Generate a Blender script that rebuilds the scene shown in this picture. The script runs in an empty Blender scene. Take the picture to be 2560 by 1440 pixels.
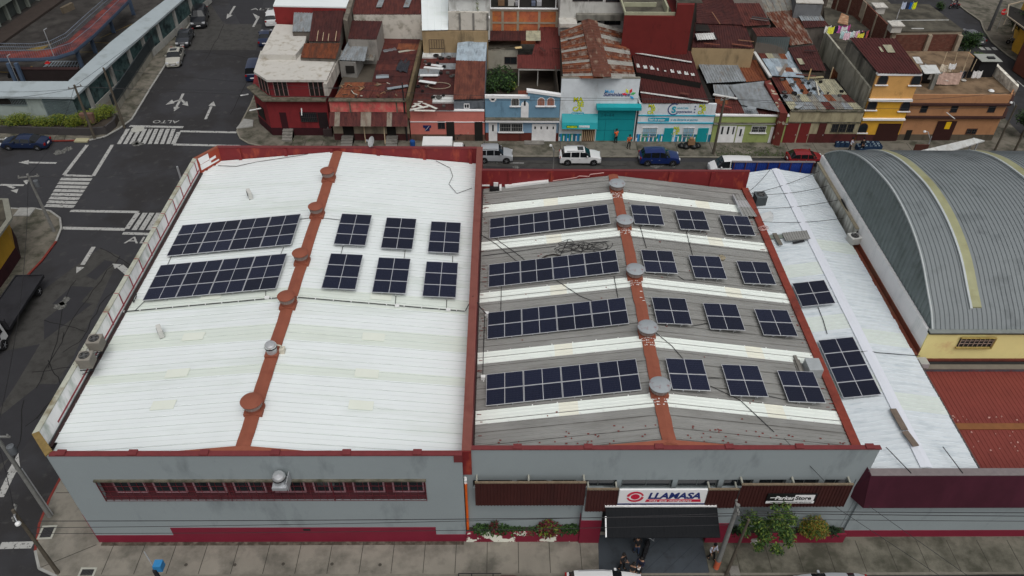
import bpy, math, random
import mathutils
from mathutils import Vector, Matrix
R = math.radians
random.seed(7)
scene = bpy.context.scene
col = scene.collection
# ------------------------------------------------------------------ camera
YAW, PIT, ROL, FPX, CH = R(1.0416), R(40.6528), R(0.7818), 1922.9, 45.0
cy, sy, cp, sp = math.cos(YAW), math.sin(YAW), math.cos(PIT), math.sin(PIT)
FW = Vector((sy*cp, cy*cp, -sp)); r0 = Vector((cy, -sy, 0)); u0 = r0.cross(FW)
RT = math.cos(ROL)*r0 + math.sin(ROL)*u0
UP = -math.sin(ROL)*r0 + math.cos(ROL)*u0
CAM = Vector((0, 0, CH))
def at(px, py, z=0.0, x=None, y=None):
    """survey helper: photo bearing -> the point of that bearing at a known height (or known wall plane)"""
    d = FW + RT*((px-1280)/FPX) - UP*((py-720)/FPX)
    if x is not None: t = x/d.x
    elif y is not None: t = y/d.y
    else: t = (z-CH)/d.z
    return CAM + d*t
cam = bpy.data.cameras.new('camera'); co = bpy.data.objects.new('camera', cam); col.objects.link(co)
cam.sensor_width = 36; cam.lens = FPX/2560*36; cam.clip_end = 2000; cam.clip_start = .5
co.matrix_world = Matrix((( RT.x, UP.x, -FW.x, 0), (RT.y, UP.y, -FW.y, 0), (RT.z, UP.z, -FW.z, CH), (0,0,0,1)))
scene.camera = co
# ------------------------------------------------------------------ light
w = bpy.data.worlds.new('World'); scene.world = w; w.use_nodes = True
nt = w.node_tree; bg = nt.nodes['Background']
sky = nt.nodes.new('ShaderNodeTexSky'); sky.sky_type = 'NISHITA'; sky.sun_disc = False
sky.sun_elevation = R(62); sky.sun_rotation = R(160); sky.air_density = 1.2; sky.dust_density = 6; sky.ozone_density = 1.0
hs = nt.nodes.new('ShaderNodeHueSaturation'); hs.inputs['Saturation'].default_value = .22
nt.links.new(sky.outputs[0], hs.inputs['Color']); nt.links.new(hs.outputs[0], bg.inputs['Color'])
bg.inputs['Strength'].default_value = .095
sd = bpy.data.lights.new('sun', 'SUN'); so = bpy.data.objects.new('sun', sd); col.objects.link(so)
sd.energy = .7; sd.angle = R(55); sd.color = (1, .98, .95)
el, az = R(62), R(160)
sdir = Vector((math.sin(az)*math.cos(el), math.cos(az)*math.cos(el), math.sin(el)))
so.rotation_euler = sdir.to_track_quat('Z', 'Y').to_euler(); so.location = (0, 0, 90)
vs = scene.view_settings; scene.display_settings.display_device = 'sRGB'
vs.view_transform = 'Standard'; vs.look = 'None'; vs.gamma = 1; vs.exposure = 0.0
# ------------------------------------------------------------------ colour
def lin(*rgb):
    return tuple(((v/255+.055)/1.055)**2.4 if v > 10 else v/255/12.92 for v in rgb)
def up(r, g, b, k=.95): return tuple(min(.86, v/k) for v in lin(r, g, b))     # albedo of a surface facing the sky
def wl(r, g, b, k=.5): return tuple(min(.86, v/k) for v in lin(r, g, b))     # albedo of an upright wall
MATS = {}
def mat(name, c=(.5,.5,.5), rough=.8, var=.18, scale=1.2, stain=None, stain_amt=.5, stain_scale=.6, stretch=(1,1,1),
        bump=0, bump_scale=20, metal=0, spec=.3, c2=None, c2_amt=.5, c2_scale=2.0, c2_str=(1,1,1), sharp=.12, fine=0):
    if name in MATS: return MATS[name]
    m = bpy.data.materials.new(name); m.use_nodes = True; t = m.node_tree; n = t.nodes; L = t.links.new
    b = n['Principled BSDF']; b.inputs['Roughness'].default_value = rough; b.inputs['Metallic'].default_value = metal
    b.inputs['Specular IOR Level'].default_value = spec
    tc = n.new('ShaderNodeTexCoord')
    def noise(sc, st=(1,1,1), det=5, off=0):
        mp = n.new('ShaderNodeMapping'); mp.inputs['Scale'].default_value = st; mp.inputs['Location'].default_value = (off, off*.7, off*1.3)
        L(tc.outputs['Object'], mp.inputs['Vector'])
        nz = n.new('ShaderNodeTexNoise'); nz.inputs['Scale'].default_value = sc; nz.inputs['Detail'].default_value = det
        nz.inputs['Roughness'].default_value = .62; L(mp.outputs[0], nz.inputs['Vector']); return nz.outputs['Fac']
    def rng(fac, a, bb, lo=0., hi=1.):
        r = n.new('ShaderNodeMapRange'); r.inputs['From Min'].default_value = a; r.inputs['From Max'].default_value = bb
        r.inputs['To Min'].default_value = lo; r.inputs['To Max'].default_value = hi; L(fac, r.inputs['Value']); return r.outputs[0]
    def mix(fac, A, B, bt='MIX'):
        x = n.new('ShaderNodeMix'); x.data_type = 'RGBA'; x.blend_type = bt
        if isinstance(fac, float): x.inputs['Factor'].default_value = fac
        else: L(fac, x.inputs['Factor'])
        for s, v in ((6, A), (7, B)):
            if isinstance(v, tuple): x.inputs[s].default_value = (*v, 1)
            else: L(v, x.inputs[s])
        return x.outputs[2]
    cur = tuple(c)
    if c2: cur = mix(rng(noise(c2_scale, c2_str, 4, 3.1), .5-sharp+(.5-c2_amt)*.5, .5+sharp+(.5-c2_amt)*.5), cur, tuple(c2))
    if var:
        f = rng(noise(scale, (1,1,1), 6), .25, .75, 1-var, 1+var)
        v = n.new('ShaderNodeCombineColor');
        for k in range(3): L(f, v.inputs[k])
        cur = mix(1.0, cur, v.outputs[0], 'MULTIPLY')
    if fine:
        f = rng(noise(26, (1,1,1), 2, 9), .3, .7, 1-fine, 1+fine)
        v = n.new('ShaderNodeCombineColor')
        for k in range(3): L(f, v.inputs[k])
        cur = mix(1.0, cur, v.outputs[0], 'MULTIPLY')
    if stain: cur = mix(rng(noise(stain_scale, stretch, 8, 7.7), .62-.3*stain_amt, .78-.2*stain_amt, 0, .85), cur, tuple(stain))
    if isinstance(cur, tuple): b.inputs['Base Color'].default_value = (*cur, 1)
    else: L(cur, b.inputs['Base Color'])
    if bump:
        bp = n.new('ShaderNodeBump'); bp.inputs['Strength'].default_value = bump; bp.inputs['Distance'].default_value = .02
        L(noise(bump_scale, (1,1,1), 3, 5), bp.inputs['Height']); L(bp.outputs[0], b.inputs['Normal'])
    MATS[name] = m; return m
# ------------------------------------------------------------------ objects
ORG = {}
def tag(o, label=None, cat=None, group=None, kind=None):
    if label: o['label'] = label
    if cat: o['category'] = cat
    if group: o['group'] = group
    if kind: o['kind'] = kind
    return o
def thing(name, label, cat, loc=(0,0,0), rot=None, group=None):
    o = bpy.data.objects.new(name, None); col.objects.link(o); o.location = loc; o.empty_display_size = .2
    if rot is not None:
        if isinstance(rot, (int, float)): o.rotation_euler = (0, 0, rot)
        else: o.rotation_euler = rot
    ORG[o.name] = Vector(loc) if rot is None else Vector((0,0,0))
    return tag(o, label, cat, group)
def dup(root):
    r = root.copy(); col.objects.link(r); ORG[r.name] = Vector((0,0,0))
    for ch in root.children:
        c = ch.copy(); col.objects.link(c); c.parent = r
        for g in ch.children:
            d = g.copy(); col.objects.link(d); d.parent = c
    return r
class MB:
    def __init__(s): s.v = []; s.f = []; s.m = []; s.k = 0
    def mat(s, k): s.k = k; return s
    def face(s, pts):
        i = len(s.v); s.v += [Vector(p) for p in pts]; s.f.append(tuple(range(i, i+len(pts)))); s.m.append(s.k); return s
    def grid(s, rows, closed=False):
        i = len(s.v); n = len(rows[0])
        for r in rows: s.v += [Vector(p) for p in r]
        for a in range(len(rows)-1):
            for b in range(n if closed else n-1):
                c = (b+1) % n
                s.f.append((i+a*n+b, i+a*n+c, i+(a+1)*n+c, i+(a+1)*n+b)); s.m.append(s.k)
        return s
    def box(s, x0, y0, z0, x1, y1, z1):
        return s.hexa([(x0,y0,z0),(x1,y0,z0),(x1,y1,z0),(x0,y1,z0)], [(x0,y0,z1),(x1,y0,z1),(x1,y1,z1),(x0,y1,z1)])
    def hexa(s, lo, hi):
        i = len(s.v); n = len(lo); s.v += [Vector(p) for p in lo] + [Vector(p) for p in hi]
        fs = [tuple(i+k for k in reversed(range(n))), tuple(i+n+k for k in range(n))]
        fs += [(i+k, i+(k+1) % n, i+n+(k+1) % n, i+n+k) for k in range(n)]
        s.f += fs; s.m += [s.k]*len(fs); return s
    def prism(s, poly, z0, z1):
        return s.hexa([(p[0], p[1], z0) for p in poly], [(p[0], p[1], z1) for p in poly])
    def slab(s, pts, t):            # polygon pts given thickness t downwards
        return s.hexa([(p[0], p[1], p[2]-t) for p in pts], [tuple(p) for p in pts])
    def beam(s, a, b, w, h=None, upv=(0,0,1)):
        h = h or w; a = Vector(a); b = Vector(b); d = (b-a).normalized(); u = Vector(upv)
        if abs(d.dot(u)) > .98: u = Vector((1,0,0))
        sx = d.cross(u).normalized()*w/2; sz = sx.cross(d).normalized()*h/2
        q = lambda c: [c-sx-sz, c+sx-sz, c+sx+sz, c-sx+sz]
        return s.hexa(q(a), q(b))
    def tube(s, pts, r, n=6, r1=None):
        pts = [Vector(p) for p in pts]; rows = []
        for k, p in enumerate(pts):
            d = (pts[min(k+1, len(pts)-1)] - pts[max(k-1, 0)]).normalized()
            u = Vector((0,0,1)) if abs(d.z) < .9 else Vector((1,0,0))
            a = d.cross(u).normalized(); b = a.cross(d)
            rr = r if r1 is None else r+(r1-r)*k/(len(pts)-1)
            rows.append([p + a*math.cos(6.2832*j/n)*rr + b*math.sin(6.2832*j/n)*rr for j in range(n)])
        s.grid(rows, True); s.face(list(reversed(rows[0]))); s.face(rows[-1]); return s
    def lathe(s, c, prof, n=20, axis='Z', cap=True):
        c = Vector(c); rows = []
        def pt(r, h, a):
            x, y = r*math.cos(a), r*math.sin(a)
            if axis == 'Z': return c+Vector((x, y, h))
            if axis == 'Y': return c+Vector((x, h, y))
            return c+Vector((h, x, y))
        for r, h in prof: rows.append([pt(r, h, 6.28318*j/n) for j in range(n)])
        if axis == 'Y': rows = rows[::-1]
        s.grid(rows, True)
        if cap: s.face(list(reversed(rows[0]))); s.face(rows[-1])
        return s
    def corr(s, A, B, C, D, pitch=.25, amp=.03, kind='trap', lift=0):
        """ribbed sheet: ribs run A->D, repeat along A->B"""
        A, B, C, D = map(Vector, (A, B, C, D)); L = (B-A).length; n = max(1, round(L/pitch))
        nm = (B-A).cross(D-A).normalized()
        if nm.z < 0: nm = -nm
        prof = {'trap': [(0,0),(.62,0),(.7,1),(.92,1)], 'sine': [(k/6, .5-.5*math.cos(6.2832*k/6)) for k in range(6)], 'seam': [(0,0),(.9,0),(.92,1),(.98,1)]}[kind]
        lo, hi = [], []
        for i in range(n):
            for t, h in prof:
                q = (i+t)/n; lo.append(A.lerp(B, q)+nm*(amp*h+lift)); hi.append(D.lerp(C, q)+nm*(amp*h+lift))
        lo.append(B+nm*lift); hi.append(C+nm*lift)
        fl = (B-A).cross(D-A).dot(nm) < 0
        return s.grid([hi, lo] if not fl else [lo, hi])
    def build(s, name, mats, parent=None, smooth=False, local=False, org=None, label=None, bevel=0, cat=None, group=None, kind=None):
        if not isinstance(mats, (list, tuple)): mats = [mats]
        me = bpy.data.meshes.new(name); o = bpy.data.objects.new(name, me); col.objects.link(o)
        if parent is not None: o.parent = parent; og = ORG[parent.name]
        elif local: og = Vector((0,0,0))
        else:
            xs = [p.x for p in s.v]; ys = [p.y for p in s.v]; zs = [p.z for p in s.v]
            og = Vector(((min(xs)+max(xs))/2, (min(ys)+max(ys))/2, min(zs))) if org is None else Vector(org)
            o.location = og
        ORG[o.name] = og
        me.from_pydata([p-og for p in s.v], [], s.f)
        for m in mats: me.materials.append(m)
        me.polygons.foreach_set('material_index', [min(k, len(mats)-1) for k in s.m])
        if smooth:
            me.polygons.foreach_set('use_smooth', [True]*len(me.polygons))
        me.update(); me.validate()
        if smooth:
            try: me.set_sharp_from_angle(angle=R(38))
            except Exception: pass
        if bevel:
            bm_ = o.modifiers.new('bevel', 'BEVEL'); bm_.width = bevel; bm_.segments = 2; bm_.limit_method = 'ANGLE'
        return tag(o, label, cat, group, kind)
def text(s, size, origin, xdir, ydir, name, m, parent, depth=.01, align='LEFT', shear=0, bold=0, sx=1.0, zlift=0.0, local=False):
    cu = bpy.data.curves.new('tx', 'FONT'); cu.body = s; cu.size = size; cu.extrude = depth; cu.align_x = align; cu.shear = shear; cu.offset = bold
    cu.resolution_u = 3
    ob = bpy.data.objects.new('tx', cu); col.objects.link(ob)
    dg = bpy.context.evaluated_depsgraph_get(); me = bpy.data.meshes.new_from_object(ob.evaluated_get(dg))
    bpy.data.objects.remove(ob)
    X = Vector(xdir).normalized(); Y = Vector(ydir).normalized(); Z = X.cross(Y)
    M = Matrix(((X.x*sx, Y.x, Z.x, 0), (X.y*sx, Y.y, Z.y, 0), (X.z*sx, Y.z, Z.z, 0), (0,0,0,1)))
    og = ORG[parent.name] if parent is not None and not local else Vector((0,0,0))
    M = Matrix.Translation(Vector(origin)-og+Z*zlift) @ M
    me.transform(M); me.name = name; me.materials.clear(); me.materials.append(m)
    o = bpy.data.objects.new(name, me); col.objects.link(o)
    if parent is not None: o.parent = parent
    ORG[o.name] = og
    return o
def wavy(a, b, sag=.5, n=14):
    a = Vector(a); b = Vector(b); return [a.lerp(b, k/n)-Vector((0,0,4*sag*(k/n)*(1-k/n))) for k in range(n+1)]
# ------------------------------------------------------------------ common materials
M_white = mat('white_metal_roof', up(226,232,232), .45, .035, .25, stain=up(206,215,208), stain_amt=.3, stain_scale=.35, stretch=(.25,1.6,1))
M_yel = mat('translucent_sheet', up(222,222,200), .5, .06, .6)
M_gwall = mat('grey_painted_wall', wl(109,116,118), .75, .05, .25, stain=wl(84,90,92), stain_amt=.2, stain_scale=.5, stretch=(1,1,.35), fine=.05)
M_mar = mat('maroon_band_paint', wl(92,22,38), .6, .1, .6)
M_rpar = mat('red_parapet_paint', wl(88,26,28), .6, .16, .7, stain=wl(130,58,40), stain_amt=.25, stain_scale=1.1, stretch=(1,1,.4))
M_cop = mat('coping_pink_red', up(112,50,52), .7, .14, 2)
M_orr = mat('orange_red_sealant', up(138,80,62), .8, .1, 1.5, stain=up(118,60,48), stain_amt=.2)
M_orr2 = mat('orange_red_sealant_wall', wl(112,46,32), .75, .12, 1.5)
M_blk = mat('black_plastic', (.015,.015,.017), .5, .1)
M_gal = mat('galvanised_metal', (.5,.52,.54), .4, .12, 3, metal=.4)
M_dk = mat('dark_recess', (.02,.02,.022), .8, .2)
M_glass = mat('dark_glass', (.02,.024,.028), .08, .1, 2, spec=.6)
M_wp = mat('white_paint', (.78,.79,.78), .5, .06, 3)
M_conc = mat('concrete', (.22,.21,.19), .9, .2, .8, stain=(.10,.095,.085), stain_amt=.6, stain_scale=.9, fine=.1)
# ================================================================== left warehouse
XL, XC, YF, YB = -27.3, -2.25, 27.2, 61.6
XR = -14.9                                  # ridge line
PZ = 9.0
def zL(x, y):                               # roof height of the left warehouse
    zr = 8.95-.3*(y-27.4)/34; ze = 7.55-.1*(y-27.4)/34
    return zr-(zr-ze)*abs(x-XR)/12.4
def onroof(px, py, f, h=0.0):
    z = 8.0
    for _ in range(12):
        p = at(px, py, z); z = f(p.x, p.y)+h
    return at(px, py, z)
hl = thing('warehouse', 'grey corner warehouse with a white ribbed metal roof and maroon base band', 'warehouse', (XL, YF, 0))
foot = [(-25.85, 27.2), (XC, 27.2), (XC, 61.6), (-25.8, 61.6), (XL, 59.4), (XL, 28.7)]
m = MB()                                    # outer walls + parapet, 0.22 thick, window recess left open in the front
T = .22
def wallseg(m, a, b, z0, z1, t=T):
    a = Vector((*a, 0)); b = Vector((*b, 0)); d = (b-a).normalized(); n = Vector((-d.y, d.x, 0))*t
    m.hexa([(a.x,a.y,z0),(b.x,b.y,z0),(b.x+n.x,b.y+n.y,z0),(a.x+n.x,a.y+n.y,z0)], [(a.x,a.y,z1),(b.x,b.y,z1),(b.x+n.x,b.y+n.y,z1),(a.x+n.x,a.y+n.y,z1)])
WX0, WX1, WZ0, WZ1 = -23.9, -4.5, 4.62, 6.6     # window band
a, b = foot[0], foot[1]
wallseg(m, a, b, 0, WZ0); wallseg(m, a, b, WZ1, PZ); wallseg(m, a, (WX0, 27.2), WZ0, WZ1); wallseg(m, (WX1, 27.2), b, WZ0, WZ1)
wallseg(m, foot[5], foot[0], 0, PZ)
m.build('wall', M_gwall, hl)
m = MB(); wallseg(m, foot[4], foot[5], 0, PZ-.02); m.build('side_wall', M_gwall, hl)
m = MB(); wallseg(m, foot[2], foot[3], 0, PZ, .25); 
for k in range(6): x = -24+k*4.2; m.box(x, 61.2, 7.3, x+.3, 61.36, PZ-.04)
m.build('rear_parapet', M_rpar, hl)
m = MB(); wallseg(m, foot[3], foot[4], 0, PZ, .25); m.build('corner_parapet', M_orr2, hl)
# patch of bare white on the corner parapet
d = (Vector((*foot[4],0))-Vector((*foot[3],0))); L_ = d.length; d.normalize(); nn = Vector((-d.y, d.x, 0))*.256
def cp_(u, z): return Vector((foot[3][0], foot[3][1], z))+d*u+nn
m = MB()
m.face([cp_(1.3,8.97), cp_(1.3,8.35), cp_(L_-.35,8.3), cp_(L_-.25,8.97)][::-1]); m.face([cp_(.6,8.45), cp_(.6,8.2), cp_(1.3,8.15), cp_(1.3,8.4)]); m.face([cp_(.35,7.95), cp_(.35,7.8), cp_(L_-.3,7.75),cp_(L_-.3,8.28), cp_(1.2,8.3), cp_(1.2,7.95)])
m.build('paint_patch', mat('flaking_white', wl(190,198,194), .8, .08), hl)
# side parapet inner cladding: white panels with red joints
m = MB(); m2 = MB()
Mwp_in = mat('weathered_white_panel', wl(178,186,182), .8, .1, .8, stain=wl(120,128,120), stain_amt=.45, stain_scale=1.2, stretch=(1,1,.3))
m.box(XL+.225, 28.8, 7.72, XL+.27, 59.3, PZ-.04)
for k in range(11):
    y = 39.2+k*1.95; m2.box(XL+.272, y, 7.85, XL+.31, y+.09, PZ-.02); m2.hexa([(XL-.02,y,PZ+.071),(XL+.3,y,PZ+.071),(XL+.3,y+.06,PZ+.071),(XL-.02,y+.06,PZ+.071)], [(XL-.02,y,PZ+.085),(XL+.3,y,PZ+.085),(XL+.3,y+.06,PZ+.085),(XL-.02,y+.06,PZ+.085)])
m2.box(XL+.272, 30.5, 7.9, XL+.3, 59.2, 8.02)
m.build('parapet_lining', Mwp_in, hl); m2.build('red_joint', mat('red_joint_paint', wl(104,36,44), .7, .15), hl)
m = MB()                                     # copings
m.k = 0; m.box(-25.7, YF-.05, PZ, XC+.02, YF+.3, PZ+.06)
for k in range(6): m.box(-25.3+k*4.05, YF-.04, PZ+.061, -24.8+k*4.05, YF+.34, PZ+.15)
m.box(-25.8, 61.3, PZ, XC, 61.65, PZ+.06)
m.k = 1; m.box(XL-.04, 28.7, PZ, XL+.29, 59.4, PZ+.07)
m.k = 2; m.hexa([(-27.34,28.7,PZ-.01),(-25.86,27.13,PZ-.01),(-25.6,27.5,PZ-.01),(-27.0,28.9,PZ-.01)], [(-27.34,28.7,PZ+.09),(-25.86,27.13,PZ+.09),(-25.6,27.5,PZ+.09),(-27.0,28.9,PZ+.09)])
m.k = 3; m.hexa([(-25.8,61.63,PZ),(-27.32,59.4,PZ),(-27.05,59.3,PZ),(-25.7,61.3,PZ)], [(-25.8,61.63,PZ+.08),(-27.32,59.4,PZ+.08),(-27.05,59.3,PZ+.08),(-25.7,61.3,PZ+.08)])
m.build('coping', [M_cop, mat('lichen_coping', up(176,178,165), .9, .2, 3, stain=up(110,95,60), stain_amt=.45, stain_scale=.7), mat('ochre_lichen', up(128,108,66), .9, .25, 4), M_orr], hl)
# maroon base band (stepped)
m = MB()
m.box(-25.86, YF-.03, 0, XC, YF-.002, .78); m.box(-20.9, YF-.031, .781, -4.15, YF-.002, 1.62)
m.box(-25.86, YF-.032, 0, -25.86+.05, YF-.002, .78)
m.hexa([(-27.33,28.7,0),(-25.87,27.17,0),(-25.85,27.19,0),(-27.31,28.72,0)], [(-27.33,28.7,.78),(-25.87,27.17,.78),(-25.85,27.19,.78),(-27.31,28.72,.78)])
m.build('base_band', M_mar, hl)
m = MB(); m.box(-12.55, YF-.05, 1.3, -12.1, YF-.032, 1.5); m.build('meter_cover', M_dk, hl)
# window band: recess box, frames and panes, grille
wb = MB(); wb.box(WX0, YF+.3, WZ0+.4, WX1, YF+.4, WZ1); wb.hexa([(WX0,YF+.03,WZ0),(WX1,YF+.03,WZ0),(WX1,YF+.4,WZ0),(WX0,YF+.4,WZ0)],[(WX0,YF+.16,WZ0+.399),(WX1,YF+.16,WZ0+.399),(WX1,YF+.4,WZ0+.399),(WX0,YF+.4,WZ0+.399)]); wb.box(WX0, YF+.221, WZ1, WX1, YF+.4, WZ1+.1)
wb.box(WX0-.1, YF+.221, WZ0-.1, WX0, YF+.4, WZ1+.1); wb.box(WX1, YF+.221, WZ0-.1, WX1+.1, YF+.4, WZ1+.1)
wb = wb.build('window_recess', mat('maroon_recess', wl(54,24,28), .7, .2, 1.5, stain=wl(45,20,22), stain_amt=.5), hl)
for k in range(8):
    x = WX0+.7+k*2.38; f = MB()
    for (a0, b0, a1, b1) in ((x, 5.08, x+1.9, 5.17), (x, 6.2, x+1.9, 6.27), (x, 5.17, x+.09, 6.2), (x+1.81, 5.17, x+1.9, 6.2), (x+.92, 5.17, x+1.0, 6.2)): f.box(a0, YF+.22, b0, a1, YF+.299, b1)
    f = f.build('window', mat('pinkish_frame', wl(118,92,97), .5, .1), hl)
    g = MB(); g.box(x+.09, YF+.27, 5.17, x+.92, YF+.298, 6.2); g.box(x+1.0, YF+.27, 5.17, x+1.81, YF+.298, 6.2); g.build('pane', M_glass, f)
g = MB(); Y0 = YF-.05
for k in range(43): x = WX0+.03+k*(WX1-WX0-.06)/42; g.box(x-.01, Y0, WZ0, x+.01, Y0+.02, WZ1)
for z in (WZ0+.02, WZ0+.5, WZ0+1.0, WZ0+1.5, WZ1-.03): g.box(WX0, Y0-.02, z-.015, WX1, Y0-.001, z+.015)
for x in (WX0, -16.3, -10.1, WX1-.03): g.box(x, Y0-.04, WZ0, x+.04, Y0-.021, WZ1)
g.build('grille', mat('maroon_grille', wl(72,24,30), .5, .1), hl)
g = MB(); g.box(WX0-.05, YF-.14, WZ1+.02, WX1+.05, YF-.002, WZ1+.14); g.build('window_hood', mat('mossy_ledge', up(105,100,88), .95, .3, 3, stain=up(50,55,38), stain_amt=.6, stain_scale=1.5), hl)
# roof
m = MB(); yA, yB = YF+.5, 61.3; xe = XC-.1
for sgn, xe_ in ((-1, XL+.3), (1, xe)):
    N = 44; pitch = (yB-yA)/N
    for k in range(N):
        y0 = yA+k*pitch; y1 = y0+pitch; v = (61.3-y0)
        # bands of slightly creamier translucent sheets
        band = any(abs(y0-b) < .8 for b in (33.6, 37.0, 41.3))
        m.k = 1 if band and (k % 4 != 3) else 0
        xa = XR; xb = xe_
        if y1 > 59.4 and sgn < 0: xb = max(xe_, -27.0+(y0-59.4)*.68+.2)
        if y0 < 28.8 and sgn < 0: xb = max(xe_, -27.0+(28.9-y0)*.95)
        m.corr((xa, y0, zL(xa, y0)), (xa, y1, zL(xa, y1)), (xb, y1, zL(xb, y1)), (xb, y0, zL(xb, y0)), pitch, .035, 'seam')
        m.k = 3; e = y0+pitch*.86; m.face([(xa, e, zL(xa, e)+.006), (xa, e+.03, zL(xa, e)+.006), (xb, e+.03, zL(xb, e)+.006), (xb, e, zL(xb, e)+.006)]); e = y0+pitch*.4; m.face([(xa, e, zL(xa, e)+.006), (xa, e+.012, zL(xa, e)+.006), (xb, e+.012, zL(xb, e)+.006), (xb, e, zL(xb, e)+.006)])  # thin lap lines: dirt, with the overlap shadow put into the colour
m.k = 2
for sgn in (-1, 1):
    for y in (31.2, 33.9, 37.3, 41.5): 
        x = XR+sgn*(6.2 if sgn > 0 else 6.0); m.slab([(x-.75, y, zL(x-.75, y)+.06), (x+.75, y, zL(x+.75, y)+.06), (x+.75, y+.74, zL(x+.75, y+.74)+.06), (x-.75, y+.74, zL(x-.75, y+.74)+.06)], .01)
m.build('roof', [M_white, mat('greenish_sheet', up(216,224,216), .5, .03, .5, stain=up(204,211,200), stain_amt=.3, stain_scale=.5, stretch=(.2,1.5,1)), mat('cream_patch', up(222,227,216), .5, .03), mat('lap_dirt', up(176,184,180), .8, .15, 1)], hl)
m = MB()
def strip(m, f, xr, w, y0, y1, n=40, lift=.09, thick=.03, jag=.02):
    rows = []
    for k in range(n+1):
        y = y0+(y1-y0)*k/n; j = random.uniform(-jag, jag)
        rows.append([(xr-w/2+j, y, f(xr-w/2, y)+.05), (xr-w/2+j, y, f(xr-w/2, y)+lift), (xr, y, f(xr, y)+lift+thick), (xr+w/2+j, y, f(xr+w/2, y)+lift), (xr+w/2+j, y, f(xr+w/2, y)+.05)])
    m.grid(rows)
strip(m, zL, XR, .85, 27.5, 61.3)
m.face([(XR-4.2, 27.47, 9.02), (XR-.4, 27.8, 9.1), (XR+.4, 27.8, 9.1), (XR+4.2, 27.47, 9.02)])
m.build('ridge_flashing', M_orr, hl)
# shadow gutter at side parapet
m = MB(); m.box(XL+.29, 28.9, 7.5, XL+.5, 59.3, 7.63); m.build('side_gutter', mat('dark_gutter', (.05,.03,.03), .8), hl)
def vent(px, py, f, r, label, group='round ventilators along the white roof ridge', kind='orange', zc=1.0):
    p = onroof(px, py, f, zc); x, y = XR_now, p.y; z = f(x, y)
    t = thing('roof_ventilator', label, 'ventilator', (x, y, z), group=group)
    cm = {'orange': M_orr, 'grey': mat('grey_disc_cap', up(150,156,160), .6, .08, 2, stain=up(122,60,58), stain_amt=.18, stain_scale=2.6)}[kind]
    b = MB(); b.box(x-.55, y-.45, z-.15, x+.55, y+.45, z+.18); b.lathe((x, y, z+.18), [(.42, 0), (.42, zc-.35)], 18); b.build('base', M_orr, t)
    d = MB(); d.lathe((x, y, z+zc-.2), [(r*.7, -.34), (r*.8, -.28), (r*.8, .03)], 22)
    for k in range(22):
        a = k*6.2832/22; d.box(x+math.cos(a)*r*.83-.02, y+math.sin(a)*r*.83-.02, z+zc-.46, x+math.cos(a)*r*.83+.02, y+math.sin(a)*r*.83+.02, z+zc-.1)
    d.build('louvre', mat('vent_louvre', (.28,.22,.2), .7, .2, 5), t)
    c = MB(); c.lathe((x, y, z+zc-.06), [(r, -.05), (r*1.02, 0), (r*.9, .05), (r*.45, .12), (.02, .15)], 26); c.build('cap', cm, t, smooth=True)
    return t
XR_now = XR
ords = ['nearest to the rear parapet', 'second from the rear parapet', 'third from the rear parapet', 'fourth from the rear, at the black conduit', 'nearest to the street front']
for (px, py), o_ in zip([(824,425),(795,514),(754,630),(722,738),(634,1000)], ords):
    vent(px, py, zL, .6 if py < 900 else .66, 'rust-orange ventilator on the white roof ridge, '+o_)
def exhaust(x, y, z, label, wall=False):
    t = thing('exhaust_fan', label, 'exhaust fan', (x, y, z))
    b = MB(); b.box(x-.42, y-.42, z, x+.42, y+.42, z+.25)
    if not wall: b.build('curb', M_orr, t)
    else:
        b.box(x+.42, y-.3, z-.2, x+.47, y+.5, z+.6); b.build('mounting_box', M_gal, t)
    b = MB(); b.lathe((x, y, z+.25), [(.34, 0), (.34, .3), (.38, .34), (.38, .42)], 20); b.build('drum', M_gal, t, smooth=True)
    b = MB(); b.lathe((x, y, z+.66), [(.37, 0), (.40, .02), (.40, .12)], 22); b.build('band', M_blk, t)
    b = MB(); b.lathe((x, y, z+.78), [(.39, 0), (.38, .1), (.3, .2), (.02, .26)], 22); b.build('hood', mat('bright_aluminium', (.75,.76,.77), .25, .05, metal=.7), t, smooth=True)
    return t
p = onroof(685, 878, zL, .3); exhaust(XR, p.y, zL(XR, p.y), 'silver mushroom exhaust fan on the white roof ridge beside a small white box')
exhaust(-10.62 if False else at(698, 1195, y=YF-.55).x, YF-.55, at(698, 1212, y=YF-.55).z, 'silver mushroom exhaust fan bracketed to the grey front wall above the grille', True)
b = MB(); p = onroof(705, 872, zL, .3); b.box(p.x-.16, p.y-.2, p.z-.35, p.x+.16, p.y+.2, p.z+.05); b.tube([(p.x, p.y, p.z+.05), (p.x-.05, p.y, p.z+.3), (p.x-.25, p.y, p.z+.35)], .05); b.build('switch_box', mat('cream_box', up(205,200,185), .6), cat='box', label='small cream electrical box next to the silver fan on the ridge')
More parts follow.
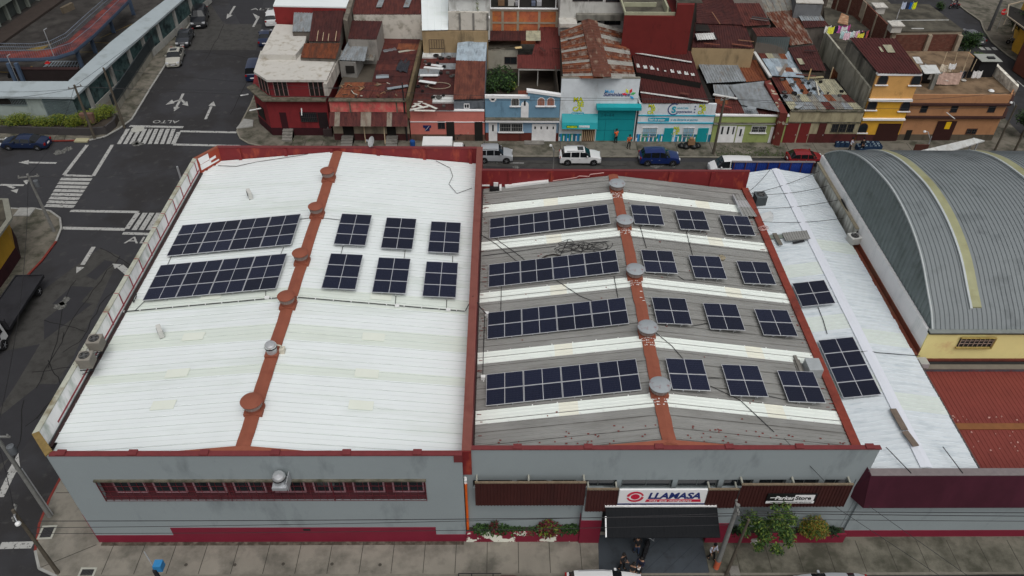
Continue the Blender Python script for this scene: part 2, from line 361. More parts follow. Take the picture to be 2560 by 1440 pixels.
# ------------------------------------------------------------------ condensers
def condenser(loc, rz, label, w=.95, d=.95, h=.85, c=(.33,.31,.27), group=None, split=False):
    t = thing('air_conditioner', label, 'air conditioner', loc, rz, group)
    mc = mat('ac_%d_%d' % (c[0]*100, c[2]*100), c, .55, .1, 3)
    if not split:
        b = MB()
        n = 9
        for k in range(n): z = .06+k*(h-.12)/n; b.box(-w/2, -d/2, z, w/2, d/2, z+(h-.12)/n*.72)
        b.box(-w/2+.03, -d/2+.03, 0.02, w/2-.03, d/2-.03, h-.05)
        b.build('casing', mc, t, bevel=.01)
        b = MB(); b.grid([[(sx_*w/2*1.01, sy_*d/2*1.01, h-.07) for sx_, sy_ in ((-1,-1),(1,-1),(1,1),(-1,1))], [(sx_*w/2*1.01, sy_*d/2*1.01, h) for sx_, sy_ in ((-1,-1),(1,-1),(1,1),(-1,1))], [(.38*w*q[0], .38*d*q[1], h+.01) for q in ((-.75,-.75),(.75,-.75),(.75,.75),(-.75,.75))]], True)
        b.build('top_panel', mat('ac_top_%d' % (c[0]*100), tuple(v*1.35 for v in c), .5, .08), t)
        b = MB(); b.lathe((0,0,h-.02), [(w*.37, 0), (w*.39, .05), (w*.36, .055), (w*.35, .01)], 22, cap=False); b.lathe((0,0,h-.04), [(w*.36,0),(w*.36,.01)], 22); b.build('fan_opening', M_blk, t)
        b = MB()
        for k in range(4):
            a = k*math.pi/2+.4; b.beam((0,0,h), (math.cos(a)*w*.33, math.sin(a)*w*.33, h), .12, .02)
        b.lathe((0,0,h), [(.09,0),(.09,.04)], 12)
        for rr in (.12,.2,.28,.34): b.lathe((0,0,h+.05), [(rr*w/.95,0),(rr*w/.95+.012,.0),(rr*w/.95+.012,.012),(rr*w/.95,.012)], 20, cap=False)
        b.build('fan', mat('fan_grey', (.12,.12,.12), .5), t)
    else:
        b = MB(); b.box(-.42,-.15,.08,.42,.15,.68); b.build('casing', mc, t, bevel=.015)
        b = MB(); b.lathe((-.1, -.155, .38), [(.24, 0), (.24, -.02), (.2, -.02), (.2, 0)], 20, 'Y'); b.lathe((-.1,-.152,.38), [(.08,-.02),(.08,0)], 14, 'Y')
        for k in range(6): a = k*math.pi/6; b.beam((-.1+math.cos(a)*.22, -.165, .38+math.sin(a)*.22), (-.1-math.cos(a)*.22, -.165, .38-math.sin(a)*.22), .012)
        b.build('fan_guard', mat('fan_grey', (.12,.12,.12), .5), t)
        b = MB(); b.box(-.36,-.17,0,-.3,.17,.08); b.box(.3,-.17,0,.36,.17,.08); b.build('feet', M_blk, t)
    return t
p = onroof(626, 494, zL); condenser(p, R(-62), 'small white split air conditioner alone on the rear of the white roof', c=(.6,.6,.57), split=True)
p = onroof(404, 838, zL); condenser(p, R(-60), 'small white split air conditioner lying near the left parapet of the white roof', c=(.6,.6,.57), split=True)
for y, lb in ((36.3, 'large beige air conditioner bracketed on the left parapet, the farther of two'), (34.75, 'large beige air conditioner bracketed on the left parapet, the nearer of two')):
    t = condenser((XL+.62, y, 8.55), R(4), lb, w=.85, d=.85, h=.85, c=(.20,.185,.16), group='air conditioners bracketed to the left parapet')
    b = MB()
    for s_ in (-.45, .45):
        b.beam((-.75, s_, -.03), (.5, s_, -.03), .05); b.beam((-.62, s_, .55), (-.75, s_-.0, -.03), .04); b.beam((.45, s_, -.03), (-.6, s_, -.5), .04); b.beam((-.75, s_, .5), (-.5, s_, 0), .04)
    b.beam((-.5,-.45,-.03), (-.5,.45,-.03), .05); b.beam((.48,-.45,-.03), (.48,.45,-.03), .05); b.build('bracket', M_blk, t)
# ------------------------------------------------------------------ solar panels
def cell_mat():
    m = bpy.data.materials.new('solar_cells'); m.use_nodes = True; n = m.node_tree.nodes; L = m.node_tree.links.new; b = n['Principled BSDF']
    b.inputs['Roughness'].default_value = .16; b.inputs['Specular IOR Level'].default_value = .45
    tc = n.new('ShaderNodeTexCoord'); sp_ = n.new('ShaderNodeSeparateXYZ'); L(tc.outputs['Object'], sp_.inputs[0])
    def line(o, per, wd):
        a = n.new('ShaderNodeMath'); a.operation = 'DIVIDE'; L(o, a.inputs[0]); a.inputs[1].default_value = per
        f = n.new('ShaderNodeMath'); f.operation = 'FRACT'; L(a.outputs[0], f.inputs[0])
        l = n.new('ShaderNodeMath'); l.operation = 'LESS_THAN'; L(f.outputs[0], l.inputs[0]); l.inputs[1].default_value = wd
        return l.outputs[0]
    mx = n.new('ShaderNodeMath'); mx.operation = 'MAXIMUM'; L(line(sp_.outputs[0], .182/2, .05), mx.inputs[0]); L(line(sp_.outputs[1], .182, .03), mx.inputs[1])
    oi = n.new('ShaderNodeObjectInfo'); v = n.new('ShaderNodeMapRange'); L(oi.outputs['Random'], v.inputs['Value']); v.inputs['To Min'].default_value = .75; v.inputs['To Max'].default_value = 1.3
    c = n.new('ShaderNodeMix'); c.data_type = 'RGBA'; L(mx.outputs[0], c.inputs[0]); c.inputs[6].default_value = (.0065,.009,.026,1); c.inputs[7].default_value = (.05,.055,.08,1)
    cc = n.new('ShaderNodeCombineColor'); [L(v.outputs[0], cc.inputs[k]) for k in range(3)]
    d = n.new('ShaderNodeMix'); d.data_type = 'RGBA'; d.blend_type = 'MULTIPLY'; d.inputs[0].default_value = 1; L(c.outputs[2], d.inputs[6]); L(cc.outputs[0], d.inputs[7])
    L(d.outputs[2], b.inputs['Base Color']); return m
M_cell = cell_mat(); M_frame = mat('panel_frame', (.62,.63,.65), .35, .05, metal=.3)
PW, PH = 2.43, 1.34
pm = MB(); pm.box(-PW/2+.015, -PH/2+.015, 0, PW/2-.015, PH/2-.015, .034); cellmesh = pm.build('solar_panel', M_cell, local=True)
pf = MB()
for q in ((-PW/2,-PH/2,0,PW/2,-PH/2+.03,.042), (-PW/2,PH/2-.03,0,PW/2,PH/2,.042), (-PW/2,-PH/2+.03,0,-PW/2+.03,PH/2-.03,.042), (PW/2-.03,-PH/2+.03,0,PW/2,PH/2-.03,.042), (-.02,-PH/2+.03,.03,.02,PH/2-.03,.039)): pf.box(*q)
framemesh = pf.build('frame', M_frame, local=True)
def array(nx, ny, center, tilt, label, group, rz=0, legs=.35, gx=.03, gy=.012):
    t = thing('solar_array', label, 'solar panels', center, (0, tilt, rz), group)
    W, H_ = nx*PW+(nx-1)*gx, ny*PH+(ny-1)*gy
    for i in range(nx):
        for j in range(ny):
            c = cellmesh.copy(); col.objects.link(c); c.parent = t; c.location = (-W/2+PW/2+i*(PW+gx), -H_/2+PH/2+j*(PH+gy), 0)
            f = framemesh.copy(); col.objects.link(f); f.parent = c
    r = MB()
    for i in range(nx):
        for s_ in (-.5, .5):
            x = -W/2+PW/2+i*(PW+gx)+s_; r.box(x-.02, -H_/2-.05, -.06, x+.02, H_/2+.05, -.005)
            for y in (-H_/2+.15, H_/2-.15): r.box(x-.015, y-.02, -legs, x+.015, y+.02, -.06)
    r.build('mounting_rail', M_gal, t); return t
# left roof arrays
for y, lb in ((48.95, 'rear long twelve-panel solar array left of the white roof ridge'), (43.75, 'front long twelve-panel solar array left of the white roof ridge')):
    array(4, 3, (-21.0, y, zL(-21.0, y)+.3), -R(6.4), lb, 'long solar arrays on the white roof', rz=R(.6), legs=.22)
for j, y in enumerate((49.2, 43.95)):
    for i, x in enumerate((-11.7, -8.12, -4.52)):
        array(1, 3, (x, y, zL(x, y)+.38), R(3.2), 'three-panel solar column on the white roof, %s row, %s' % (('rear','front')[j], ('next to the orange ridge','middle one','beside the dividing parapet')[i]), 'three-panel solar columns on the white roof', legs=.32)
# ================================================================== middle warehouse
XA, XB = XC+.52, 21.75
XR2 = 9.8; YM = 57.6
def zM(x, y):
    zr = 9.05-.45*(y-27.8)/30; ze = 7.2-.1*(y-27.8)/30
    return zr-(zr-ze)*abs(x-XR2)/11.7
hm = thing('warehouse', 'grey ribbed-roof warehouse with blue and white sign over its front entrance', 'warehouse', (XC, 27.5, 0))
YW = 27.62
m = MB()                                    # front wall, recess in the lower right where the entrance is
def fw(x0, z0, x1, z1, y=YW, t=.22): m.box(x0, y, z0, x1, y+t, z1)
ZT = 6.02                                   # bottom of the solid upper wall, top of the clerestory
fw(XC, ZT, 22.05, PZ)
fw(XC, 0, -1.7, ZT); fw(21.55, 0, 22.05, ZT, t=.22)
fw(-1.7, 0, 6.3, 5.2); fw(6.3, 3.9, 13.3, 5.05); fw(13.3, 0, 21.55, 5.2)
for x in (.65, 2.75, 4.55): fw(x, 5.2, x+.3, ZT)
for x in (7.0, 10.4, 13.2): fw(x, 5.2, x+.3, ZT)
for x in (15.3, 17.3, 19.3, 21.15): fw(x, 5.2, x+.35, ZT)
m.build('wall', M_gwall, hm)
m = MB(); m.box(XC, YW+.22, 0, XC+.05, 57, 7); m.box(22.0, 27.84, 5.9, 22.05, 57.6, 7.15); m.build('side_wall', M_gwall, hm)
m = MB(); m.box(-1.7, YW+.5, 4.9, 21.55, YW+.6, ZT+.05); m.build('clerestory_interior', M_dk, hm)
for i, (x0, x1, z0) in enumerate([(-1.5,.6,5.22),(1.0,2.7,5.22),(3.1,4.5,5.22),(4.9,6.9,5.22),(7.35,10.35,5.22),(10.75,13.15,5.22),(13.55,15.25,5.22),(15.7,17.25,5.22),(17.7,19.25,5.22),(19.7,21.1,5.22)]):
    f = MB()
    for q in ((x0, z0, x1, z0+.05), (x0, ZT-.06, x1, ZT-.01), (x0, z0+.05, x0+.05, ZT-.06), (x1-.05, z0+.05, x1, ZT-.06), ((x0+x1)/2-.025, z0+.05, (x0+x1)/2+.025, ZT-.06)): f.box(q[0], YW+.12, q[1], q[2], YW+.17, q[3])
    f = f.build('window', mat('grey_frame', (.16,.18,.18), .5), hm)
    g = MB(); n = 6
    for k in range(n):
        z = z0+.06+k*(ZT-z0-.12)/n; g.hexa([(x0+.05,YW+.13,z),(x1-.05,YW+.13,z),(x1-.05,YW+.2,z+.07),(x0+.05,YW+.2,z+.07)], [(x0+.05,YW+.13,z+.015),(x1-.05,YW+.13,z+.015),(x1-.05,YW+.2,z+.085),(x0+.05,YW+.2,z+.085)])
    g.build('louvre_pane', M_glass, f)
m = MB(); m.box(XC, YW-.06, PZ, 22.1, YW+.24, PZ+.06)
for k in range(6): m.box(.7+k*4.1, YW-.05, PZ+.061, 1.2+k*4.1, YW+.3, PZ+.14)
m.k = 1; m.box(XC-.02, YF+.3, PZ+.002, XC+.53, YB, PZ+.07); m.k = 0; m.box(XC-.5+.03, YF-.05, PZ-.6, XC+.03, YF-.045, PZ)
m.box(XC+.525, YM, PZ, 21.8, YM+.28, PZ+.05)
m.build('coping', [M_cop, mat('brown_red_coping', up(124,74,66), .7, .1, 2, stain=up(108,54,48), stain_amt=.3, stain_scale=.7)], hm)
m = MB(); m.box(XC, YF+.25, 6.8, XA, YB-.01, PZ); m.build('dividing_parapet', M_rpar, hm)
m = MB(); m.box(XA, YM+.02, 6.0, 21.78, YM+.25, PZ-.001)
for x in (.6, 4.3, 14.7, 18.4): m.box(x, YM-.1, 6.6, x+.3, YM+.02, PZ-.05)
m.build('rear_parapet', M_rpar, hm)
# peeled paint along the rear parapet foot + white tube
M_grey = mat('grey_metal_roof', up(136,136,133), .6, .06, .5, stain=up(118,117,113), stain_amt=.35, stain_scale=.7, stretch=(.25,1.6,1), c2=up(146,146,143), c2_amt=.4, c2_scale=1.0, c2_str=(.25,2,1))
M_band = mat('white_translucent_sheet', up(226,232,226), .5, .03, 1)
m = MB(); yA, yB = YW+.4, YM-.05
bands = (31.4, 36.6, 42.85, 49.15, 54.4)
seg_ = []; y_ = yA
for b_ in bands: seg_ += [(y_, b_-.55, 0), (b_-.55, b_+.55, 1)]; y_ = b_+.55
seg_.append((y_, yB, 0))
for y0, y1, w_ in seg_:
    for sgn, xe in ((-1, XA+.12), (1, 21.45)):
        xm = 4.2 if sgn < 0 else 17.2
        for (xa, xb, mk) in (((XR2, xm-.6*sgn, 1), (xm-.6*sgn, xm+.6*sgn, 2), (xm+.6*sgn, xe, 1)) if w_ else ((XR2, xe, 0),)):
            m.k = mk; m.corr((xa, y0, zM(xa, y0)), (xa, y1, zM(xa, y1)), (xb, y1, zM(xb, y1)), (xb, y0, zM(xb, y0)), .28, .03 if w_ else .045, 'trap', lift=.02*w_)
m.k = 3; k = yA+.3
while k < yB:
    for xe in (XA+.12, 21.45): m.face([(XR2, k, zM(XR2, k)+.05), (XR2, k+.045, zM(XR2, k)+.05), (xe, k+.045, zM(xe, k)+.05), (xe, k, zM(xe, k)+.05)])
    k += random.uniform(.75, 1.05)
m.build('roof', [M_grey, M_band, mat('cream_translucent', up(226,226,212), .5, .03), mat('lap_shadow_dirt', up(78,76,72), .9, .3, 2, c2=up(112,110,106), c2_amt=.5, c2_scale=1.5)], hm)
m = MB(); strip(m, zM, XR2, .82, YW+.25, YM, 60, .12, .03, .03)
m.face([(XR2-4.4, YW+.21, 9.02), (XR2-.45, YW+.5, 9.2), (XR2+.45, YW+.5, 9.2), (XR2+4.4, YW+.21, 9.02)])
m.build('ridge_flashing', M_orr, hm)
m = MB()                                     # white sealant dabs where the bands meet the ridge
for b_ in bands:
    for r_ in range(5):
        y = b_+.38-r_*.22
        for c_ in range(-3, 4):
            if random.random() < .78:
                x = XR2+c_*.13+random.uniform(-.03,.03); w_ = random.uniform(.02,.055); z = zM(x, y)+.15-abs(c_)*.008; m.box(x-w_, y-.02, z, x+w_, y+random.uniform(.01,.07), z+.02)
for (u, v) in ((XR2+.15, 40.9), (XR2+.3, 40.6), (XR2+.25, 41.6)): m.box(u-.12, v, zM(u, v)+.15, u+.06, v+.04, zM(u, v)+.17)
m.build('sealant_dabs', M_wp, hm, kind='stuff')
m = MB()                                     # fastener caps along the bands and rust-red dabs over the sheets
for b_ in bands:
    for e in (-.52, .52):
        for k in range(16):
            x = XA+.8+k*1.46+random.uniform(-.1,.1); y = b_+e+random.uniform(-.06,.06)
            if abs(x-XR2) > .6: z = zM(x, y)+.05; m.k = 0; m.box(x-.035, y-.035, z, x+.035, y+.035, z+.04)
for k in range(130):
    x = random.uniform(XA+.3, 21.3); y = random.choice([28.6+random.uniform(-.4,.4), 29.3+random.uniform(-.3,.3), random.uniform(28,57)]); z = zM(x, y)+.052; m.k = 1
    if abs(x-XR2) > .5: w_ = random.uniform(.03,.07); m.box(x-w_, y-.04, z, x+w_, y+.05, z+.012)
for k in range(60):
    y = random.uniform(28, 57); x = random.choice([XA+.2+random.uniform(0,.35), 21.35-random.uniform(0,.45)]); w_ = random.uniform(.05,.2); z = zM(x, y)+.055; m.box(x-w_, y-.02, z, x+w_*.7, y+.03, z+.012)
m.build('fasteners', [M_wp, mat('rust_red_dab', up(112,52,48), .8, .2)], hm, kind='stuff')
m = MB(); rz_ = lambda y: 7.28-.1*(y-27.8)/30
m.box(21.42, YW+.25, 6.3, 21.95, YM, 7.30); m.k = 1; m.box(21.4, YW+.25, 7.301, 21.97, YM, 7.36)
for k in range(14): y = 29+k*2.1; m.box(21.39, y, 7.362, 21.98, y+.08, 7.38)
m.build('side_beam', [M_orr2, mat('weathered_red_beam', up(128,58,46), .7, .2, 2.5, stain=up(90,44,38), stain_amt=.4)], hm)
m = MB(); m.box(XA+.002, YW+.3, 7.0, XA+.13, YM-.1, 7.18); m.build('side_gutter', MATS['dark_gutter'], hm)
# vent discs
XR_now = XR2
ords = ['nearest to the rear parapet', 'second from the rear, red striped', 'middle one of five', 'second from the street front', 'nearest to the street front']
for (px, py), o_ in zip([(1542,456),(1560,547),(1586,671),(1616,815),(1648,960)], ords):
    vent(px, py, zM, .68, 'flat disc ventilator on grey roof ridge, '+o_, 'grey disc ventilators on the grey roof ridge', 'grey', .8)
rn = ['rearmost row', 'second row from the rear', 'third row from the rear', 'row nearest the street']
for j, y in enumerate((51.24, 45.07, 39.5, 33.42)):
    array(4, 2, (3.88, y, zM(3.88, y)+.28), -R(8.8), 'long eight-panel solar array on the grey roof, '+rn[j], 'long solar arrays on the grey roof', legs=.2)
    for i, x in enumerate((11.85, 15.6, 19.4)):
        array(1, 2, (x, y, zM(x, y)+.42), R(3), 'pair of solar panels on grey roof, %s, %s' % (rn[j], ('next to the ridge','middle one','beside the red beam')[i]), 'two-panel solar arrays on the grey roof', legs=.36)
# front awnings -------------------------------------------------
M_mcor = mat('maroon_corrugated', wl(48,23,21), .6, .15, .8, stain=wl(40,20,19), stain_amt=.4, stain_scale=.8, stretch=(1,1,.3))
M_rust = mat('rusty_flange', up(118,104,86), .9, .3, 6)
def awning(x0, x1, y0, z0, z1, label, dy=.06, xo=.0):
    t = thing('corrugated_awning', label, 'awning', (x0, y0, z0))
    a = MB(); a.corr((x0, y0-dy, z0), (x1, y0-dy, z0), (x1+xo, y0, z1), (x0+xo*0, y0, z1), .2, .035, 'trap'); a.build('sheet', M_mcor, t)
    b = MB(); b.box(x0, y0-.02, z1, x1, y0+.1, z1+.1); b.build('top_flange', M_rust, t)
    c = MB(); k = x0+.1
    while k < x1-.4: c.beam((k, y0+.05, z1-.12), (k, YW, z1-.1), .1, .14); k += 3.1
    c.beam((x1-.1, y0+.05, z1-.12), (x1-.1, YW, z1-.1), .1, .14); c.build('bracket', mat('pale_bracket', wl(112,112,104), .8, .2, 4), t); return t
awning(-1.55, 5.05, 26.97, 4.43, 6.6, 'long maroon corrugated awning left of the entrance, above the planter')
awning(5.15, 7.05, 26.98, 3.75, 5.9, 'short maroon corrugated awning between the long one and the white sign')
awning(12.45, 14.3, 26.98, 4.1, 5.87, 'short maroon corrugated awning right of the white sign')
awning(14.35, 21.05, 26.97, 4.23, 6.36, 'maroon corrugated awning that carries the black and white sign')
def on_plane(px, py, y0): return at(px, py, y=y0)
# white sign
p0 = at(1548, 1255, y=26.2); p1 = at(1768, 1255, y=26.2); pt = at(1552, 1223, y=26.45)
sg = thing('shop_sign', 'white signboard with a red ring and blue lettering above the dark entrance canopy', 'sign', (8.1, 26.9, 4.5))
X0, X1, S0, S1 = 7.1, 12.4, 4.5, 5.93
m = MB(); m.hexa([(X0,26.93,S0),(X1,26.93,S0),(X1,27.05,S0),(X0,27.05,S0)], [(X0,26.95,S1),(X1,26.95,S1),(X1,27.07,S1),(X0,27.07,S1)]); m.build('board', mat('sign_white', wl(205,212,218), .4, .02), sg)
sd_ = Vector((0, .02, 1.43)).normalized()
def sp(u, v, o_=.01): return Vector((X0+u-.0, 26.93, S0))+sd_*v+Vector((0,-1,.17)).normalized()*o_
M_sblue = mat('sign_blue', wl(28,38,84), .4, .03); M_sred = mat('sign_red', wl(150,28,48), .4, .03)
m = MB(); m.hexa([sp(0,0,.002), sp(X1-X0,0,.002), sp(X1-X0,.1,.002), sp(0,.1,.002)], [sp(0,0,.015), sp(X1-X0,0,.015), sp(X1-X0,.1,.015), sp(0,.1,.015)]); m.build('blue_edge', M_sblue, sg)
def ring(m, cu, cv, ro, ri, a0, a1, off=.02, sq=1, n=26, ox=0, oy=0):
    A = [math.radians(a0+(a1-a0)*k/n) for k in range(n+1)]
    m.grid([[sp(cu+math.cos(a)*ro, cv+math.sin(a)*ro*sq, off) for a in A], [sp(cu+ox+math.cos(a)*ri, cv+oy+math.sin(a)*ri*sq, off) for a in A]])
m = MB()
ring(m, 1.0, .78, .27, .01, 0, 360); ring(m, 1.0, .78, .52, .40, 15, 175, ox=.03, oy=-.05); ring(m, 1.0, .78, .52, .40, 195, 355, ox=-.03, oy=.05)
m.hexa([sp(1.65,.25,.002), sp(5.05,.25,.002), sp(5.0,.5,.002), sp(1.72,.5,.002)], [sp(1.65,.25,.015), sp(5.05,.25,.015), sp(5.0,.5,.015), sp(1.72,.5,.015)])
m.build('emblem', M_sred, sg)
text('LLAMASA', .82, sp(1.75, .6, .02), (1,0,0), sd_, 'lettering', M_sblue, sg, .006, shear=.2, bold=.028, sx=.92)
text('más que mangueras', .25, sp(1.85, .31, .03), (1,0,0), sd_, 'small_lettering', mat('sign_white'), sg, .004, shear=.2, sx=1.32)
# black and white sign
sg = thing('shop_sign', 'black and white signboard fixed on the right maroon awning above the tree', 'sign', (16.9, 26.4, 4.2))
A_ = Vector((16.05, 26.87, 4.72)); sv = Vector((0, .02, 1.75)).normalized(); nv = Vector((0,-1,.01)).normalized()
def sq(u, v, o_=0.0): return A_+Vector((u,0,0))+sv*v+nv*o_
def plate(m, u0, v0, u1, v1, o0=.0, o1=.05): m.hexa([sq(u0,v0,o0),sq(u1,v0,o0),sq(u1,v1,o0),sq(u0,v1,o0)], [sq(u0,v0,o1),sq(u1,v0,o1),sq(u1,v1,o1),sq(u0,v1,o1)])
m = MB(); plate(m, 0, 0, 3.0, .95); m.build('board', mat('sign_black', (.012,.012,.013), .4), sg)
m = MB(); plate(m, 1.68, .28, 2.88, .86, .051, .06); plate(m, .02, .02, 2.96, .24, .051, .06); plate(m, .2, .56, .62, .62, .051, .06); m.build('white_fields', mat('sign_white'), sg)
text('Parker', .5, sq(.5,.4,.06), (1,0,0), sv, 'lettering', mat('sign_white'), sg, .004, shear=.15, bold=.014, sx=.86)
text('Store', .5, sq(1.74,.4,.07), (1,0,0), sv, 'lettering', mat('sign_black'), sg, .004, bold=.014, sx=.86)
text('MANGUERAS Y CONEXIONES HIDRÁULICAS', .14, sq(.3,.08,.07), (1,0,0), sv, 'small_lettering', mat('sign_black'), sg, .003, sx=.9)
# entrance: pillars, canopy, dark opening, maroon bases
m = MB(); m.box(5.05, 27.06, 0, 6.3, YW-.01, 4.3); m.build('entrance_pillar', M_gwall, hm)
m = MB(); m.box(5.02, 27.03, 0, 6.33, YW-.012, 2.55); m.build('pillar_base', M_mar, hm)
m = MB(); m.box(13.25, 27.06, 0, 14.6, YW-.01, 4.2); m.build('entrance_pillar', M_gwall, hm); m = MB(); m.box(13.22, 27.03, 0, 14.63, YW-.012, 2.2); m.build('pillar_base', M_mar, hm)
m = MB(); m.box(6.3, YW+.23, 0, 13.3, YW+.3, 3.95); m.build('entrance_door', M_dk, hm)
ct = thing('entrance_canopy', 'large black flat canopy projecting over the entrance driveway', 'canopy', (10, 26.5, 4))
m = MB(); m.corr((6.35, 25.3, 3.45), (13.25, 25.3, 3.45), (13.25, 26.92, 4.22), (6.4, 26.92, 4.22), .22, .008, 'trap'); m.slab([(6.35, 25.3, 3.44), (13.25, 25.3, 3.44), (13.25, 26.92, 4.21), (6.4, 26.92, 4.21)], .05)
m.build('sheet', mat('canopy_black', up(24,26,29), .75, .1, 1.2, spec=.15), ct)
m = MB(); m.box(6.35, 26.86, 4.28, 13.2, 26.96, 4.38); m.beam((6.33, 25.3, 3.5), (6.37, 26.4, 4.02), .08); m.build('edge_trim', mat('trim_white', wl(190,195,195), .6), ct)
m = MB()
m.beam((6.5, 25.4, 3.42), (6.5, 26.86, 2.8), .06)
m.build('bracket', M_gal, ct)
# downpipe
t = thing('downpipe', 'bright orange drainpipe with white elbow in the corner of the grey wall', 'drainpipe', (XC+.2, YW-.15, 0))
m = MB(); m.tube([(XC+.12, YW-.13, .9), (XC+.12, YW-.13, 6.0)], .085, 10); m.build('pipe', mat('orange_pipe', wl(196,76,22), .45, .08), t)
m = MB(); m.tube([(XC+.12, YW-.13, 5.95), (XC+.12, YW-.13, 6.2), (XC+.1, YW+.05, 6.3)], .1, 10); m.build('elbow', M_wp, t)
# ------------------------------------------------------------------ planters and plants
def planter(x0, x1, y0, h, label, flake):
    t = thing('planter', label, 'planter', (x0, y0, 0))
    m = MB(); m.box(x0, y0, 0, x1, y0+.12, h); m.build('wall', mat('flaking_maroon' if flake else 'maroon_band_paint', wl(92,22,38), .7, .1, .6, c2=wl(185,178,165), c2_amt=.43, c2_scale=1.0, sharp=.012) if flake else M_mar, t)
    m = MB(); m.box(x0+.01, y0+.12, 0, x1-.01, YW-.004, h-.12); m.build('soil', mat('soil', (.05,.04,.03), .95, .3), t)
planter(XC+.02, 5.0, 27.12, 1.05, 'low planter box with flaking maroon paint under the long awning', True)
planter(14.65, 22.25, 27.0, .95, 'low maroon planter box under the tree right of the entrance', False)
def leaves(m, c, rx, ry, rz, n, s, shell=.55, up_=.3, seed=None, k=2):
    c = Vector(c)
    for i in range(n):
        while True:
            v = Vector((random.uniform(-1,1), random.uniform(-1,1), random.uniform(-1,1)))
            if v.length < 1 and v.length > shell*random.random(): break
        p = c+Vector((v.x*rx, v.y*ry, v.z*rz)); a = random.uniform(0, 6.28); t_ = random.uniform(-.9, .9); L = s*random.uniform(.6, 1.3); W = L*random.uniform(.35, .6)
        d = Vector((math.cos(a), math.sin(a), t_)).normalized(); sd2 = d.cross(Vector((random.uniform(-.4,.4), random.uniform(-.4,.4), 1))).normalized()*W/2
        m.k = random.randrange(k); m.face([p, p+d*L*.5+sd2, p+d*L-Vector((0,0,L*.2)), p+d*L*.5-sd2])
G1 = mat('leaf_green_dark', (.018,.045,.012), .6, .3, 3); G2 = mat('leaf_green_mid', (.045,.10,.02), .6, .3, 3); G3 = mat('leaf_green_yellow', (.14,.17,.02), .6, .3, 3); G4 = mat('leaf_red', (.10,.016,.018), .6, .3, 3); G5 = mat('leaf_ochre', (.19,.13,.018), .6, .3, 3)
G1b = mat('leaf_deep', (.01,.026,.01), .7, .3, 3); M_bark = mat('bark', (.09,.07,.05), .9, .3, 6)
def plant(name, label, cat, loc, mats, blobs, n, s, stem=True, group=None):
    x, y, z = loc; t = thing(name, label, cat, loc, group=group)
    m = MB()
    for (dx, dy, dz, r_) in blobs: leaves(m, (x+dx, y+dy, z+dz), r_, r_, r_*.9, n, s, k=len(mats))
    m.build('foliage', mats, t)
    if stem:
        m = MB()
        for (dx, dy, dz, r_) in blobs: m.tube([(x, y, z-.1), (x+dx*.5, y+dy*.5, z+dz*.5), (x+dx, y+dy, z+dz)], .03, 5, .012)
        m.build('stem', M_bark, t)
    return t
for (x, lb, mt, bl, n, s) in [
    (-1.5, 'dark green leafy plant at the left end of the planter', [G1, G2], [(0,0,.2,.35),(.35,0,.2,.35),(.8,0,.05,.3)], 120, .22),
    (-.25, 'small dark red plant in the left part of the planter', [G4, G1], [(0,0,.35,.3),(0,0,.65,.22)], 110, .2),
    (.6, 'small green plant beside the dark red plant', [G1, G2], [(0,0,.15,.35),(-.3,0,.05,.3)], 120, .2),
    (1.9, 'low green ground plant in the middle of the planter', [G1, G2], [(-.5,0,0,.28),(0,0,0,.3),(.6,0,0,.3),(1.1,0,0.05,.3)], 90, .18),
    (4.0, 'bushy red and green croton in the planter', [G4, G2, G4, G3], [(0,-.1,.35,.5),(-.3,-.1,.3,.4),(.35,-.05,.35,.42),(0,-.1,.75,.35)], 210, .24),
    (5.2, 'green leafy plant right of the croton', [G1, G2], [(0,0,.1,.3),(.4,0,.2,.3)], 110, .22),
    (6.1, 'dark green plant at the right end of the planter', [G1, G2], [(0,0,.15,.3)], 130, .22)]:
    plant('planter_shrub', lb, 'plant', (x*.8-.2, 27.32, 1.0), mt, bl, n, s)
for (x, z, lb) in ((15.1, .85, 'small dark plant behind the tree near the entrance pillar'), (21.3, .85, 'small dark plant at the right end of the maroon planter')): plant('planter_shrub', lb, 'plant', (x, 27.25, z), [G1, G1b], [(0,0,.15,.35),(.4,0,.1,.3)], 110, .2)
plant('round_shrub', 'rounded yellow-brown shrub right of the street tree', 'shrub', (19.9, 26.95, .95), [G5, G3, G5, G2], [(0,0,.95,.85),(-.35,0,.75,.6),(.4,0,.75,.6),(0,-.1,1.3,.55)], 420, .17)
# tree
t = thing('street_tree', 'leafy green street tree in front of the maroon planter', 'tree', (16.9, 26.35, 0))
TD = Vector((-1.45,.1,1.2))
m = MB(); m.tube([(16.9,26.6,0),(16.85,26.5,1.8),(16.75,26.4,3.15)], .11, 8, .07)
br = [(17.1,26.1,2.6),(17.7,25.8,3.0),(18.4,26.1,3.3),(19.2,26.2,2.8),(19.0,25.6,2.3),(17.6,25.5,2.0),(18.4,25.4,2.3),(16.9,26.3,2.0)]
br = [tuple(Vector(b_)+TD) for b_ in br]
for b_ in br: m.tube([(16.75,26.4,3.1), Vector((16.75,26.4,3.35)).lerp(Vector(b_), .5)+Vector((0,0,.12)), b_], .05, 5, .015)
m.build('trunk', M_bark, t)
m = MB()
for (x, y, z) in br:
    for k in range(5): leaves(m, (x+random.uniform(-.45,.45), y+random.uniform(-.4,.4), z+random.uniform(-.35,.35)), .34, .34, .26, 75, .2, k=3)
for (x, y, z) in ((17.3,25.2,1.5),(18.2,25.0,1.35),(19.1,25.3,1.5),(16.6,26.0,1.6),(18.5,25.1,1.0),(17.2,25.25,1.1)): leaves(m, Vector((x, y, z))+TD, .28, .25, .38, 85, .2, k=3)
m.build('crown', [G1, G2, mat('leaf_fresh', (.12,.17,.03), .6, .3, 3)], t)
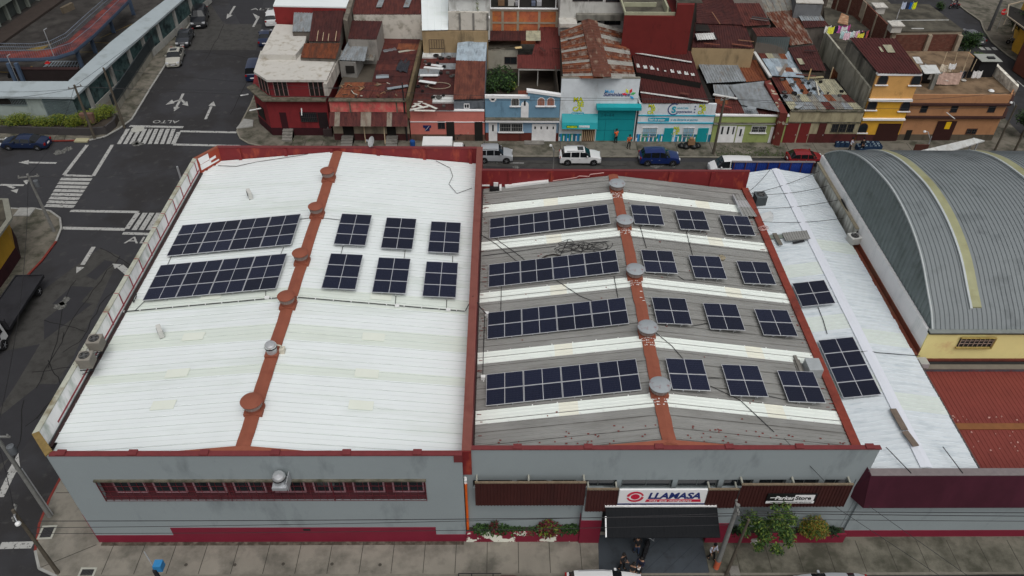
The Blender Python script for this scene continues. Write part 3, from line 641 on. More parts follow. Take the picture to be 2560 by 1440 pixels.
t = MB(); p = Vector((16.0, 26.2, 1.2)); t.grid([[p+Vector((math.cos(a)*r_, math.sin(a)*r_*.5, h)) for a in [k*.785 for k in range(8)]] for r_, h in ((.05,0),(.26,.1),(.2,.3),(.3,.42),(.04,.5))], True)
t.build('plastic_bag', mat('dirty_plastic', (.5,.48,.43), .6, .2, 6), cat='bag', label='crumpled pale plastic bag caught below the street tree')
# ------------------------------------------------------------------ conduits and loose cables on the roofs
M_cab = mat('black_cable', (.02,.02,.022), .6, .1)
def roofline(pts, f, h=.07, n=6):
    out = []
    P_ = [onroof(x, y, f, h) for x, y in pts]
    for a, b in zip(P_[:-1], P_[1:]):
        for k in range(n):
            q = a.lerp(b, k/n); out.append(Vector((q.x, q.y, f(q.x, q.y)+h)))
    out.append(P_[-1]); return out
t = thing('roof_conduit', 'long black conduit with small junction boxes crossing the white roof below the panels', 'conduit', (-14, 41, 8))
m = MB(); L_ = roofline([(310,779),(720,742)], zL, .1, 20); L2 = roofline([(722,742),(1163,778)], zL, .1, 20)
m.tube(L_+L2+[Vector((-2.0, 40.9, 9.12)), Vector((-1.5, 40.9, 8.0)), Vector((-1.1, 40.7, 7.6))], .035, 5); m.build('pipe', M_cab, t)
for q in ((668,745),(993,765),(1121,775)):
    p = onroof(*q, zL, .1); b = MB(); b.box(p.x-.16, p.y-.12, p.z-.04, p.x+.16, p.y+.12, p.z+.1); b.build('junction_box', M_wp, t)
m = MB()
for k in range(22):
    p = (L_+L2)[min(k*2, len(L_+L2)-1)]; m.box(p.x-.03, p.y-.07, p.z-.05, p.x+.03, p.y+.07, p.z+.05)
m.build('clip', M_wp, t)
for i, (pts, lb) in enumerate([([(430,637),(418,664)], 'short cable joining the two long arrays at their left end'), ([(709,618),(700,640)], 'short cable joining the two long arrays near the ridge'), ([(750,548),(790,543),(850,550)], 'thin cable crossing the ridge behind the long rear array'),
    ([(858,614),(852,636)], 'short vertical cable between the two panel columns next to the ridge'), ([(1013,626),(1010,648)], 'short vertical cable between the two middle panel columns'), ([(1132,640),(1131,660)], 'short vertical cable between the two panel columns beside the dividing parapet'),
    ([(990,740),(988,762)], 'short cable dropping from the middle front column to the conduit'), ([(1117,750),(1116,772)], 'short cable dropping from the right front column to the conduit'), ([(665,720),(664,742)], 'short cable dropping from the long front array to the conduit'), ([(362,752),(338,776)], 'short slanting cable at the lower left corner of the long front array'),
    ([(1090,402),(1125,420),(1132,440),(1122,460),(1142,484),(1180,470)], 'thin looping cable lying in the rear right corner of the white roof'), ([(545,414),(590,416),(640,405),(700,396),(770,385)], 'thin cable lying along the rear parapet of the white roof')]):
    m = MB(); m.tube(roofline(pts, zL, .06, 4), .022, 5); m.build('roof_cable', M_cab, label=lb, cat='cable')
for pts, lb in [([(1209,870),(1212,790)], 'grey cable up to the small white box beside the arrays'), ([(1207,938),(1209,860),(1212,785)], 'long dark cable along the left edge of the grey roof'),
    ([(1254,700),(1252,780)], 'thin cable left of the two middle long arrays'), ([(1600,565),(1616,620)], 'cable between the rear and second pairs beside the ridge'), ([(1716,580),(1732,640)], 'cable between the rear and second middle pairs'), ([(1535,690),(1545,745)], 'cable under the right end of the second long array'),
    ([(1420,600),(1400,640),(1390,660)], 'thin cable below the rear long array'), ([(1205,640),(1390,615)], 'dark straight rod lying across the band above the second array'),
    ([(1160,560),(1240,610),(1300,660),(1342,690)], 'dark cable slanting from the dividing parapet to the second array'), ([(1230,590),(1300,640),(1350,685),(1380,700)], 'second dark cable slanting below the rear array'), ([(1390,700),(1450,740),(1500,760)], 'dark cable slanting from the second to the third long array'),
    ([(1640,832),(1680,865),(1710,900)], 'dark cable slanting from a disc ventilator to the panel pair near the ridge'), ([(1770,945),(1802,945)], 'short cable between two pairs in the row nearest the street'), ([(1776,965),(1850,1000),(1935,1080)], 'long thin cable slanting down the right slope to the front parapet'),
    ([(1695,690),(1710,700),(1740,700)], 'short cable between two pairs of the second row'), ([(1730,815),(1770,808)], 'short cable between two pairs of the third row'), ([(1920,990),(1965,1000)], 'short cable linking the last two pairs near the street')]:
    m = MB(); m.tube(roofline(pts, zM, .08, 5), .025, 5); m.build('roof_cable', M_cab, label=lb, cat='cable')
for q, lb in (((1208,944), 'small white junction box left of the front long array'), ((1217,785), 'small white junction box at the corner of the third long array')):
    p = onroof(*q, zM, .15); m = MB(); m.box(p.x-.15, p.y-.12, p.z-.12, p.x+.15, p.y+.12, p.z+.15); m.tube([(p.x, p.y, p.z-.1), (p.x+.05, p.y-.3, p.z-.15)], .03, 5); m.build('junction_box', M_wp, label=lb, cat='box')
# tangle of wires
m = MB()
for k in range(16):
    p = onroof(1460+random.uniform(-55,45), 618+random.uniform(-14,12), zM, .1); r_ = random.uniform(.3,.85); pts = []
    for j in range(15): a = j/14*5.6+k; pts.append((p.x+math.cos(a)*r_*1.3, p.y+math.sin(a)*r_*.7+math.sin(3*a+k)*.1, zM(p.x+math.cos(a)*r_*1.3, p.y)+.08+.04*math.sin(a*2+k)))
    m.tube(pts, .022, 4)
m.build('wire_tangle', M_cab, label='tangled heap of black wire above the second long array', cat='wire')
m = MB(); p = onroof(1378,640,zM,.1)
for k in range(5): m.tube([(p.x+math.cos(a)*(.75-.06*k), p.y+abs(math.sin(a))*(.45-.03*k)-.25, zM(p.x+math.cos(a)*.7, p.y)+.07+.03*k) for a in [j*math.pi/10 for j in range(11)]], .035, 5)
m.build('hose_coil', mat('brown_hose', (.035,.025,.02), .7), label='half coil of brown hose above the second long array', cat='hose')
m = MB(); c = onroof(325, 746, zL, .25); c.x = XL+.75
for k in range(3): m.tube([(c.x+math.sin(a)*.12, c.y+math.cos(a)*(.3+.03*k), c.z+.1+math.sin(a)*(.3+.03*k)) for a in [j*.5236 for j in range(13)]], .03, 5)
m.build('cable_coil', M_cab, label='small upright coil of black cable against the left parapet', cat='cable coil')
# things at the rear left of the grey roof
t = thing('roof_equipment', 'small cluster of white boxes and dark fittings on the rear left of the grey roof', 'equipment', onroof(1237, 474, zM))
m = MB(); p = onroof(1237, 472, zM); m.box(p.x-.45,p.y-.4,p.z,p.x+.4,p.y+.3,p.z+.18); 
for k in range(5): m.box(p.x-.4+k*.16, p.y-.45, p.z+.18, p.x-.3+k*.16, p.y-.1, p.z+.3)
m.build('dark_body', M_blk, t)
m = MB(); m.box(p.x-.1,p.y+.1,p.z+.181,p.x+.3,p.y+.5,p.z+.55); m.box(p.x+.41,p.y-.4,p.z,p.x+.6,p.y+.2,p.z+.35); m.box(p.x-1.3,p.y+.1,p.z+.2,p.x-.46,p.y+.28,p.z+.3); m.build('white_box', M_wp, t)
m = MB(); a = onroof(1263, 466, zM, .15); b = onroof(1371, 453, zM, .15); m.beam(a, b, .32, .2); m.build('white_tube', M_wp, label='long white square tube lying at the rear parapet of the grey roof', cat='tube')
m = MB(); m.tube([onroof(x, y, zM, h) for x, y, h in ((1382,452,.3),(1440,444,.42),(1448,440,.6),(1473,441,.5),(1475,436,.62),(1510,432,.62))], .04, 5); m.build('white_pipe', mat('pinkish_pipe', up(190,150,145), .6), label='thin pinkish pipe running up the foot of the red rear parapet', cat='pipe')
t = thing('sheet_shelter', 'low strip of grey corrugated sheets laid at the rear right of the grey roof', 'metal sheet', (20.8, 53, 7.6))
A1, B1 = onroof(1832, 486, zM, .35), onroof(1856, 486, zM, .35); C1, D1 = onroof(1893, 543, zM, .35), onroof(1858, 541, zM, .35)
for i, (u0, u1) in enumerate(((0,.28),(.28,.6),(.6,1.0))):
    m = MB(); m.corr(A1.lerp(D1, u0), B1.lerp(C1, u0), B1.lerp(C1, u1), A1.lerp(D1, u1), .28, .05, 'trap', lift=.02*i); m.build('sheet', (M_grey, mat('pale_grey_sheet', up(165,165,166), .6, .1), M_grey)[i], t)
m = MB(); m.beam(A1, D1, .1, .06); m.beam(A1-Vector((0,0,.3)), D1-Vector((0,0,.3)), .08, .4); m.build('frame', M_gal, t)
m = MB(); p = onroof(1803, 646, zM, .1); m.grid([[p+Vector((math.cos(a)*r_*1.2, math.sin(a)*r_, h)) for a in [k*.9 for k in range(7)]] for r_, h in ((.25,-.05),(.3,.1),(.12,.26),(.02,.2))], True); m.build('rag', mat('tan_cloth', (.3,.26,.18), .9, .2, 5), label='small crumpled tan cloth on the grey roof above the middle pair', cat='cloth')
# metal duct box
t = thing('duct_box', 'square galvanised duct box straddling the red side beam', 'duct', (20.9, 36, 7.2))
p = at(2034, 915, 7.9); m = MB(); m.box(p.x-.45, p.y-.5, 7.2, p.x+.5, p.y+.6, 8.05); m.build('box', mat('zinc_box', (.42,.45,.46), .4, .12, 3, metal=.2), t, bevel=.02)
m = MB(); m.box(p.x-1.0, p.y-.9, 7.38, p.x-.56, p.y+1.0, 7.5); m.k = 1; m.box(p.x-.9, p.y-.3, 7.501, p.x-.7, p.y+1.3, 7.6); m.build('board', [M_conc, mat('grey_wood', (.2,.19,.17), .9, .3, 4)], t)
t2 = condenser((22.75, at(1888, 500, 6.9).y, 6.55), R(5), 'dark grey round-cornered air conditioner on the narrow white roof behind the red beam', w=.95, d=.95, h=.95, c=(.07,.08,.085))
m = MB(); p = at(1893, 520, 6.4); 
for s_ in (-.3,.3): m.beam((22.0, t2.location.y+s_, 6.5), (23.3, t2.location.y+s_, 6.5), .06); m.beam((22.1, t2.location.y+s_, 7.5), (22.1, t2.location.y+s_, 6.5), .04)
ORG[t2.name] = Vector((0,0,0)); m.v = [Matrix.Rotation(-R(5), 3, 'Z') @ (v-t2.location) for v in m.v]; m.build('bracket', M_blk, t2)
t = thing('electrical_cabinet', 'small pale wedge-shaped cabinet on the far side of the red beam', 'cabinet', (22.4, 48.5, 6.5)); p = at(1915, 546, 6.7)
m = MB(); m.hexa([(p.x-.5,p.y-.4,6.35),(p.x+.5,p.y-.4,6.35),(p.x+.4,p.y+.4,6.35),(p.x-.5,p.y+.4,6.35)], [(p.x-.5,p.y-.4,6.75),(p.x+.5,p.y-.2,7.15),(p.x+.4,p.y+.4,7.2),(p.x-.5,p.y+.4,6.85)]); m.build('casing', mat('pale_casing', (.6,.62,.62), .5), t)
m = MB(); m.box(p.x+.42,p.y-.1,6.8,p.x+.52,p.y+.3,7.1); m.build('grille', M_blk, t)
m = MB()
for k in range(3): m.tube([(21.6+.1*k+math.cos(a)*.28, at(1897,572,7.4).y+math.sin(a)*.28, 7.42+.05*k) for a in [j*.5236 for j in range(13)]], .03, 5)
m.build('cable_coil', mat('pinkish_pipe'), label='small coil of pale cable on top of the red side beam', cat='cable coil')
# ================================================================== narrow white-roofed warehouse
def zN(x, y): return 7.0-.62*abs(x-25.45)/3.6
hn = thing('warehouse', 'narrow warehouse with a silvery white gabled roof and maroon cladding in front', 'warehouse', (22.3, 27.5, 0))
NX0, NX1 = 22.06, 29.15
M_silv = mat('silvery_roof', up(208,215,219), .45, .05, .8, stain=up(182,192,198), stain_amt=.45, stain_scale=1.6, stretch=(.4,2.4,1))
m = MB(); N = 44; y0_, y1_ = 27.75, 61.3; pit = (y1_-y0_)/N
for k in range(N):
    a, b = y0_+k*pit, y0_+(k+1)*pit
    for (xa, xb) in ((25.45, NX0), (25.45, NX1+random.uniform(-.04,.04))):
        m.k = 1 if any(abs((a+b)/2-c_) < .7 for c_ in ((34.4, 40.6, 46.6) if xb < 25 else (33.4, 39.4, 49.6))) else 0
        m.corr((xa, a, zN(xa, a)), (xa, b, zN(xa, b)), (xb, b, zN(xb, b)), (xb, a, zN(xb, a)), pit/2, .035, 'seam')
m.build('roof', [M_silv, mat('faded_green_sheet', up(206,214,209), .5, .05, 1)], hn)
m = MB(); strip(m, zN, 25.55, .75, 27.75, 61.3, 30, .08, .04, .01)
m.build('ridge_flashing', mat('smooth_white_flashing', up(216,220,228), .5, .03), hn)
m = MB(); m.box(22.3, 27.45, .0, 31.5+9, 27.6, 4.1); m.box(22.06, 27.6, 0, 22.3, 27.7, 6.35); m.box(22.3, 61.35, 0, 29.3, 61.5, 6.4); m.box(NX1-.2, 27.7, 0, NX1-.05, 61.3, 6.3)
m.build('wall', M_gwall, hn)
m = MB(); m.box(22.3, 27.42, 0, 41, 27.448, .72); m.build('base_band', M_mar, hn)
m = MB(); m.box(36.9-3.1, 27.4, 2.15, 34.5, 27.449, 2.45); m.build('wall_vent', M_dk, hn)
M_clad = mat('maroon_cladding', wl(50,20,30), .55, .1, 1.2, stain=wl(62,26,38), stain_amt=.5, stain_scale=.5, stretch=(1,1,.25))
m = MB(); m.hexa([(22.35,26.95,4.0),(41,26.95,4.0),(41,27.44,4.1),(22.35,27.44,4.1)], [(21.95,27.2,6.98),(41,27.2,6.98),(41,27.5,6.98),(21.95,27.5,6.98)])
for k in range(24): x = 22.6+k*.78; m.box(x, 26.93+.0, 4.02, x+.03, 26.949, 4.05)
m.build('cladding', M_clad, hn)
m = MB(); m.box(22.0, 27.18, 6.981, 41, 27.7, 7.03); m.build('top_flashing', mat('grey_flashing', up(120,112,112), .6, .15, 3), hn)
m = MB(); m.hexa([(21.5,27.85,4.3),(22.33,26.95,4.0),(22.34,27.44,4.0),(21.95,28.1,4.3)], [(21.75,27.85,7.5),(21.94,27.2,6.98),(21.95,27.5,6.98),(22.05,28.1,7.5)]); m.build('side_cladding', M_clad, hn)
# boards lying along the ridge
for i, (q0, q1) in enumerate((((2232,1022),(2262,1075)), ((2262,1078),(2290,1115)))):
    a = onroof(*q0, zN, .2); b = onroof(*q1, zN, .2); m = MB(); m.beam(a, b, .42, .05); m.build('board', mat('old_board', up(110,98,88), .9, .25, 3), label=('weathered grey board on the narrow roof ridge, the upper one', 'weathered brown board on the narrow roof ridge, the lower one')[i], cat='board', org=a)
for q0, q1, w_, lb in (((1908,594),(1960,590),.5,'greenish plank lying across the narrow white roof'), ((1936,583),(1952,612),.35,'short plank lying across the greenish plank'), ((1982,607),(2011,602),.2,'dark short board beside the grey corrugated sheet')):
    a = onroof(*q0, zN, .15 if w_ != .35 else .22); b = onroof(*q1, zN, .15 if w_ != .35 else .22); m = MB(); m.beam(a, b, w_, .05); m.build('board', mat('old_board_%d' % (w_*100), up(*((120,128,120) if w_ == .5 else (105,100,92) if w_ == .35 else (40,40,44))), .9, .2, 3), label=lb, cat='board', org=a)
m = MB(); q = [onroof(x, y, zN, .3) for x, y in ((1955,582),(2017,576),(2026,596),(1965,602))]; m.corr(q[0], q[1], q[2], q[3], .2, .04, 'trap'); m.slab([q[0]-Vector((0,0,.01)), q[1]-Vector((0,0,.01)), q[2]-Vector((0,0,.01)), q[3]-Vector((0,0,.01))], .04); m.build('corrugated_sheet', M_grey, label='rectangular grey corrugated sheet lying on the narrow white roof', cat='metal sheet')
array(1, 2, (23.62, 43.7, zN(23.6, 43)+.3), -R(8.5), 'lone pair of solar panels on the narrow white roof', 'solar panels on the narrow white roof', legs=.25)
array(1, 4, (23.68, 36.1, zN(23.6, 36)+.3), -R(8.5), 'four solar panels in one column on the narrow white roof', 'solar panels on the narrow white roof', legs=.25)
for q in ([(2045,768),(2058,800),(2068,835)], [(2150,880),(2200,882),(2300,890)]):
    m = MB(); m.tube(roofline(q, zN, .07, 6), .025, 5); m.build('roof_cable', M_cab, label='thin cable running down from the lone pair of panels' if q[0][0] == 2045 else 'thin cable running right from the four-panel column', cat='cable')
t = thing('fence', 'tall blue corrugated fence with rusty posts behind the narrow white roof', 'fence', (25, 61.7, 6.2))
m = MB(); m.corr((21.6,61.9,6.0), (29.2,61.9,6.0), (29.2,61.9,7.4), (21.6,61.9,7.4), .22, .03, 'trap'); m.face([(21.6,61.95,6),(29.2,61.95,6),(29.2,61.95,7.4),(21.6,61.95,7.4)]); m.build('sheet', mat('blue_sheet', wl(24,44,104), .5, .1, 2), t)
for k in range(8): m = MB(); x = 21.7+k*1.06; m.box(x, 61.76, 5.9, x+.07, 61.85, 7.42); m.build('post', mat('rusty_post', wl(62,32,34), .8), t)
m = MB(); m.box(21.5, 61.74, 7.421, 29.3, 62.0, 7.47); m.build('top_rail', mat('grey_flashing'), t)
for i, ((x0,y0,z0),(x1,y1,z1)) in enumerate([((21.9,54.5,8.0),(25.0,61.8,7.3)), ((21.9,53.2,7.9),(29.9,61.0,7.0)), ((22.0,52.8,7.6),(29.9,57.2,7.0)), ((21.9,50.0,7.4),(29.9,53.7,6.9)), ((22.0,47.4,7.4),(29.9,49.9,6.9))]):
    pa = [(1870,480),(1875,485),(1905,486),(1888,521),(1905,554)][i]; pb = [(1925,424),(2048,428),(2071,464),(2095,500),(2110,545)][i]
    a = at(*pa, 7.4); b = at(*pb, 7.2 if i else 7.5); m = MB(); m.tube(wavy(a, b, .25), .022, 5)
    m.build('guy_cable', M_cab, label=('black cable from the red beam to the blue fence', 'black cable from the beam to the rear corner of the stained wall', 'black cable from the dark air conditioner to the stained wall', 'black cable crossing the narrow roof in front of the dark air conditioner', 'black cable crossing the narrow roof above the corrugated sheet')[i], cat='cable')
for q0, q1, lb in (((2215,1118),(2278,1183),'dark rod slanting over the front left of the narrow white roof'), ((2357,1117),(2407,1183),'dark rod slanting over the front right of the narrow white roof')):
    m = MB(); m.tube([at(*q0, 7.0), at(*q1, 7.05)], .03, 5); m.build('rod', M_cab, label=lb, cat='rod')
# ================================================================== vault warehouse
hv = thing('warehouse', 'large warehouse with a grey barrel vault roof and yellow front wall', 'warehouse', (30, 38.4, 0))
VX = 30.0; VX2 = 66; VY0, VY1, VZ0, VZ1 = 38.55, 62.0, 8.35, 8.1
def arc(u):                                   # u 0..1 front eave -> rear eave
    K = [(38.45,8.2),(39.3,9.0),(40.5,9.75),(43.0,11.2),(46.0,12.15),(49.3,12.55),(52.3,12.35),(55.5,11.75),(58.5,10.6),(60.6,9.3),(62.0,8.2)]
    f_ = u*(len(K)-1); i = min(int(f_), len(K)-2); t_ = f_-i
    p = [K[max(i-1,0)], K[i], K[i+1], K[min(i+2,len(K)-1)]]
    q = [.5*((2*p[1][c])+(-p[0][c]+p[2][c])*t_+(2*p[0][c]-5*p[1][c]+4*p[2][c]-p[3][c])*t_*t_+(-p[0][c]+3*p[1][c]-3*p[2][c]+p[3][c])*t_**3) for c in (0,1)]
    return q
NA = 40; pr_ = []; xv = VX
M_vault = mat('vault_metal', up(120,126,128), .5, .06, .5, stain=up(92,98,100), stain_amt=.35, stain_scale=.5)
while xv < VX2:
    for dx, h in ((0,0),(.24,0),(.265,.055),(.305,.055),(.33,0)): pr_.append((xv+dx, h))
    xv += .33
m = MB(); rows = []
for k in range(NA+1):
    y, z = arc(k/NA); y2, z2 = arc(min(1, k/NA+.01)); y1_, z1_ = arc(max(0, k/NA-.01)); tx, tz = y2-y1_, z2-z1_; l_ = math.hypot(tx, tz); ny, nz = -tz/l_, tx/l_
    rows.append([(x, y+ny*h, z+nz*h) for x, h in pr_])
m.grid(rows); m.build('roof', M_vault, hv)
m = MB()
for xb, w_, u0 in ((32.9, .65, .13), (41.2, .75, .3), (49.8, .75, .3)):
    rows = []; 
    for k in range(NA+1):
        y, z = arc(u0+(1-u0)*k/NA); rows.append([(xb, y, z+.02), (xb, y, z+.13), (xb+w_, y, z+.13), (xb+w_, y, z+.02)])
    m.grid(rows); m.face(rows[0])
m.build('skylight_strip', mat('yellowed_fibreglass', up(150,150,116), .5, .1, 1.2, stain=up(132,128,88), stain_amt=.3), hv)
m = MB()
for xb in (32.76, 41.05, 49.65):
    rows = []
    for k in range(NA+1):
        y, z = arc(.12+.88*k/NA); rows.append([(xb-.03, y, z+.03), (xb-.03, y, z+.16), (xb+.13, y, z+.16), (xb+.13, y, z+.03)])
    m.grid(rows); m.face(rows[0])
rows = []
for k in range(NA+1): y, z = arc(k/NA); rows.append([(VX-.04, y, z-.05), (VX-.04, y, z+.08), (VX+.06, y, z+.08), (VX+.06, y, z+.03)])
m.grid(rows); m.build('rim_flashing', mat('pale_rim', up(176,182,182), .5, .08), hv)
# gable infill: ribbed curtain facing left
m = MB(); y = VY0+.1; a_ = []; b_ = []
def arcz(y):
    lo, hi = 0., 1.
    for _ in range(24):
        md = (lo+hi)/2
        if arc(md)[0] < y: lo = md
        else: hi = md
    return arc(lo)[1]
while y < VY1-.1:
    for dy, h in ((0,0),(.28,0),(.34,.1),(.46,.1),(.52,0)):
        yy = min(y+dy, VY1-.05); a_.append((VX+.05-h, yy, 8.0)); b_.append((VX+.05-h, yy, max(8.02, arcz(yy)-.02)))
    y += .55
m.grid([a_, b_]); m.build('gable_sheet', mat('gable_metal', wl(88,96,96), .55, .06, 1, stain=wl(72,80,78), stain_amt=.4, stain_scale=.6), hv)
m = MB(); m.box(VX-.22, VY0-.12, 5.6, VX-.02, VY1+.1, 8.05); m.build('side_wall', mat('white_side_wall', wl(186,190,192,.52), .75, .06, .5, stain=wl(146,150,150), stain_amt=.25, stain_scale=.6, stretch=(1,1,.25)), hv)
m = MB(); k = 0; y = 51.5
while y < VY1:                                   # streaked weathered lower part at the rear
    m.box(VX-.4, y, 5.75, VX-.222, min(y+1.4, VY1), 7.25-.02*k); y += 1.42; k += 1
m.k = 1; m.box(VX-.5, 51.5, 7.27, VX-.222, VY1, 7.36); m.build('weathered_wall', [mat('streaked_wall', wl(165,165,158,.55), .85, .15, 1, stain=wl(88,86,78), stain_amt=.75, stain_scale=.9, stretch=(1,1.5,.35)), mat('stained_ledge', up(150,142,122), .9, .2, 2)], hv)
m = MB(); m.box(NX1+.02, 38.3, 5.75, VX-.222, 51.45, 5.98); m.k = 1; m.box(VX-.28, 38.3, 5.98, VX-.222, 51.45, 6.45)
for k in range(60): y = 38.5+k*.217; m.k = 0; 
m.build('gutter', [mat('rust_gutter', up(124,68,52), .8, .15, 1.5, stain=up(120,88,72), stain_amt=.4), MATS['rust_gutter']], hv)
m = MB(); m.box(VX-.2, 38.33, 3.4, VX2, 38.5, 8.12); m.build('front_wall', mat('yellow_front', wl(198,166,114), .8, .06, .6, stain=wl(160,136,96), stain_amt=.2, stain_scale=.8), hv)
m = MB(); m.box(VX-.25, 38.18, 8.0, VX2, 38.5, 8.18); m.k = 1; m.box(VX-.27, 38.1, 8.18, VX2, 38.55, 8.24); m.build('eave_gutter', [mat('black_mould', (.03,.033,.025), .95, .4, 2), mat('eave_top', up(125,130,126), .8, .2, 2)], hv)
p0, p1 = at(2386, 866, y=38.3), at(2484, 840, y=38.3)
w_ = MB(); wx0, wx1, wz0, wz1 = 32.2, 34.55, 6.75, 7.65
w_.box(wx0, 38.26, wz0, wx1, 38.329, wz1); w_ = w_.build('window', M_dk, hv)
g = MB()
for k in range(8): x = wx0+.02+k*(wx1-wx0-.04)/7; g.box(x-.02, 38.16, wz0+.1, x+.02, 38.2, wz1)
for z in (wz0+.35, wz0+.62): g.box(wx0, 38.2, z-.02, wx1, 38.23, z+.02)
g.build('bars', mat('window_bars', wl(120,105,95), .7), w_)
g = MB(); g.box(wx0-.08, 38.1, wz0-.1, wx1+.08, 38.259, wz0-.001); g.box(wx0-.08, 38.1, wz1+.001, wx1+.08, 38.259, wz1+.06); g.box(wx1+.001, 38.1, wz0, wx1+.08, 38.259, wz1); g.build('sill', mat('mouldy_yellow', wl(120,105,60), .9, .3, 4), w_)
t = condenser((29.3, at(2133, 600, 6.6).y, 6.35), R(12), 'white air conditioner with open round fan at the end of the rust gutter', w=.85, d=.85, h=.7, c=(.55,.55,.52))
m = MB(); ps = [at(x, y, z) for x, y, z in ((2104,498,7.5),(2120,530,7.3),(2148,568,7.2),(2138,592,6.9))]; m.tube(ps, .07, 6); m.build('drain_pipe', M_blk, label='black pipe running along the stained wall to the white air conditioner', cat='pipe')
m = MB(); p = at(2305, 893, 6.1); m.box(p.x-.5, p.y-.6, 5.6, p.x+.35, p.y+.1, 6.0); m.build('gutter_outlet', M_gal, label='square metal gutter outlet below the corner of the yellow wall', cat='gutter')
# red roof building
hr = thing('warehouse', 'low building with a brick-red ribbed roof below the yellow wall', 'warehouse', (29.3, 27.8, 0))
m = MB(); m.corr((29.25,27.75,5.1), (46,27.75,5.1), (46,37.4,5.1), (29.25,37.4,5.1), .3, .025, 'trap'); m.build('roof', mat('brick_red_roof', up(122,57,50), .6, .08, 1, stain=up(106,47,42), stain_amt=.3), hr)
m = MB(); m.box(29.4, 32.15, 5.13, 46, 32.65, 5.18); m.build('ochre_strip', mat('ochre_sheet', up(128,84,50), .7, .15, 2), hr)
m = MB()
for k in range(55): x = 29.6+random.random()*8; y = random.choice([31.8,33.1,31.1,30.6])+random.uniform(-.2,.2); w_ = random.uniform(.02,.05); m.box(x-w_, y-w_, 5.1, x+w_, y+w_, 5.17)
m.build('paint_dabs', mat('pale_dab', up(190,150,140), .7), hr, kind='stuff')
m = MB(); m.box(29.2, 37.42, 4.6, 46, 37.5, 5.35); m.build('clerestory', mat('grey_clerestory', wl(62,62,68), .5, .3, 2, stain=wl(90,40,40), stain_amt=.35, stain_scale=2.2, stretch=(1,1,.2)), hr)
m = MB(); m.box(29.6, 37.36, 5.351, 46, 37.8, 5.42); m.k = 1; m.box(29.8, 37.81, 5.2, 46, 38.1, 5.4); m.k = 2; m.box(29.9, 38.12, 5.3, 46, 38.32, 5.5); m.build('eave', [mat('eave_grey', up(112,106,98), .8, .15, 2), M_dk, mat('rust_eave', up(92,44,36), .8, .3, 3)], hr)
m = MB(); m.box(NX1+.03, 27.75, 6.1, NX1+.12, 37.4, 6.36); m.build('joint_strip', mat('dark_joint', (.09,.08,.08), .9, .3, 3), hr)
m = MB(); m.box(29.3, 27.7, 0, 46, 38, 4.5); m.build('wall', M_conc, hr)
m = MB(); m.tube([at(2520,1176,6.7), at(2560,1184,6.8), at(2600,1190,6.9)], .05, 5); m.build('rod', M_cab, label='dark pipe stub at the front right of the brick-red roof', cat='pipe')
RZ = -.13                                   # road level; pavements are at 0
M_asph = mat('asphalt', up(54,54,57), .85, .10, .22, fine=.10, c2=up(46,45,46), c2_amt=.45, c2_scale=.12, sharp=.05, stain=up(72,71,70), stain_amt=.18, stain_scale=.9)
g = MB(); g.face([(-600,-300,RZ),(600,-300,RZ),(600,900,RZ),(-600,900,RZ)]); g.build('ground', M_asph, kind='structure')
def patch(name, pts, m_, z=RZ+.004, **k):
    b = MB(); b.face([at(x, y, z) for x, y in pts]); return b.build(name, m_, kind='structure', **k)
M_p1 = mat('asphalt_patch_dark', up(49,49,52), .9, .12, .8, fine=.1); M_p2 = mat('asphalt_worn', up(66,65,63), .9, .15, .6, fine=.12, stain=up(50,49,47), stain_amt=.5, stain_scale=1.2, stretch=(1,1,1))
for i, (pts, m_) in enumerate([([(0,900),(60,760),(250,620),(300,640),(180,900),(0,1180)], M_p2), ([(215,690),(262,650),(285,655),(240,700)], M_p1), ([(130,760),(180,715),(235,718),(190,770)], M_p1), ([(110,800),(175,750),(230,760),(110,850)], M_p1), ([(0,880),(100,860),(40,960),(0,1020)], M_p1),
    ([(570,0),(660,0),(640,70),(600,60)], M_p1), ([(470,125),(640,125),(655,60),(560,60),(520,0),(490,0)], M_p2), ([(0,1040),(100,960),(160,960),(60,1120),(0,1160)], M_p1), ([(1190,415),(1780,430),(1780,405),(1195,400)], M_p2)]): patch('road_patch', pts, m_, RZ+.003+i*.0012)
# cracks
m = MB(); random.seed(3)
for (x, y, n, dx, dy) in ((300,640,9,-16,22),(190,700,8,-8,26),(250,620,6,14,8),(110,800,6,18,4),(230,880,8,-18,24),(120,900,8,8,12),(60,1000,7,-6,22),(500,130,7,24,2),(560,60,6,-8,20),(640,150,6,-12,24),(250,760,7,-14,20),(160,830,7,-12,22),(330,660,5,-14,20),(210,950,8,-20,16),(80,930,7,22,-4),(1300,408,8,30,1)):
    pts = [(x, y)]
    for k in range(n): pts.append((pts[-1][0]+dx*random.uniform(.6,1.3)+random.uniform(-5,5), pts[-1][1]+dy*random.uniform(.6,1.3)+random.uniform(-3,3)))
    for a, b in zip(pts[:-1], pts[1:]):
        A, B = at(*a, RZ+.016), at(*b, RZ+.016); d = (B-A).normalized(); n_ = Vector((-d.y, d.x, 0))*.035; m.face([A-n_, B-n_, B+n_, A+n_])
m.build('road_cracks', mat('crack', up(30,29,29), .95), kind='structure')
M_mark = mat('road_marking', up(165,165,162), .8, .1, 1.5, c2=up(70,70,70), c2_amt=.3, c2_scale=5, sharp=.05)
MZ = RZ+.02
mk = MB()
def line(a, b, w, m=None):
    A, B = at(*a, MZ), at(*b, MZ); d = (B-A).normalized(); n_ = Vector((-d.y, d.x, 0))*w/2; (m or mk).face([A-n_, B-n_, B+n_, A+n_])
for k in range(9): line((297+15.4*k, 360), (320+14.3*k, 322), .45)
line((324,315), (458,318), .45); line((450,328), (592,331), .4); line((433,361), (600,365), .4); line((447,330), (433,360), .5)
for k in range(8): line((151-5.4*k, 447.5+9.4*k), (229-6.2*k, 449+9.6*k), .5)
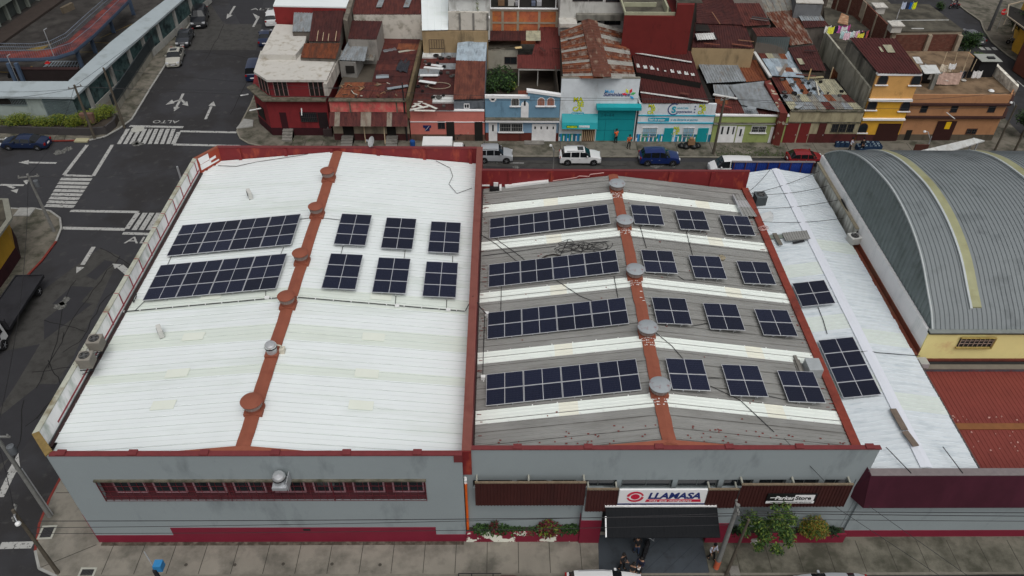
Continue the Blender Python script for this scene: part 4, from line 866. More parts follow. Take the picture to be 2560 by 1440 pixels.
line((218,362), (160,437), .4); line((281,362), (233,440), .4); line((161,438), (232,440.5), .35)
line((176,527), (347,530), .4); line((155,570), (313,573.5), .45); line((345,532), (317,572), .5)
for k in range(5): line((363+17*k, 532), (335+18*k, 575), .5)
line((307,583), (400,586), .4)
line((0,1364), (82,1362), .5); line((1195,406.5), (1310,407.5), .12); line((1193,381.5), (1200,381.5), .1)
for a, b in (((2422,28),(2482,28)), ((2447,47),(2500,47)), ((2470,138),(2497,162)), ((2543,202),(2562,218)), ((2380,-10),(2420,-10))): line(a, b, .18)
for x in (2452, 2467, 2483, 2500): line((x, 118), (x+7, 125), .6)
for x in (2400,2470): line((x, 84), (x+6, 88), .5)
def arrow(pts, heads, w=.32):
    for a, b in zip(pts[:-1], pts[1:]): line(a, b, w)
    for (tip, l_, r_) in heads: mk.face([at(*tip, MZ), at(*l_, MZ), at(*r_, MZ)])
arrow([(514,298),(528,266)], [((534,253),(521,264),(539,265))]); arrow([(587,15),(574,36)], [((566,47),(568,34),(582,38))])
arrow([(458,234),(451,248),(441,268)], [((435,278),(434,267),(450,268))]); arrow([(449,250),(433,255)], [((414,262),(430,249),(436,258))]); arrow([(452,248),(462,257)], [((471,265),(455,261),(468,253))])
arrow([(633,67),(646,43)], [((632,33),(640,47),(650,42))]); arrow([(141,407.5),(70,406)], [((46,406),(72,400),(71,411))])
arrow([(234,617),(206,662)], [((191,683),(191,667),(211,668))], .4); arrow([(340,700),(300,665)], [((281,659),(304,661),(287,672))], .6)
arrow([(0,1243),(36,1170)], [((46,1132),(18,1180),(52,1180))], .5); arrow([(0,462),(60,463)], [((75,448),(58,452),(66,462))]); arrow([(20,464),(36,470)], [((42,483),(26,476),(46,472))])
mk.build('road_marking', M_mark, kind='structure')
text('ALTO', 1.0, at(449,301,MZ+.0), (-1,0,0), (0,-1,0), 'road_lettering', M_mark, None, .002, sx=1.2)['kind'] = 'structure'
text('ALTO', 1.2, at(626,25,MZ), (1,0,0), (0,1,0), 'road_lettering', M_mark, None, .002, sx=1.5)['kind'] = 'structure'
text('ALTO', 1.5, at(309,608,MZ), (1,0,0), (0,1,0), 'road_lettering', M_mark, None, .002, sx=1.35)['kind'] = 'structure'
m = MB()
for (cx_, cy_, r_) in ((150,765,.55),(165,748,.4),(158,757,.35),(338,357,.5),(1640,408,1.1),(1680,410,.7),(1290,418,.4),(345,360,.6),(150,380,.7),(170,372,.6)):
    c_ = at(cx_, cy_, RZ+.022); m.face([c_+Vector((math.cos(a)*r_*random.uniform(.6,1.2), math.sin(a)*r_*random.uniform(.5,1.2), 0)) for a in [k*.4488 for k in range(14)]])
m.build('paint_blotch', mat('paint_blotch_', up(120,120,116), .9, .3, 4, c2=up(60,60,58), c2_amt=.5, c2_scale=6), kind='structure')
# ------------------------------------------------------------------ pavements
M_pave = mat('pavement_concrete', up(134,129,119), .9, .14, .45, stain=up(84,82,75), stain_amt=.58, stain_scale=.55, fine=.07)
M_pave2 = mat('pavement_old', up(112,107,97), .9, .22, .5, stain=up(52,54,42), stain_amt=.7, stain_scale=.8, fine=.12)
M_kerb = mat('kerb_white', up(150,150,146), .9, .2, 3); M_kred = mat('kerb_red', up(120,50,44), .9, .2, 3)
b = MB(); kc = [(-30.4,64.2),(-30.5,30.5),(-30.3,28.5),(-29.7,26.6),(-28.9,25.4),(-27.6,24.85),(80,24.85),(80,64.2)]
b.prism(kc[::-1], RZ-.4, 0); b.build('pavement', M_pave, kind='structure')
b = MB(); b.box(13.12, 24.86, .001, 80, 27.4, .006); b.build('pavement_mossy_vignette', mat('mossy_vignette_pavement', up(112,109,98), .9, .16, .6, stain=up(60,60,50), stain_amt=.8, stain_scale=.65, fine=.1), kind='structure')  # mossy, dirtier stretch; edge darkening of the view also put into its colour
b = MB(); pts = [(-30.5,34),(-30.52,30.5),(-30.32,28.5),(-29.72,26.6),(-28.92,25.38),(-27.6,24.83)]
for i, (p, q) in enumerate(zip(pts[:-1], pts[1:])): b.k = 1 if i < 3 else 0; b.beam((*p,-.03), (*q,-.03), .16, .1)
b.build('kerb', [M_kerb, M_kred], kind='structure')
b = MB(); b.k = 0; b.beam((-27.6,24.83,-.03), (80,24.83,-.03), .15, .09); b.build('kerb', mat('kerb_grey', up(118,114,104), .9, .2, 3), kind='structure')
m = MB()
for k in range(36):
    x = -24.9+2.0*k
    if not 6.2 < x < 13: m.box(x, 24.95, .001, x+.035, 27.15, .010)
m.box(-30.3, 30.9, .001, -27.4, 30.94, .006); m.beam((-28.9,25.4,.003), (-26.0,27.0,.003), .04, .006)
m.build('pavement_joints', mat('joint', up(58,55,50), .95), kind='structure')
m = MB(); m.box(-25.7, 26.92, .0015, -2.4, 27.19, .008); m.build('dirt_strip', mat('wet_dirt', up(70,62,54), .95, .3, 2, c2=up(105,98,88), c2_amt=.4, c2_scale=3), kind='structure')
m = MB(); m.hexa([(6.15,24.75,-.02),(13.1,24.75,-.02),(13.15,27.6,-.02),(6.35,27.6,-.02)], [(6.15,24.75,.012),(13.1,24.75,.012),(13.15,27.6,.012),(6.35,27.6,.012)]); m.k = 1
for (a, b_) in (((7.6,24.9),(10.4,27.3)),((8.9,24.9),(11.3,27.0)),((10.2,24.9),(12.4,26.8)),((11.4,25),(12.8,26.3))): m.beam((*a,.013), (*b_,.013), .03, .006)
m.build('driveway', [mat('blue_grey_driveway', up(62,68,74), .85, .1, .8, stain=up(50,53,57), stain_amt=.4, stain_scale=1.2), mat('driveway_joint', up(48,54,62), .9)], kind='structure')
def drain(px, py, w_, d_, lb, rz=0):
    p = at(px, py, 0); t = thing('storm_drain', lb, 'drain', p, rz, 'storm drains at the corner'); m = MB()
    for q in ((-w_/2,-d_/2,0,w_/2,-d_/2+.12,.03),(-w_/2,d_/2-.12,0,w_/2,d_/2,.03),(-w_/2,-d_/2+.12,0,-w_/2+.12,d_/2-.12,.03),(w_/2-.12,-d_/2+.12,0,w_/2,d_/2-.12,.03)): m.box(*q)
    m.build('frame', mat('drain_frame', up(165,165,155), .8, .15, 3), t, local=True) if False else m.build('frame', mat('drain_frame', up(165,165,155), .8, .15, 3), t)
    m = MB(); m.box(-w_/2+.12,-d_/2+.12,.002,w_/2-.12,d_/2-.12,.008); m.k = 1
    for k in range(9): x = -w_/2+.15+k*(w_-.3)/8; m.box(x-.012,-d_/2+.12,.009,x+.012,d_/2-.12,.02)
    m.build('grate', [M_dk, mat('grate_bar', (.07,.07,.07), .6)], t)
drain(118,1331,.95,1.0,'square storm drain with pale frame beside the lamp pole', R(3)); drain(218,1432,1.0,.7,'storm drain with pale frame cut by the bottom of the view')
m = MB()
for (x, y) in ((465,1412),(587,1412),(708,1410),(830,1410),(950,1412)): c_ = at(x, y, .003); m.lathe(c_, [(.11,0),(.11,.01)], 10)
m.build('pavement_covers', mat('cover', up(70,66,60), .9, .2), kind='structure')
# far pavement
b = MB(); f1 = [(-26.4,75.15),(62,75.15)]
kp = [at(640,228,0),at(626,262,0),at(606,300,0),at(592,327,0),at(600,345,0),at(622,358,0),at(660,366,0),at(700,368,0)]
poly = [(-24.5,75.2),(59,75.15),(60.6,76.5),(61.6,80),(62.2,124),(-33,124)]+[(p.x,p.y) for p in kp]
b.prism(poly, RZ-.3, 0); b.build('pavement', M_pave2, kind='structure')
b = MB()
for p, q in zip(kp[:-1], kp[1:]): b.beam(p-Vector((0,0,.03)), q-Vector((0,0,.03)), .16, .1)
b.beam((-24.5,75.15,-.03), (59,75.12,-.03), .16, .1); b.build('kerb', mat('kerb_dirty', up(128,124,112), .9, .25, 2), kind='structure')
m = MB()
for x in (-24,-22.5,-20.5,-18.9,-17,-14.9,-12.6,-2,6.7,9,15.5,20,24,32.8,36,41,47,51.5): m.box(x, 75.25, .001, x+.05, 78.35, .007)
for (x0, x1) in ((-10,-2),(6.8,15.5),(33,47)): m.box(x0, 76.7, .001, x1, 76.75, .007)
m.build('pavement_joints', mat('joint_dark', up(48,46,42), .95), kind='structure')
m = MB(); m.box(6.8,75.25,.0012,15.4,78.35,.006); m.box(32.9,75.3,.0012,47.3,78.3,.006); m.box(-10,75.3,.0012,-2.2,78.35,.006); m.build('pavement_slab', mat('slab_smooth', up(112,108,98), .9, .15, .6, stain=up(70,68,62), stain_amt=.4, stain_scale=1), kind='structure')
m = MB()                                                        # weeds at the kerb and on the pavement before the green house
for k in range(700):
    x = random.uniform(24.2, 33) if k < 620 else random.uniform(-27,-15); y = random.choice([75.3+abs(random.gauss(0,.5)), random.uniform(75.2,77.6)]) if k < 620 else random.uniform(75.6,78.6)
    a = random.uniform(0,6.28); s_ = random.uniform(.05,.18); p = Vector((x,y,.0)); d = Vector((math.cos(a),math.sin(a),.5))*s_; e = Vector((-math.sin(a),math.cos(a),0))*s_*.5; m.face([p, p+d*.6+e, p+d, p+d*.6-e])
m.build('weeds', mat('weed_green', (.05,.07,.025), .9, .3), kind='stuff')
# north-west block pavement
nwk = [(-260,420),(-100,346),(0,348),(125,352),(222,350),(262,341),(300,320),(330,297),(375,222),(417,156),(447,105),(480,50),(510,-5)]
pk = [at(x, y, 0) for x, y in nwk]
b = MB(); b.prism([(p.x,p.y) for p in pk]+[(-50,135),(-120,135),(-120,76)], RZ-.3, 0); b.build('pavement', M_pave2, kind='structure')
b = MB(); 
for i, (p, q) in enumerate(zip(pk[:-1], pk[1:])): b.k = 1 if i in (3,) else 0; b.beam(p-Vector((0,0,.02)), q-Vector((0,0,.02)), .2, .1)
b.build('kerb', [M_kerb, M_kred], kind='structure')
m = MB()
for (a, c_) in (((360,200),(395,205)),((345,230),(382,232)),((335,262),(360,268)),((372,165),(412,168)),((300,290),(335,295)),((60,330),(65,350)),((165,335),(160,352)),((405,110),(440,112)),((430,60),(470,62)),((285,322),(255,345))): m.beam(at(*a,.003), at(*c_,.003), .07, .006)
m.build('pavement_joints', mat('joint_dark'), kind='structure')
# south-west block
swk = [(-300,1000),(-60,830),(0,762),(52,705),(105,650),(140,603),(153,570),(150,545),(125,527),(80,520),(52,522),(20,520),(-200,515)]
pk = [at(x, y, 0) for x, y in swk]
b = MB(); b.prism([(p.x,p.y) for p in pk], RZ-.3, 0); b.build('pavement', M_pave2, kind='structure')
b = MB()
for i, (p, q) in enumerate(zip(pk[:-1], pk[1:])): b.k = 1 if i in (2,3,4) else 0; b.beam(p-Vector((0,0,.02)), q-Vector((0,0,.02)), .18, .1)
b.build('kerb', [M_kerb, M_kred], kind='structure')
# south pavement across the near street
b = MB(); b.box(-120,10,RZ-.3,200,13,0); b.build('pavement', M_pave, kind='structure')
# east side pavement of the right cross street
ek = [(2330,-40),(2420,30),(2452,52),(2460,75),(2480,105),(2520,138),(2560,162),(2700,260)]
pk = [at(x, y, 0) for x, y in ek]
b = MB(); b.prism([(p.x,p.y) for p in pk]+[(130,70),(130,140),(pk[0].x+20,140)], RZ-.3, 0); b.build('pavement', M_pave2, kind='structure')
b = MB()
for p, q in zip(pk[:-1], pk[1:]): b.beam(p-Vector((0,0,.02)), q-Vector((0,0,.02)), .2, .1)
b.build('kerb', mat('kerb_dirty'), kind='structure')
# manhole
m = MB(); m.lathe(at(344,323,RZ+.02), [(.75,0),(.75,.02),(.5,.02),(.5,.012),(.02,.012)], 24); m.build('manhole_cover', mat('manhole_white', up(165,165,158), .8, .15), cat='manhole', label='round whitish manhole cover at the corner of the crosswalk')
for q, lb in (((205,350),'yellowish square drain cover on the kerb left of the corner pole'), ((285,313),'small round cover between the two corner poles')):
    p = at(*q, 0); m = MB()
    if q[0] == 205: m.box(p.x-.75,p.y-.4,-.1,p.x+.75,p.y+.35,.06)
    else: m.lathe(p, [(.35,0),(.35,.02)], 16)
    m.build('drain_cover', mat('cover_cream', up(165,160,130), .85, .15), label=lb, cat='cover')
# ------------------------------------------------------------------ poles and wires
M_pole = mat('concrete_pole', (.2,.2,.19), .85, .2, 3); M_wood = mat('brown_pole', (.10,.085,.065), .9, .25, 4)
TOPS = {}
def pole(key, bx, by, h, lb, r_=.16, m_=None, arm=0, band=None, lean=(0,0), lamp=None, box=None, armdir=0):
    p = at(bx, by, 0) if by is not None else bx; t = thing('utility_pole', lb, 'pole', (p.x, p.y, 0)); m = MB(); top_ = Vector((p.x+lean[0], p.y+lean[1], h))
    m.tube([(p.x,p.y,-.1), Vector((p.x,p.y,0)).lerp(top_, .5), top_], r_, 10, r_*.7); m.build('shaft', m_ or M_pole, t, smooth=True); TOPS[key] = top_
    d = Vector((math.cos(armdir), math.sin(armdir), 0))
    if arm:
        m = MB(); m.beam(top_-d*arm-Vector((0,0,.3)), top_+d*arm-Vector((0,0,.3)), .1, .1)
        for s_ in (-arm+.1, 0, arm-.1): q = top_+d*s_; m.lathe((q.x, q.y, q.z-.25), [(.05,0),(.07,.1),(.03,.2)], 8)
        m.build('crossarm', M_pole, t)
    if band: m = MB(); m.lathe((p.x,p.y,0), [(r_*1.05, .05), (r_*1.03, .9)], 12); m.build('painted_band', mat('orange_band', wl(150,74,50), .8, .2), t)
    if lamp: m = MB(); q = top_+Vector(lamp); m.tube([top_-Vector((0,0,.4)), top_.lerp(q,.6)+Vector((0,0,.15)), q], .035, 6); m.build('lamp_arm', M_gal, t); m = MB(); m.lathe(q-Vector((0,0,.12)), [(.05,-.05),(.16,0),(.14,.12),(.04,.18)], 12); m.build('lamp_head', M_wp, t, smooth=True)
    if box: m = MB(); q = top_+Vector(box); m.lathe(q, [(.02,-.35),(.22,-.33),(.24,0),(.22,.3),(.02,.36)], 14); m.beam(q, top_+Vector((0,0,box[2])), .06); m.build('transformer', mat('transformer_grey', (.12,.13,.14), .5), t, smooth=True)
    return t
pole('P1', 125, 1290, 8.6, 'concrete utility pole with a coil of cable beside the left wall of the white-roofed warehouse', arm=.8, box=(.4,0,-1.5))
pole('P1b', 131, 1286, 5.0, 'thin steel conduit pole standing against the concrete pole by the drain', r_=.06, m_=M_gal)
pole('P2', 145, 1432, 6.85, 'dark leaning lamp pole on the near left street corner', r_=.13, m_=M_wood, arm=.55, armdir=1.9, lamp=(.3,-.5,-.5))
pole('P3', Vector((-20.3, 23.6, 0)), None, 2.9, 'black post with a bright blue box on top at the bottom left pavement', r_=.17, m_=mat('black_post', (.02,.02,.022), .8))
q = TOPS['P3']; tb = bpy.data.objects[[o.name for o in bpy.data.objects if o.get('label', '').startswith('black post')][0]]
m = MB(); m.box(q.x-.05,q.y+.02,q.z-.25,q.x+.42,q.y+.5,q.z+.3); m.build('blue_box', mat('blue_box', up(52,126,178), .6, .1), tb); m = MB(); m.tube([(q.x-.2,q.y+.3,q.z), (q.x-.5,q.y+.6,q.z+1.0)], .03, 5); m.build('thin_rod', M_gal, tb)
pole('P4', 1790, 1420, 6.95, 'concrete utility pole with orange painted foot beside the entrance driveway', r_=.17, band=1, arm=.5, armdir=1.5)
pole('P5', 1815, 1437, 6.0, 'thin brown crooked wooden pole next to the orange-footed pole', r_=.11, m_=M_wood, lean=(.2,.1))
m = MB(); p = at(1835,1428,0); m.box(p.x-.35,p.y-.35,0,p.x+.3,p.y+.3,.14); m.build('concrete_block', M_conc, label='rough concrete block at the foot of the brown crooked pole', cat='block')
pole('NW1', 237, 346, 6.6, 'weathered wooden utility pole at the hedge corner, the left of two', m_=M_wood, arm=.7, armdir=.6)
pole('NW2', 311, 318, 7.4, 'dark utility pole at the crosswalk corner, right of the hedge', m_=M_wood, r_=.15)
pole('L', 135, 578, 6.5, 'grey utility pole with transformer on the yellow house corner', arm=.9, armdir=.2, box=(.45,0,-1.0))
pole('M', Vector((-31.0, 63.6, 0)), None, 5.6, 'slim grey post with a cap behind the left parapet', r_=.13, m_=M_gal)
pole('RM', 1783, 385, 7.0, 'dark utility pole between the white and the green facades', m_=M_wood, arm=.5, armdir=.3)
pole('FL', 1018, 352, 7.2, 'black utility pole between the shack and the pink house', r_=.1, m_=mat('black_post'))
pole('SL1', Vector((5.5, 70.5, 0)), None, 3.6, 'street lamp with white head in front of the blue house', r_=.07, m_=M_pole, lamp=(-.35,.4,.3), box=None)
pole('SL2', Vector((46.6, 73.5, 0)), None, 3.6, 'street lamp with white head below the yellow house', r_=.07, m_=M_gal, lamp=(-.6,.6,.35))
pole('R1', 2486, 378, 5.8, 'dark pole at the right end of the orange house, nearer the wall', r_=.13, m_=M_wood, lamp=(-.5,.3,.2)); pole('R2', 2535, 380, 8, 'dark pole at the right edge beside the orange house', r_=.14, m_=M_wood, arm=.6)
pole('TR', 2472, 76, 9.0, 'thick grey utility pole behind the stop sign', r_=.24, m_=mat('dark_pole', (.11,.11,.11), .9), arm=.8)
pole('TL', Vector((-38.0,134,0)), None, 8, 'distant utility pole at the top of the left street', m_=M_wood)
wires = [('NW1','RM',.8,'upper wire spanning the far street'), ('NW2','RM',1.1,'lower wire spanning the far street'), ('RM','R1',.7,'wire along the cream and yellow facades'), ('RM','R2',.9,'second wire along the cream and yellow facades'), ('NW1','L',.9,'wire from the hedge corner to the yellow house corner'), ('NW1','TL',.8,'wire up the left street from the hedge corner'), ('L','M',.5,'wire from the yellow house corner to the slim grey post'), ('P1','L',1.2,'wire down the left street beside the parapet'), ('P1','P2',.3,'wire between the two near left poles'), ('P4','P5',.1,'short wire between the two driveway poles'),('NW1','FL',.6,'wire from the hedge corner to the black pole')]
for a, b_, s_, lb in wires:
    m = MB(); m.tube(wavy(TOPS[a]-Vector((0,0,.15)), TOPS[b_]-Vector((0,0,.15)), s_, 18), .02, 4); m.build('overhead_wire', M_cab, label=lb, cat='wire', group='overhead wires')
for i, (z0, z1, x0, x1, y0, y1, lb) in enumerate([(5.8,5.8,-40,16,25.1,25.3,'long dark wire crossing low in front of the left grey wall'), (5.0,6.2,-27.6,14,25.1,25.2,'thin wire crossing below the long dark wire'), (4.4,5.0,-27.6,14,25.1,25.2,'lowest thin wire across the grey front walls'), (6.4,6.2,14,60,25.2,25.3,'upper dark wire right of the driveway poles'), (6.2,5.6,14,60,25.2,25.3,'lower dark wire right of the driveway poles'), (5.6,5.2,14,60,25.2,25.3,'thin wire right of the driveway poles')]):
    m = MB(); m.tube(wavy((x0,y0,z0), (x1,y1,z1), .25, 20), .018 if i not in (0,3,4) else .025, 4); m.build('overhead_wire', M_cab, label=lb, cat='wire', group='overhead wires')
for q in (((-75,250),(190,222),4.2),((-75,226),(188,217),5.0)):
    a = at(*q[0], 6); m = MB(); m.tube(wavy(a, TOPS['NW1']-Vector((0,0,.4)), .3), .018, 4); m.build('overhead_wire', M_cab, label='wire leaving the hedge corner to the left, the %s one' % ('lower' if q[2] < 5 else 'upper'), cat='wire', group='overhead wires')
for (a, b_, lb) in (((2060,600),(2075,1010),None),):
    pass
for (p0, p1, lb) in (((1960,1096,9.0),(2068,1210,6.3),'dark service cable from the front parapet down to the right awning'), ((2085,1265,5.8),(2350,1440,3),'slanting guy wire in front of the right grey wall, the left one'), ((2172,1265,5.8),(2420,1440,3),'slanting guy wire in front of the right grey wall, the right one')):
    m = MB(); m.tube([at(p0[0],p0[1],p0[2]), at(p1[0],p1[1],p1[2])], .02, 4); m.build('guy_wire', M_cab, label=lb, cat='wire')
# ================================================================== the row of houses across the street
random.seed(21)
def wmat(n, rgb, amt=.35, st=None, k=.5):
    rgb = tuple(v*.83 for v in rgb); st = tuple(v*.83 for v in st) if st else None
    s_ = st or tuple(v*.62 for v in rgb); return mat(n, wl(*rgb, k), .85, .12, .9, stain=wl(*s_, k), stain_amt=amt, stain_scale=1.0, stretch=(1,1,.35), fine=.06)
def rmat(n, rgb, r2=None, a2=.5, st=None, amt=.3): 
    return mat(n, up(*rgb), .75, .14, 1, c2=up(*r2) if r2 else None, c2_amt=a2, c2_scale=1.3, c2_str=(1.6,.5,1), sharp=.1, stain=up(*(st or tuple(v*.6 for v in rgb))), stain_amt=amt, stain_scale=1.1, stretch=(2,.5,1))
R_br = rmat('brown_red_sheet', (82,42,38), (96,50,42), .4); R_dk = rmat('dark_maroon_sheet', (66,34,33), (78,40,36), .4); R_rust = rmat('rust_sheet', (108,62,44), (128,76,50), .5); R_or = rmat('orange_rust_sheet', (112,60,36), (84,50,36), .5)
R_gr = rmat('zinc_sheet', (138,144,148), (120,124,126), .5, (108,92,76), .25); R_gr2 = rmat('dull_zinc_sheet', (112,114,112), (132,128,118), .5, (96,72,54), .35); R_wh = rmat('white_sheet', (198,200,198), None, .5, (160,156,146), .35); R_cr = rmat('cream_sheet', (164,160,136), (140,138,120), .4)
R_str = rmat('rust_streaked_sheet', (140,128,116), (98,56,40), .62, (70,44,36), .4); R_bl = rmat('pale_blue_sheet', (158,172,182), (140,150,158), .4)
R_con = mat('dirty_terrace', up(88,84,74), .95, .2, .6, stain=up(48,46,40), stain_amt=.7, stain_scale=.6, fine=.12); R_wcon = mat('white_terrace', up(190,187,180), .9, .05, .6, stain=up(146,136,118), stain_amt=.3, stain_scale=1.4, fine=.05)
M_mul = mat('dark_interior', (.018,.016,.014), .9, .2)
def quad(px4, z4): return [at(p[0], p[1], z) for p, z in zip(px4, z4)]
def rf(px4, z4, m_, parent, pitch=.32, amp=.05, kind='trap', name='roof', turn=False, lift=0):
    A, B, C, D = quad(px4, z4) if not hasattr(px4[0], 'x') else px4
    b = MB(); 
    if turn: b.corr(B, C, D, A, pitch, amp, kind, lift)
    else: b.corr(A, B, C, D, pitch, amp, kind, lift)
    return b.build(name, m_, parent)
def walls(px4, z4, m_, parent, z0=0, t_=.12, name='wall', drop=.06):
    Q = quad(px4, z4) if not hasattr(px4[0], 'x') else px4; b = MB()
    b.hexa([(p.x, p.y, z0) for p in Q], [(p.x, p.y, p.z-drop) for p in Q]); return b.build(name, m_, parent)
def patch_roof(px4, z4, nx, ny, mats, wts, parent, pitch=.3, amp=.04, turn=False, jag=.12, name='roof'):
    A, B, C, D = quad(px4, z4) if not hasattr(px4[0], 'x') else px4; b = MB(); f = lambda u, v: (A.lerp(B, u)).lerp(D.lerp(C, u), v)
    for j in range(ny):
        off = random.uniform(-.3,.3)/nx
        for i in range(nx):
            u0 = max(0, (i+off*(i > 0))/nx); u1 = min(1, (i+1+off*(i < nx-1))/nx); v0 = j/ny-random.uniform(0,jag)/ny*(j > 0); v1 = min(1, (j+1)/ny+random.uniform(0,jag)/ny)
            b.k = random.choices(range(len(mats)), wts)[0]; L_ = random.uniform(0,.07)+.01*((i+j) % 3)
            q = [f(u0,v0), f(u1,v0), f(u1,v1), f(u0,v1)]
            if turn: b.corr(q[1], q[2], q[3], q[0], pitch, amp, 'trap', L_)
            else: b.corr(*q, pitch, amp, 'trap', L_)
    return b.build(name, mats, parent)
def plank(px_a, px_b, z, w_, rgb, lb, lift=.12, grp=None, name='plank'):
    a, b_ = at(*px_a, z+lift), at(*px_b, z+lift+.02); m = MB(); m.beam(a, b_, w_, .05); m.build(name, mat('plank_%d_%d_%d' % rgb, up(*rgb), .8, .15, 3), label=lb, cat='plank', org=a, group=grp)
def house(label, origin_px, cat='house', name='house'):
    p = at(*origin_px, 0); return thing(name, label, cat, (p.x, p.y, 0))
def fbox(m, bl, br, ty, Y, d0=.0, d1=-.06, zb=None):
    a, b_ = at(*bl, y=Y), at(*br, y=Y); c = at((bl[0]+br[0])/2, ty, y=Y); z0 = a.z if zb is None else zb; m.box(a.x, Y+d1, z0, b_.x, Y+d0, c.z); return a.x, b_.x, z0, c.z
def window(t, bl, br, ty, Y, frame, bars=0, pane=None, sill=None, nx=2, hood=False, name='window'):
    a, b_ = at(*bl, y=Y), at(*br, y=Y); x0, x1, z0, z1 = a.x, b_.x, a.z, at((bl[0]+br[0])/2, ty, y=Y).z
    m = MB(); w_ = .07
    for q in ((x0,z0,x1,z0+w_),(x0,z1-w_,x1,z1),(x0,z0+w_,x0+w_,z1-w_),(x1-w_,z0+w_,x1,z1-w_)): m.box(q[0], Y-.05, q[1], q[2], Y-.003, q[3])
    for k in range(1, nx): x = x0+(x1-x0)*k/nx; m.box(x-.025, Y-.045, z0+w_, x+.025, Y-.003, z1-w_)
    f = m.build(name, frame, t); m = MB(); m.box(x0+w_, Y-.02, z0+w_, x1-w_, Y-.004, z1-w_); m.build('pane', pane or M_glass, f)
    if bars:
        m = MB()
        for k in range(bars): x = x0+(k+.5)*(x1-x0)/bars; m.box(x-.014, Y-.12, z0, x+.014, Y-.1, z1)
        for z in (z0+.1, (z0+z1)/2, z1-.1): m.box(x0, Y-.099, z-.014, x1, Y-.08, z+.014)
        m.build('bars', mat('bar_white' if bars > 0 and frame.name.startswith('w') else 'bar_dark', (.35,.35,.34) if frame.name.startswith('w') else (.06,.05,.05), .6), f)
    if sill: m = MB(); m.box(x0-.12, Y-.18, z0-.1, x1+.12, Y-.003, z0-.002); m.build('sill', sill, f)
    return f
def door(t, bl, br, ty, Y, m_, handle=True, pan=None, name='door', zb=0.0):
    m = MB(); x0, x1, z0, z1 = fbox(m, bl, br, ty, Y, -.003, -.06, zb); d = m.build(name, m_, t)
    if handle: m = MB(); m.box(x1-.16, Y-.1, .95, x1-.1, Y-.061, 1.1); m.build('handle', M_gal, d)
    if pan:
        m = MB()
        for (u0, u1, v0, v1) in pan: m.box(x0+(x1-x0)*u0, Y-.075, z0+(z1-z0)*v0, x0+(x1-x0)*u1, Y-.061, z0+(z1-z0)*v1)
        m.build('door_window', M_glass, d)
    return d
Wf = mat('white_frame', wl(200,205,208), .6, .06); Df = mat('dark_frame', (.05,.035,.035), .7)
# ---- red corner house
YR = 79.6; t = house('red two-storey corner house with a dirty white flat roof', (683,336))
Mred = wmat('red_house_wall', (112,34,38), .3, (78,26,30)); Mred2 = wmat('dark_red_plinth', (48,16,22), .2)
top1 = [at(x, y, 6.85) for x, y in ((636,180),(667,200),(817,200),(840,147),(650,143))]
base = [Vector((-28.7,82.4,0)), Vector((-26.55,79.6,0)), Vector((-19.75,79.6,0)), Vector((-19.75,89,0)), Vector((-29.6,88,0))]
m = MB(); m.prism([(p.x,p.y) for p in base], 0, 4.55); m.build('lower_wall', Mred, t)
up_ = [Vector((-27.6,81.75,0)), Vector((-25.85,79.9,0)), Vector((-19.75,79.9,0)), Vector((-19.75,87,0)), Vector((-28.4,87,0))]
m = MB(); m.prism([(p.x,p.y) for p in up_], 4.56, 6.6); m.build('upper_wall', Mred, t)
m = MB(); gb = [(p.x+(p.x+24)*.012, p.y+(p.y-85)*.012) for p in base]; m.prism(gb[:], 0, .95); m.build('plinth', Mred2, t)
m = MB(); le = [(-29.3,82.3),(-26.75,79.05),(-19.7,79.05),(-19.7,80.2),(-26.3,80.2),(-28.6,83.2)]; m.prism(le, 4.5, 4.66); m.build('ledge', mat('mossy_ledge'), t)
m = MB(); rp = [(-27.85,81.6),(-25.95,79.55),(-19.35,79.6),(-19.2,85.6),(-28.4,87.2)]; m.prism(rp, 6.62, 6.88); m.build('roof_slab', R_wcon, t)
m = MB(); q = [at(x, y, 7.5) for x, y in ((650,136),(738,137),(762,108),(768,80),(735,79),(733,62),(690,60))]; m.prism([(p.x,p.y) for p in q], 5.5, 7.5); m.build('upper_slab', R_wcon, t)
m = MB(); m.hexa([(-19.7,79.1,5.2),(-19.25,79.1,5.2),(-18.9,88,5.2),(-19.7,88,5.2)], [(-19.7,79.1,6.62),(-19.28,79.1,6.62),(-18.95,88,6.62),(-19.7,88,6.62)]); m.build('side_wall', wmat('dirty_white_wall', (165,160,152), .4), t)
for (a, b_, n_) in (((-25.4,79.89),(-23.9,79.89),3), ((-21.5,79.89),(-19.9,79.89),3), ((-27.5,81.65),(-26.05,80.1),3)):
    A, B = Vector((*a,4.85)), Vector((*b_,4.85)); d = (B-A).normalized(); nn_ = Vector((d.y,-d.x,0))*.05; m = MB(); m.hexa([A+nn_*.1, B+nn_*.1, B+nn_, A+nn_], [v+Vector((0,0,1.65)) for v in (A+nn_*.1, B+nn_*.1, B+nn_, A+nn_)]); w_ = m.build('window', M_mul, t)
    m = MB()
    for k in range(n_+1): q = A.lerp(B, k/n_)+nn_*1.3; m.box(q.x-.03, q.y-.03, q.z, q.x+.03, q.y+.03, q.z+1.65)
    m.build('shutter_frame', mat('pale_pink_frame', wl(120,90,88), .7), w_)
door(t, (706,320), (722,320), 281, YR, Mred2, False); window(t, (753,305), (796,305), 280, YR, Mred2, 9)
door(t, (800,322), (824,326), 281, YR, mat('door_dark', (.02,.012,.014), .7)); m = MB(); m.box(-19.6+.0, YR-.35, .0, -20.6, YR-.01, .9); m.build('door_gate', Df, t)
A, B = Vector((-28.45,82.05,1.3)), Vector((-27.35,80.62,1.3)); m = MB(); nn_ = Vector((-.79,-.61,0))*.06; m.hexa([A, B, B+nn_, A+nn_], [v+Vector((0,0,1.5)) for v in (A, B, B+nn_, A+nn_)]); m.build('window', M_mul, t)
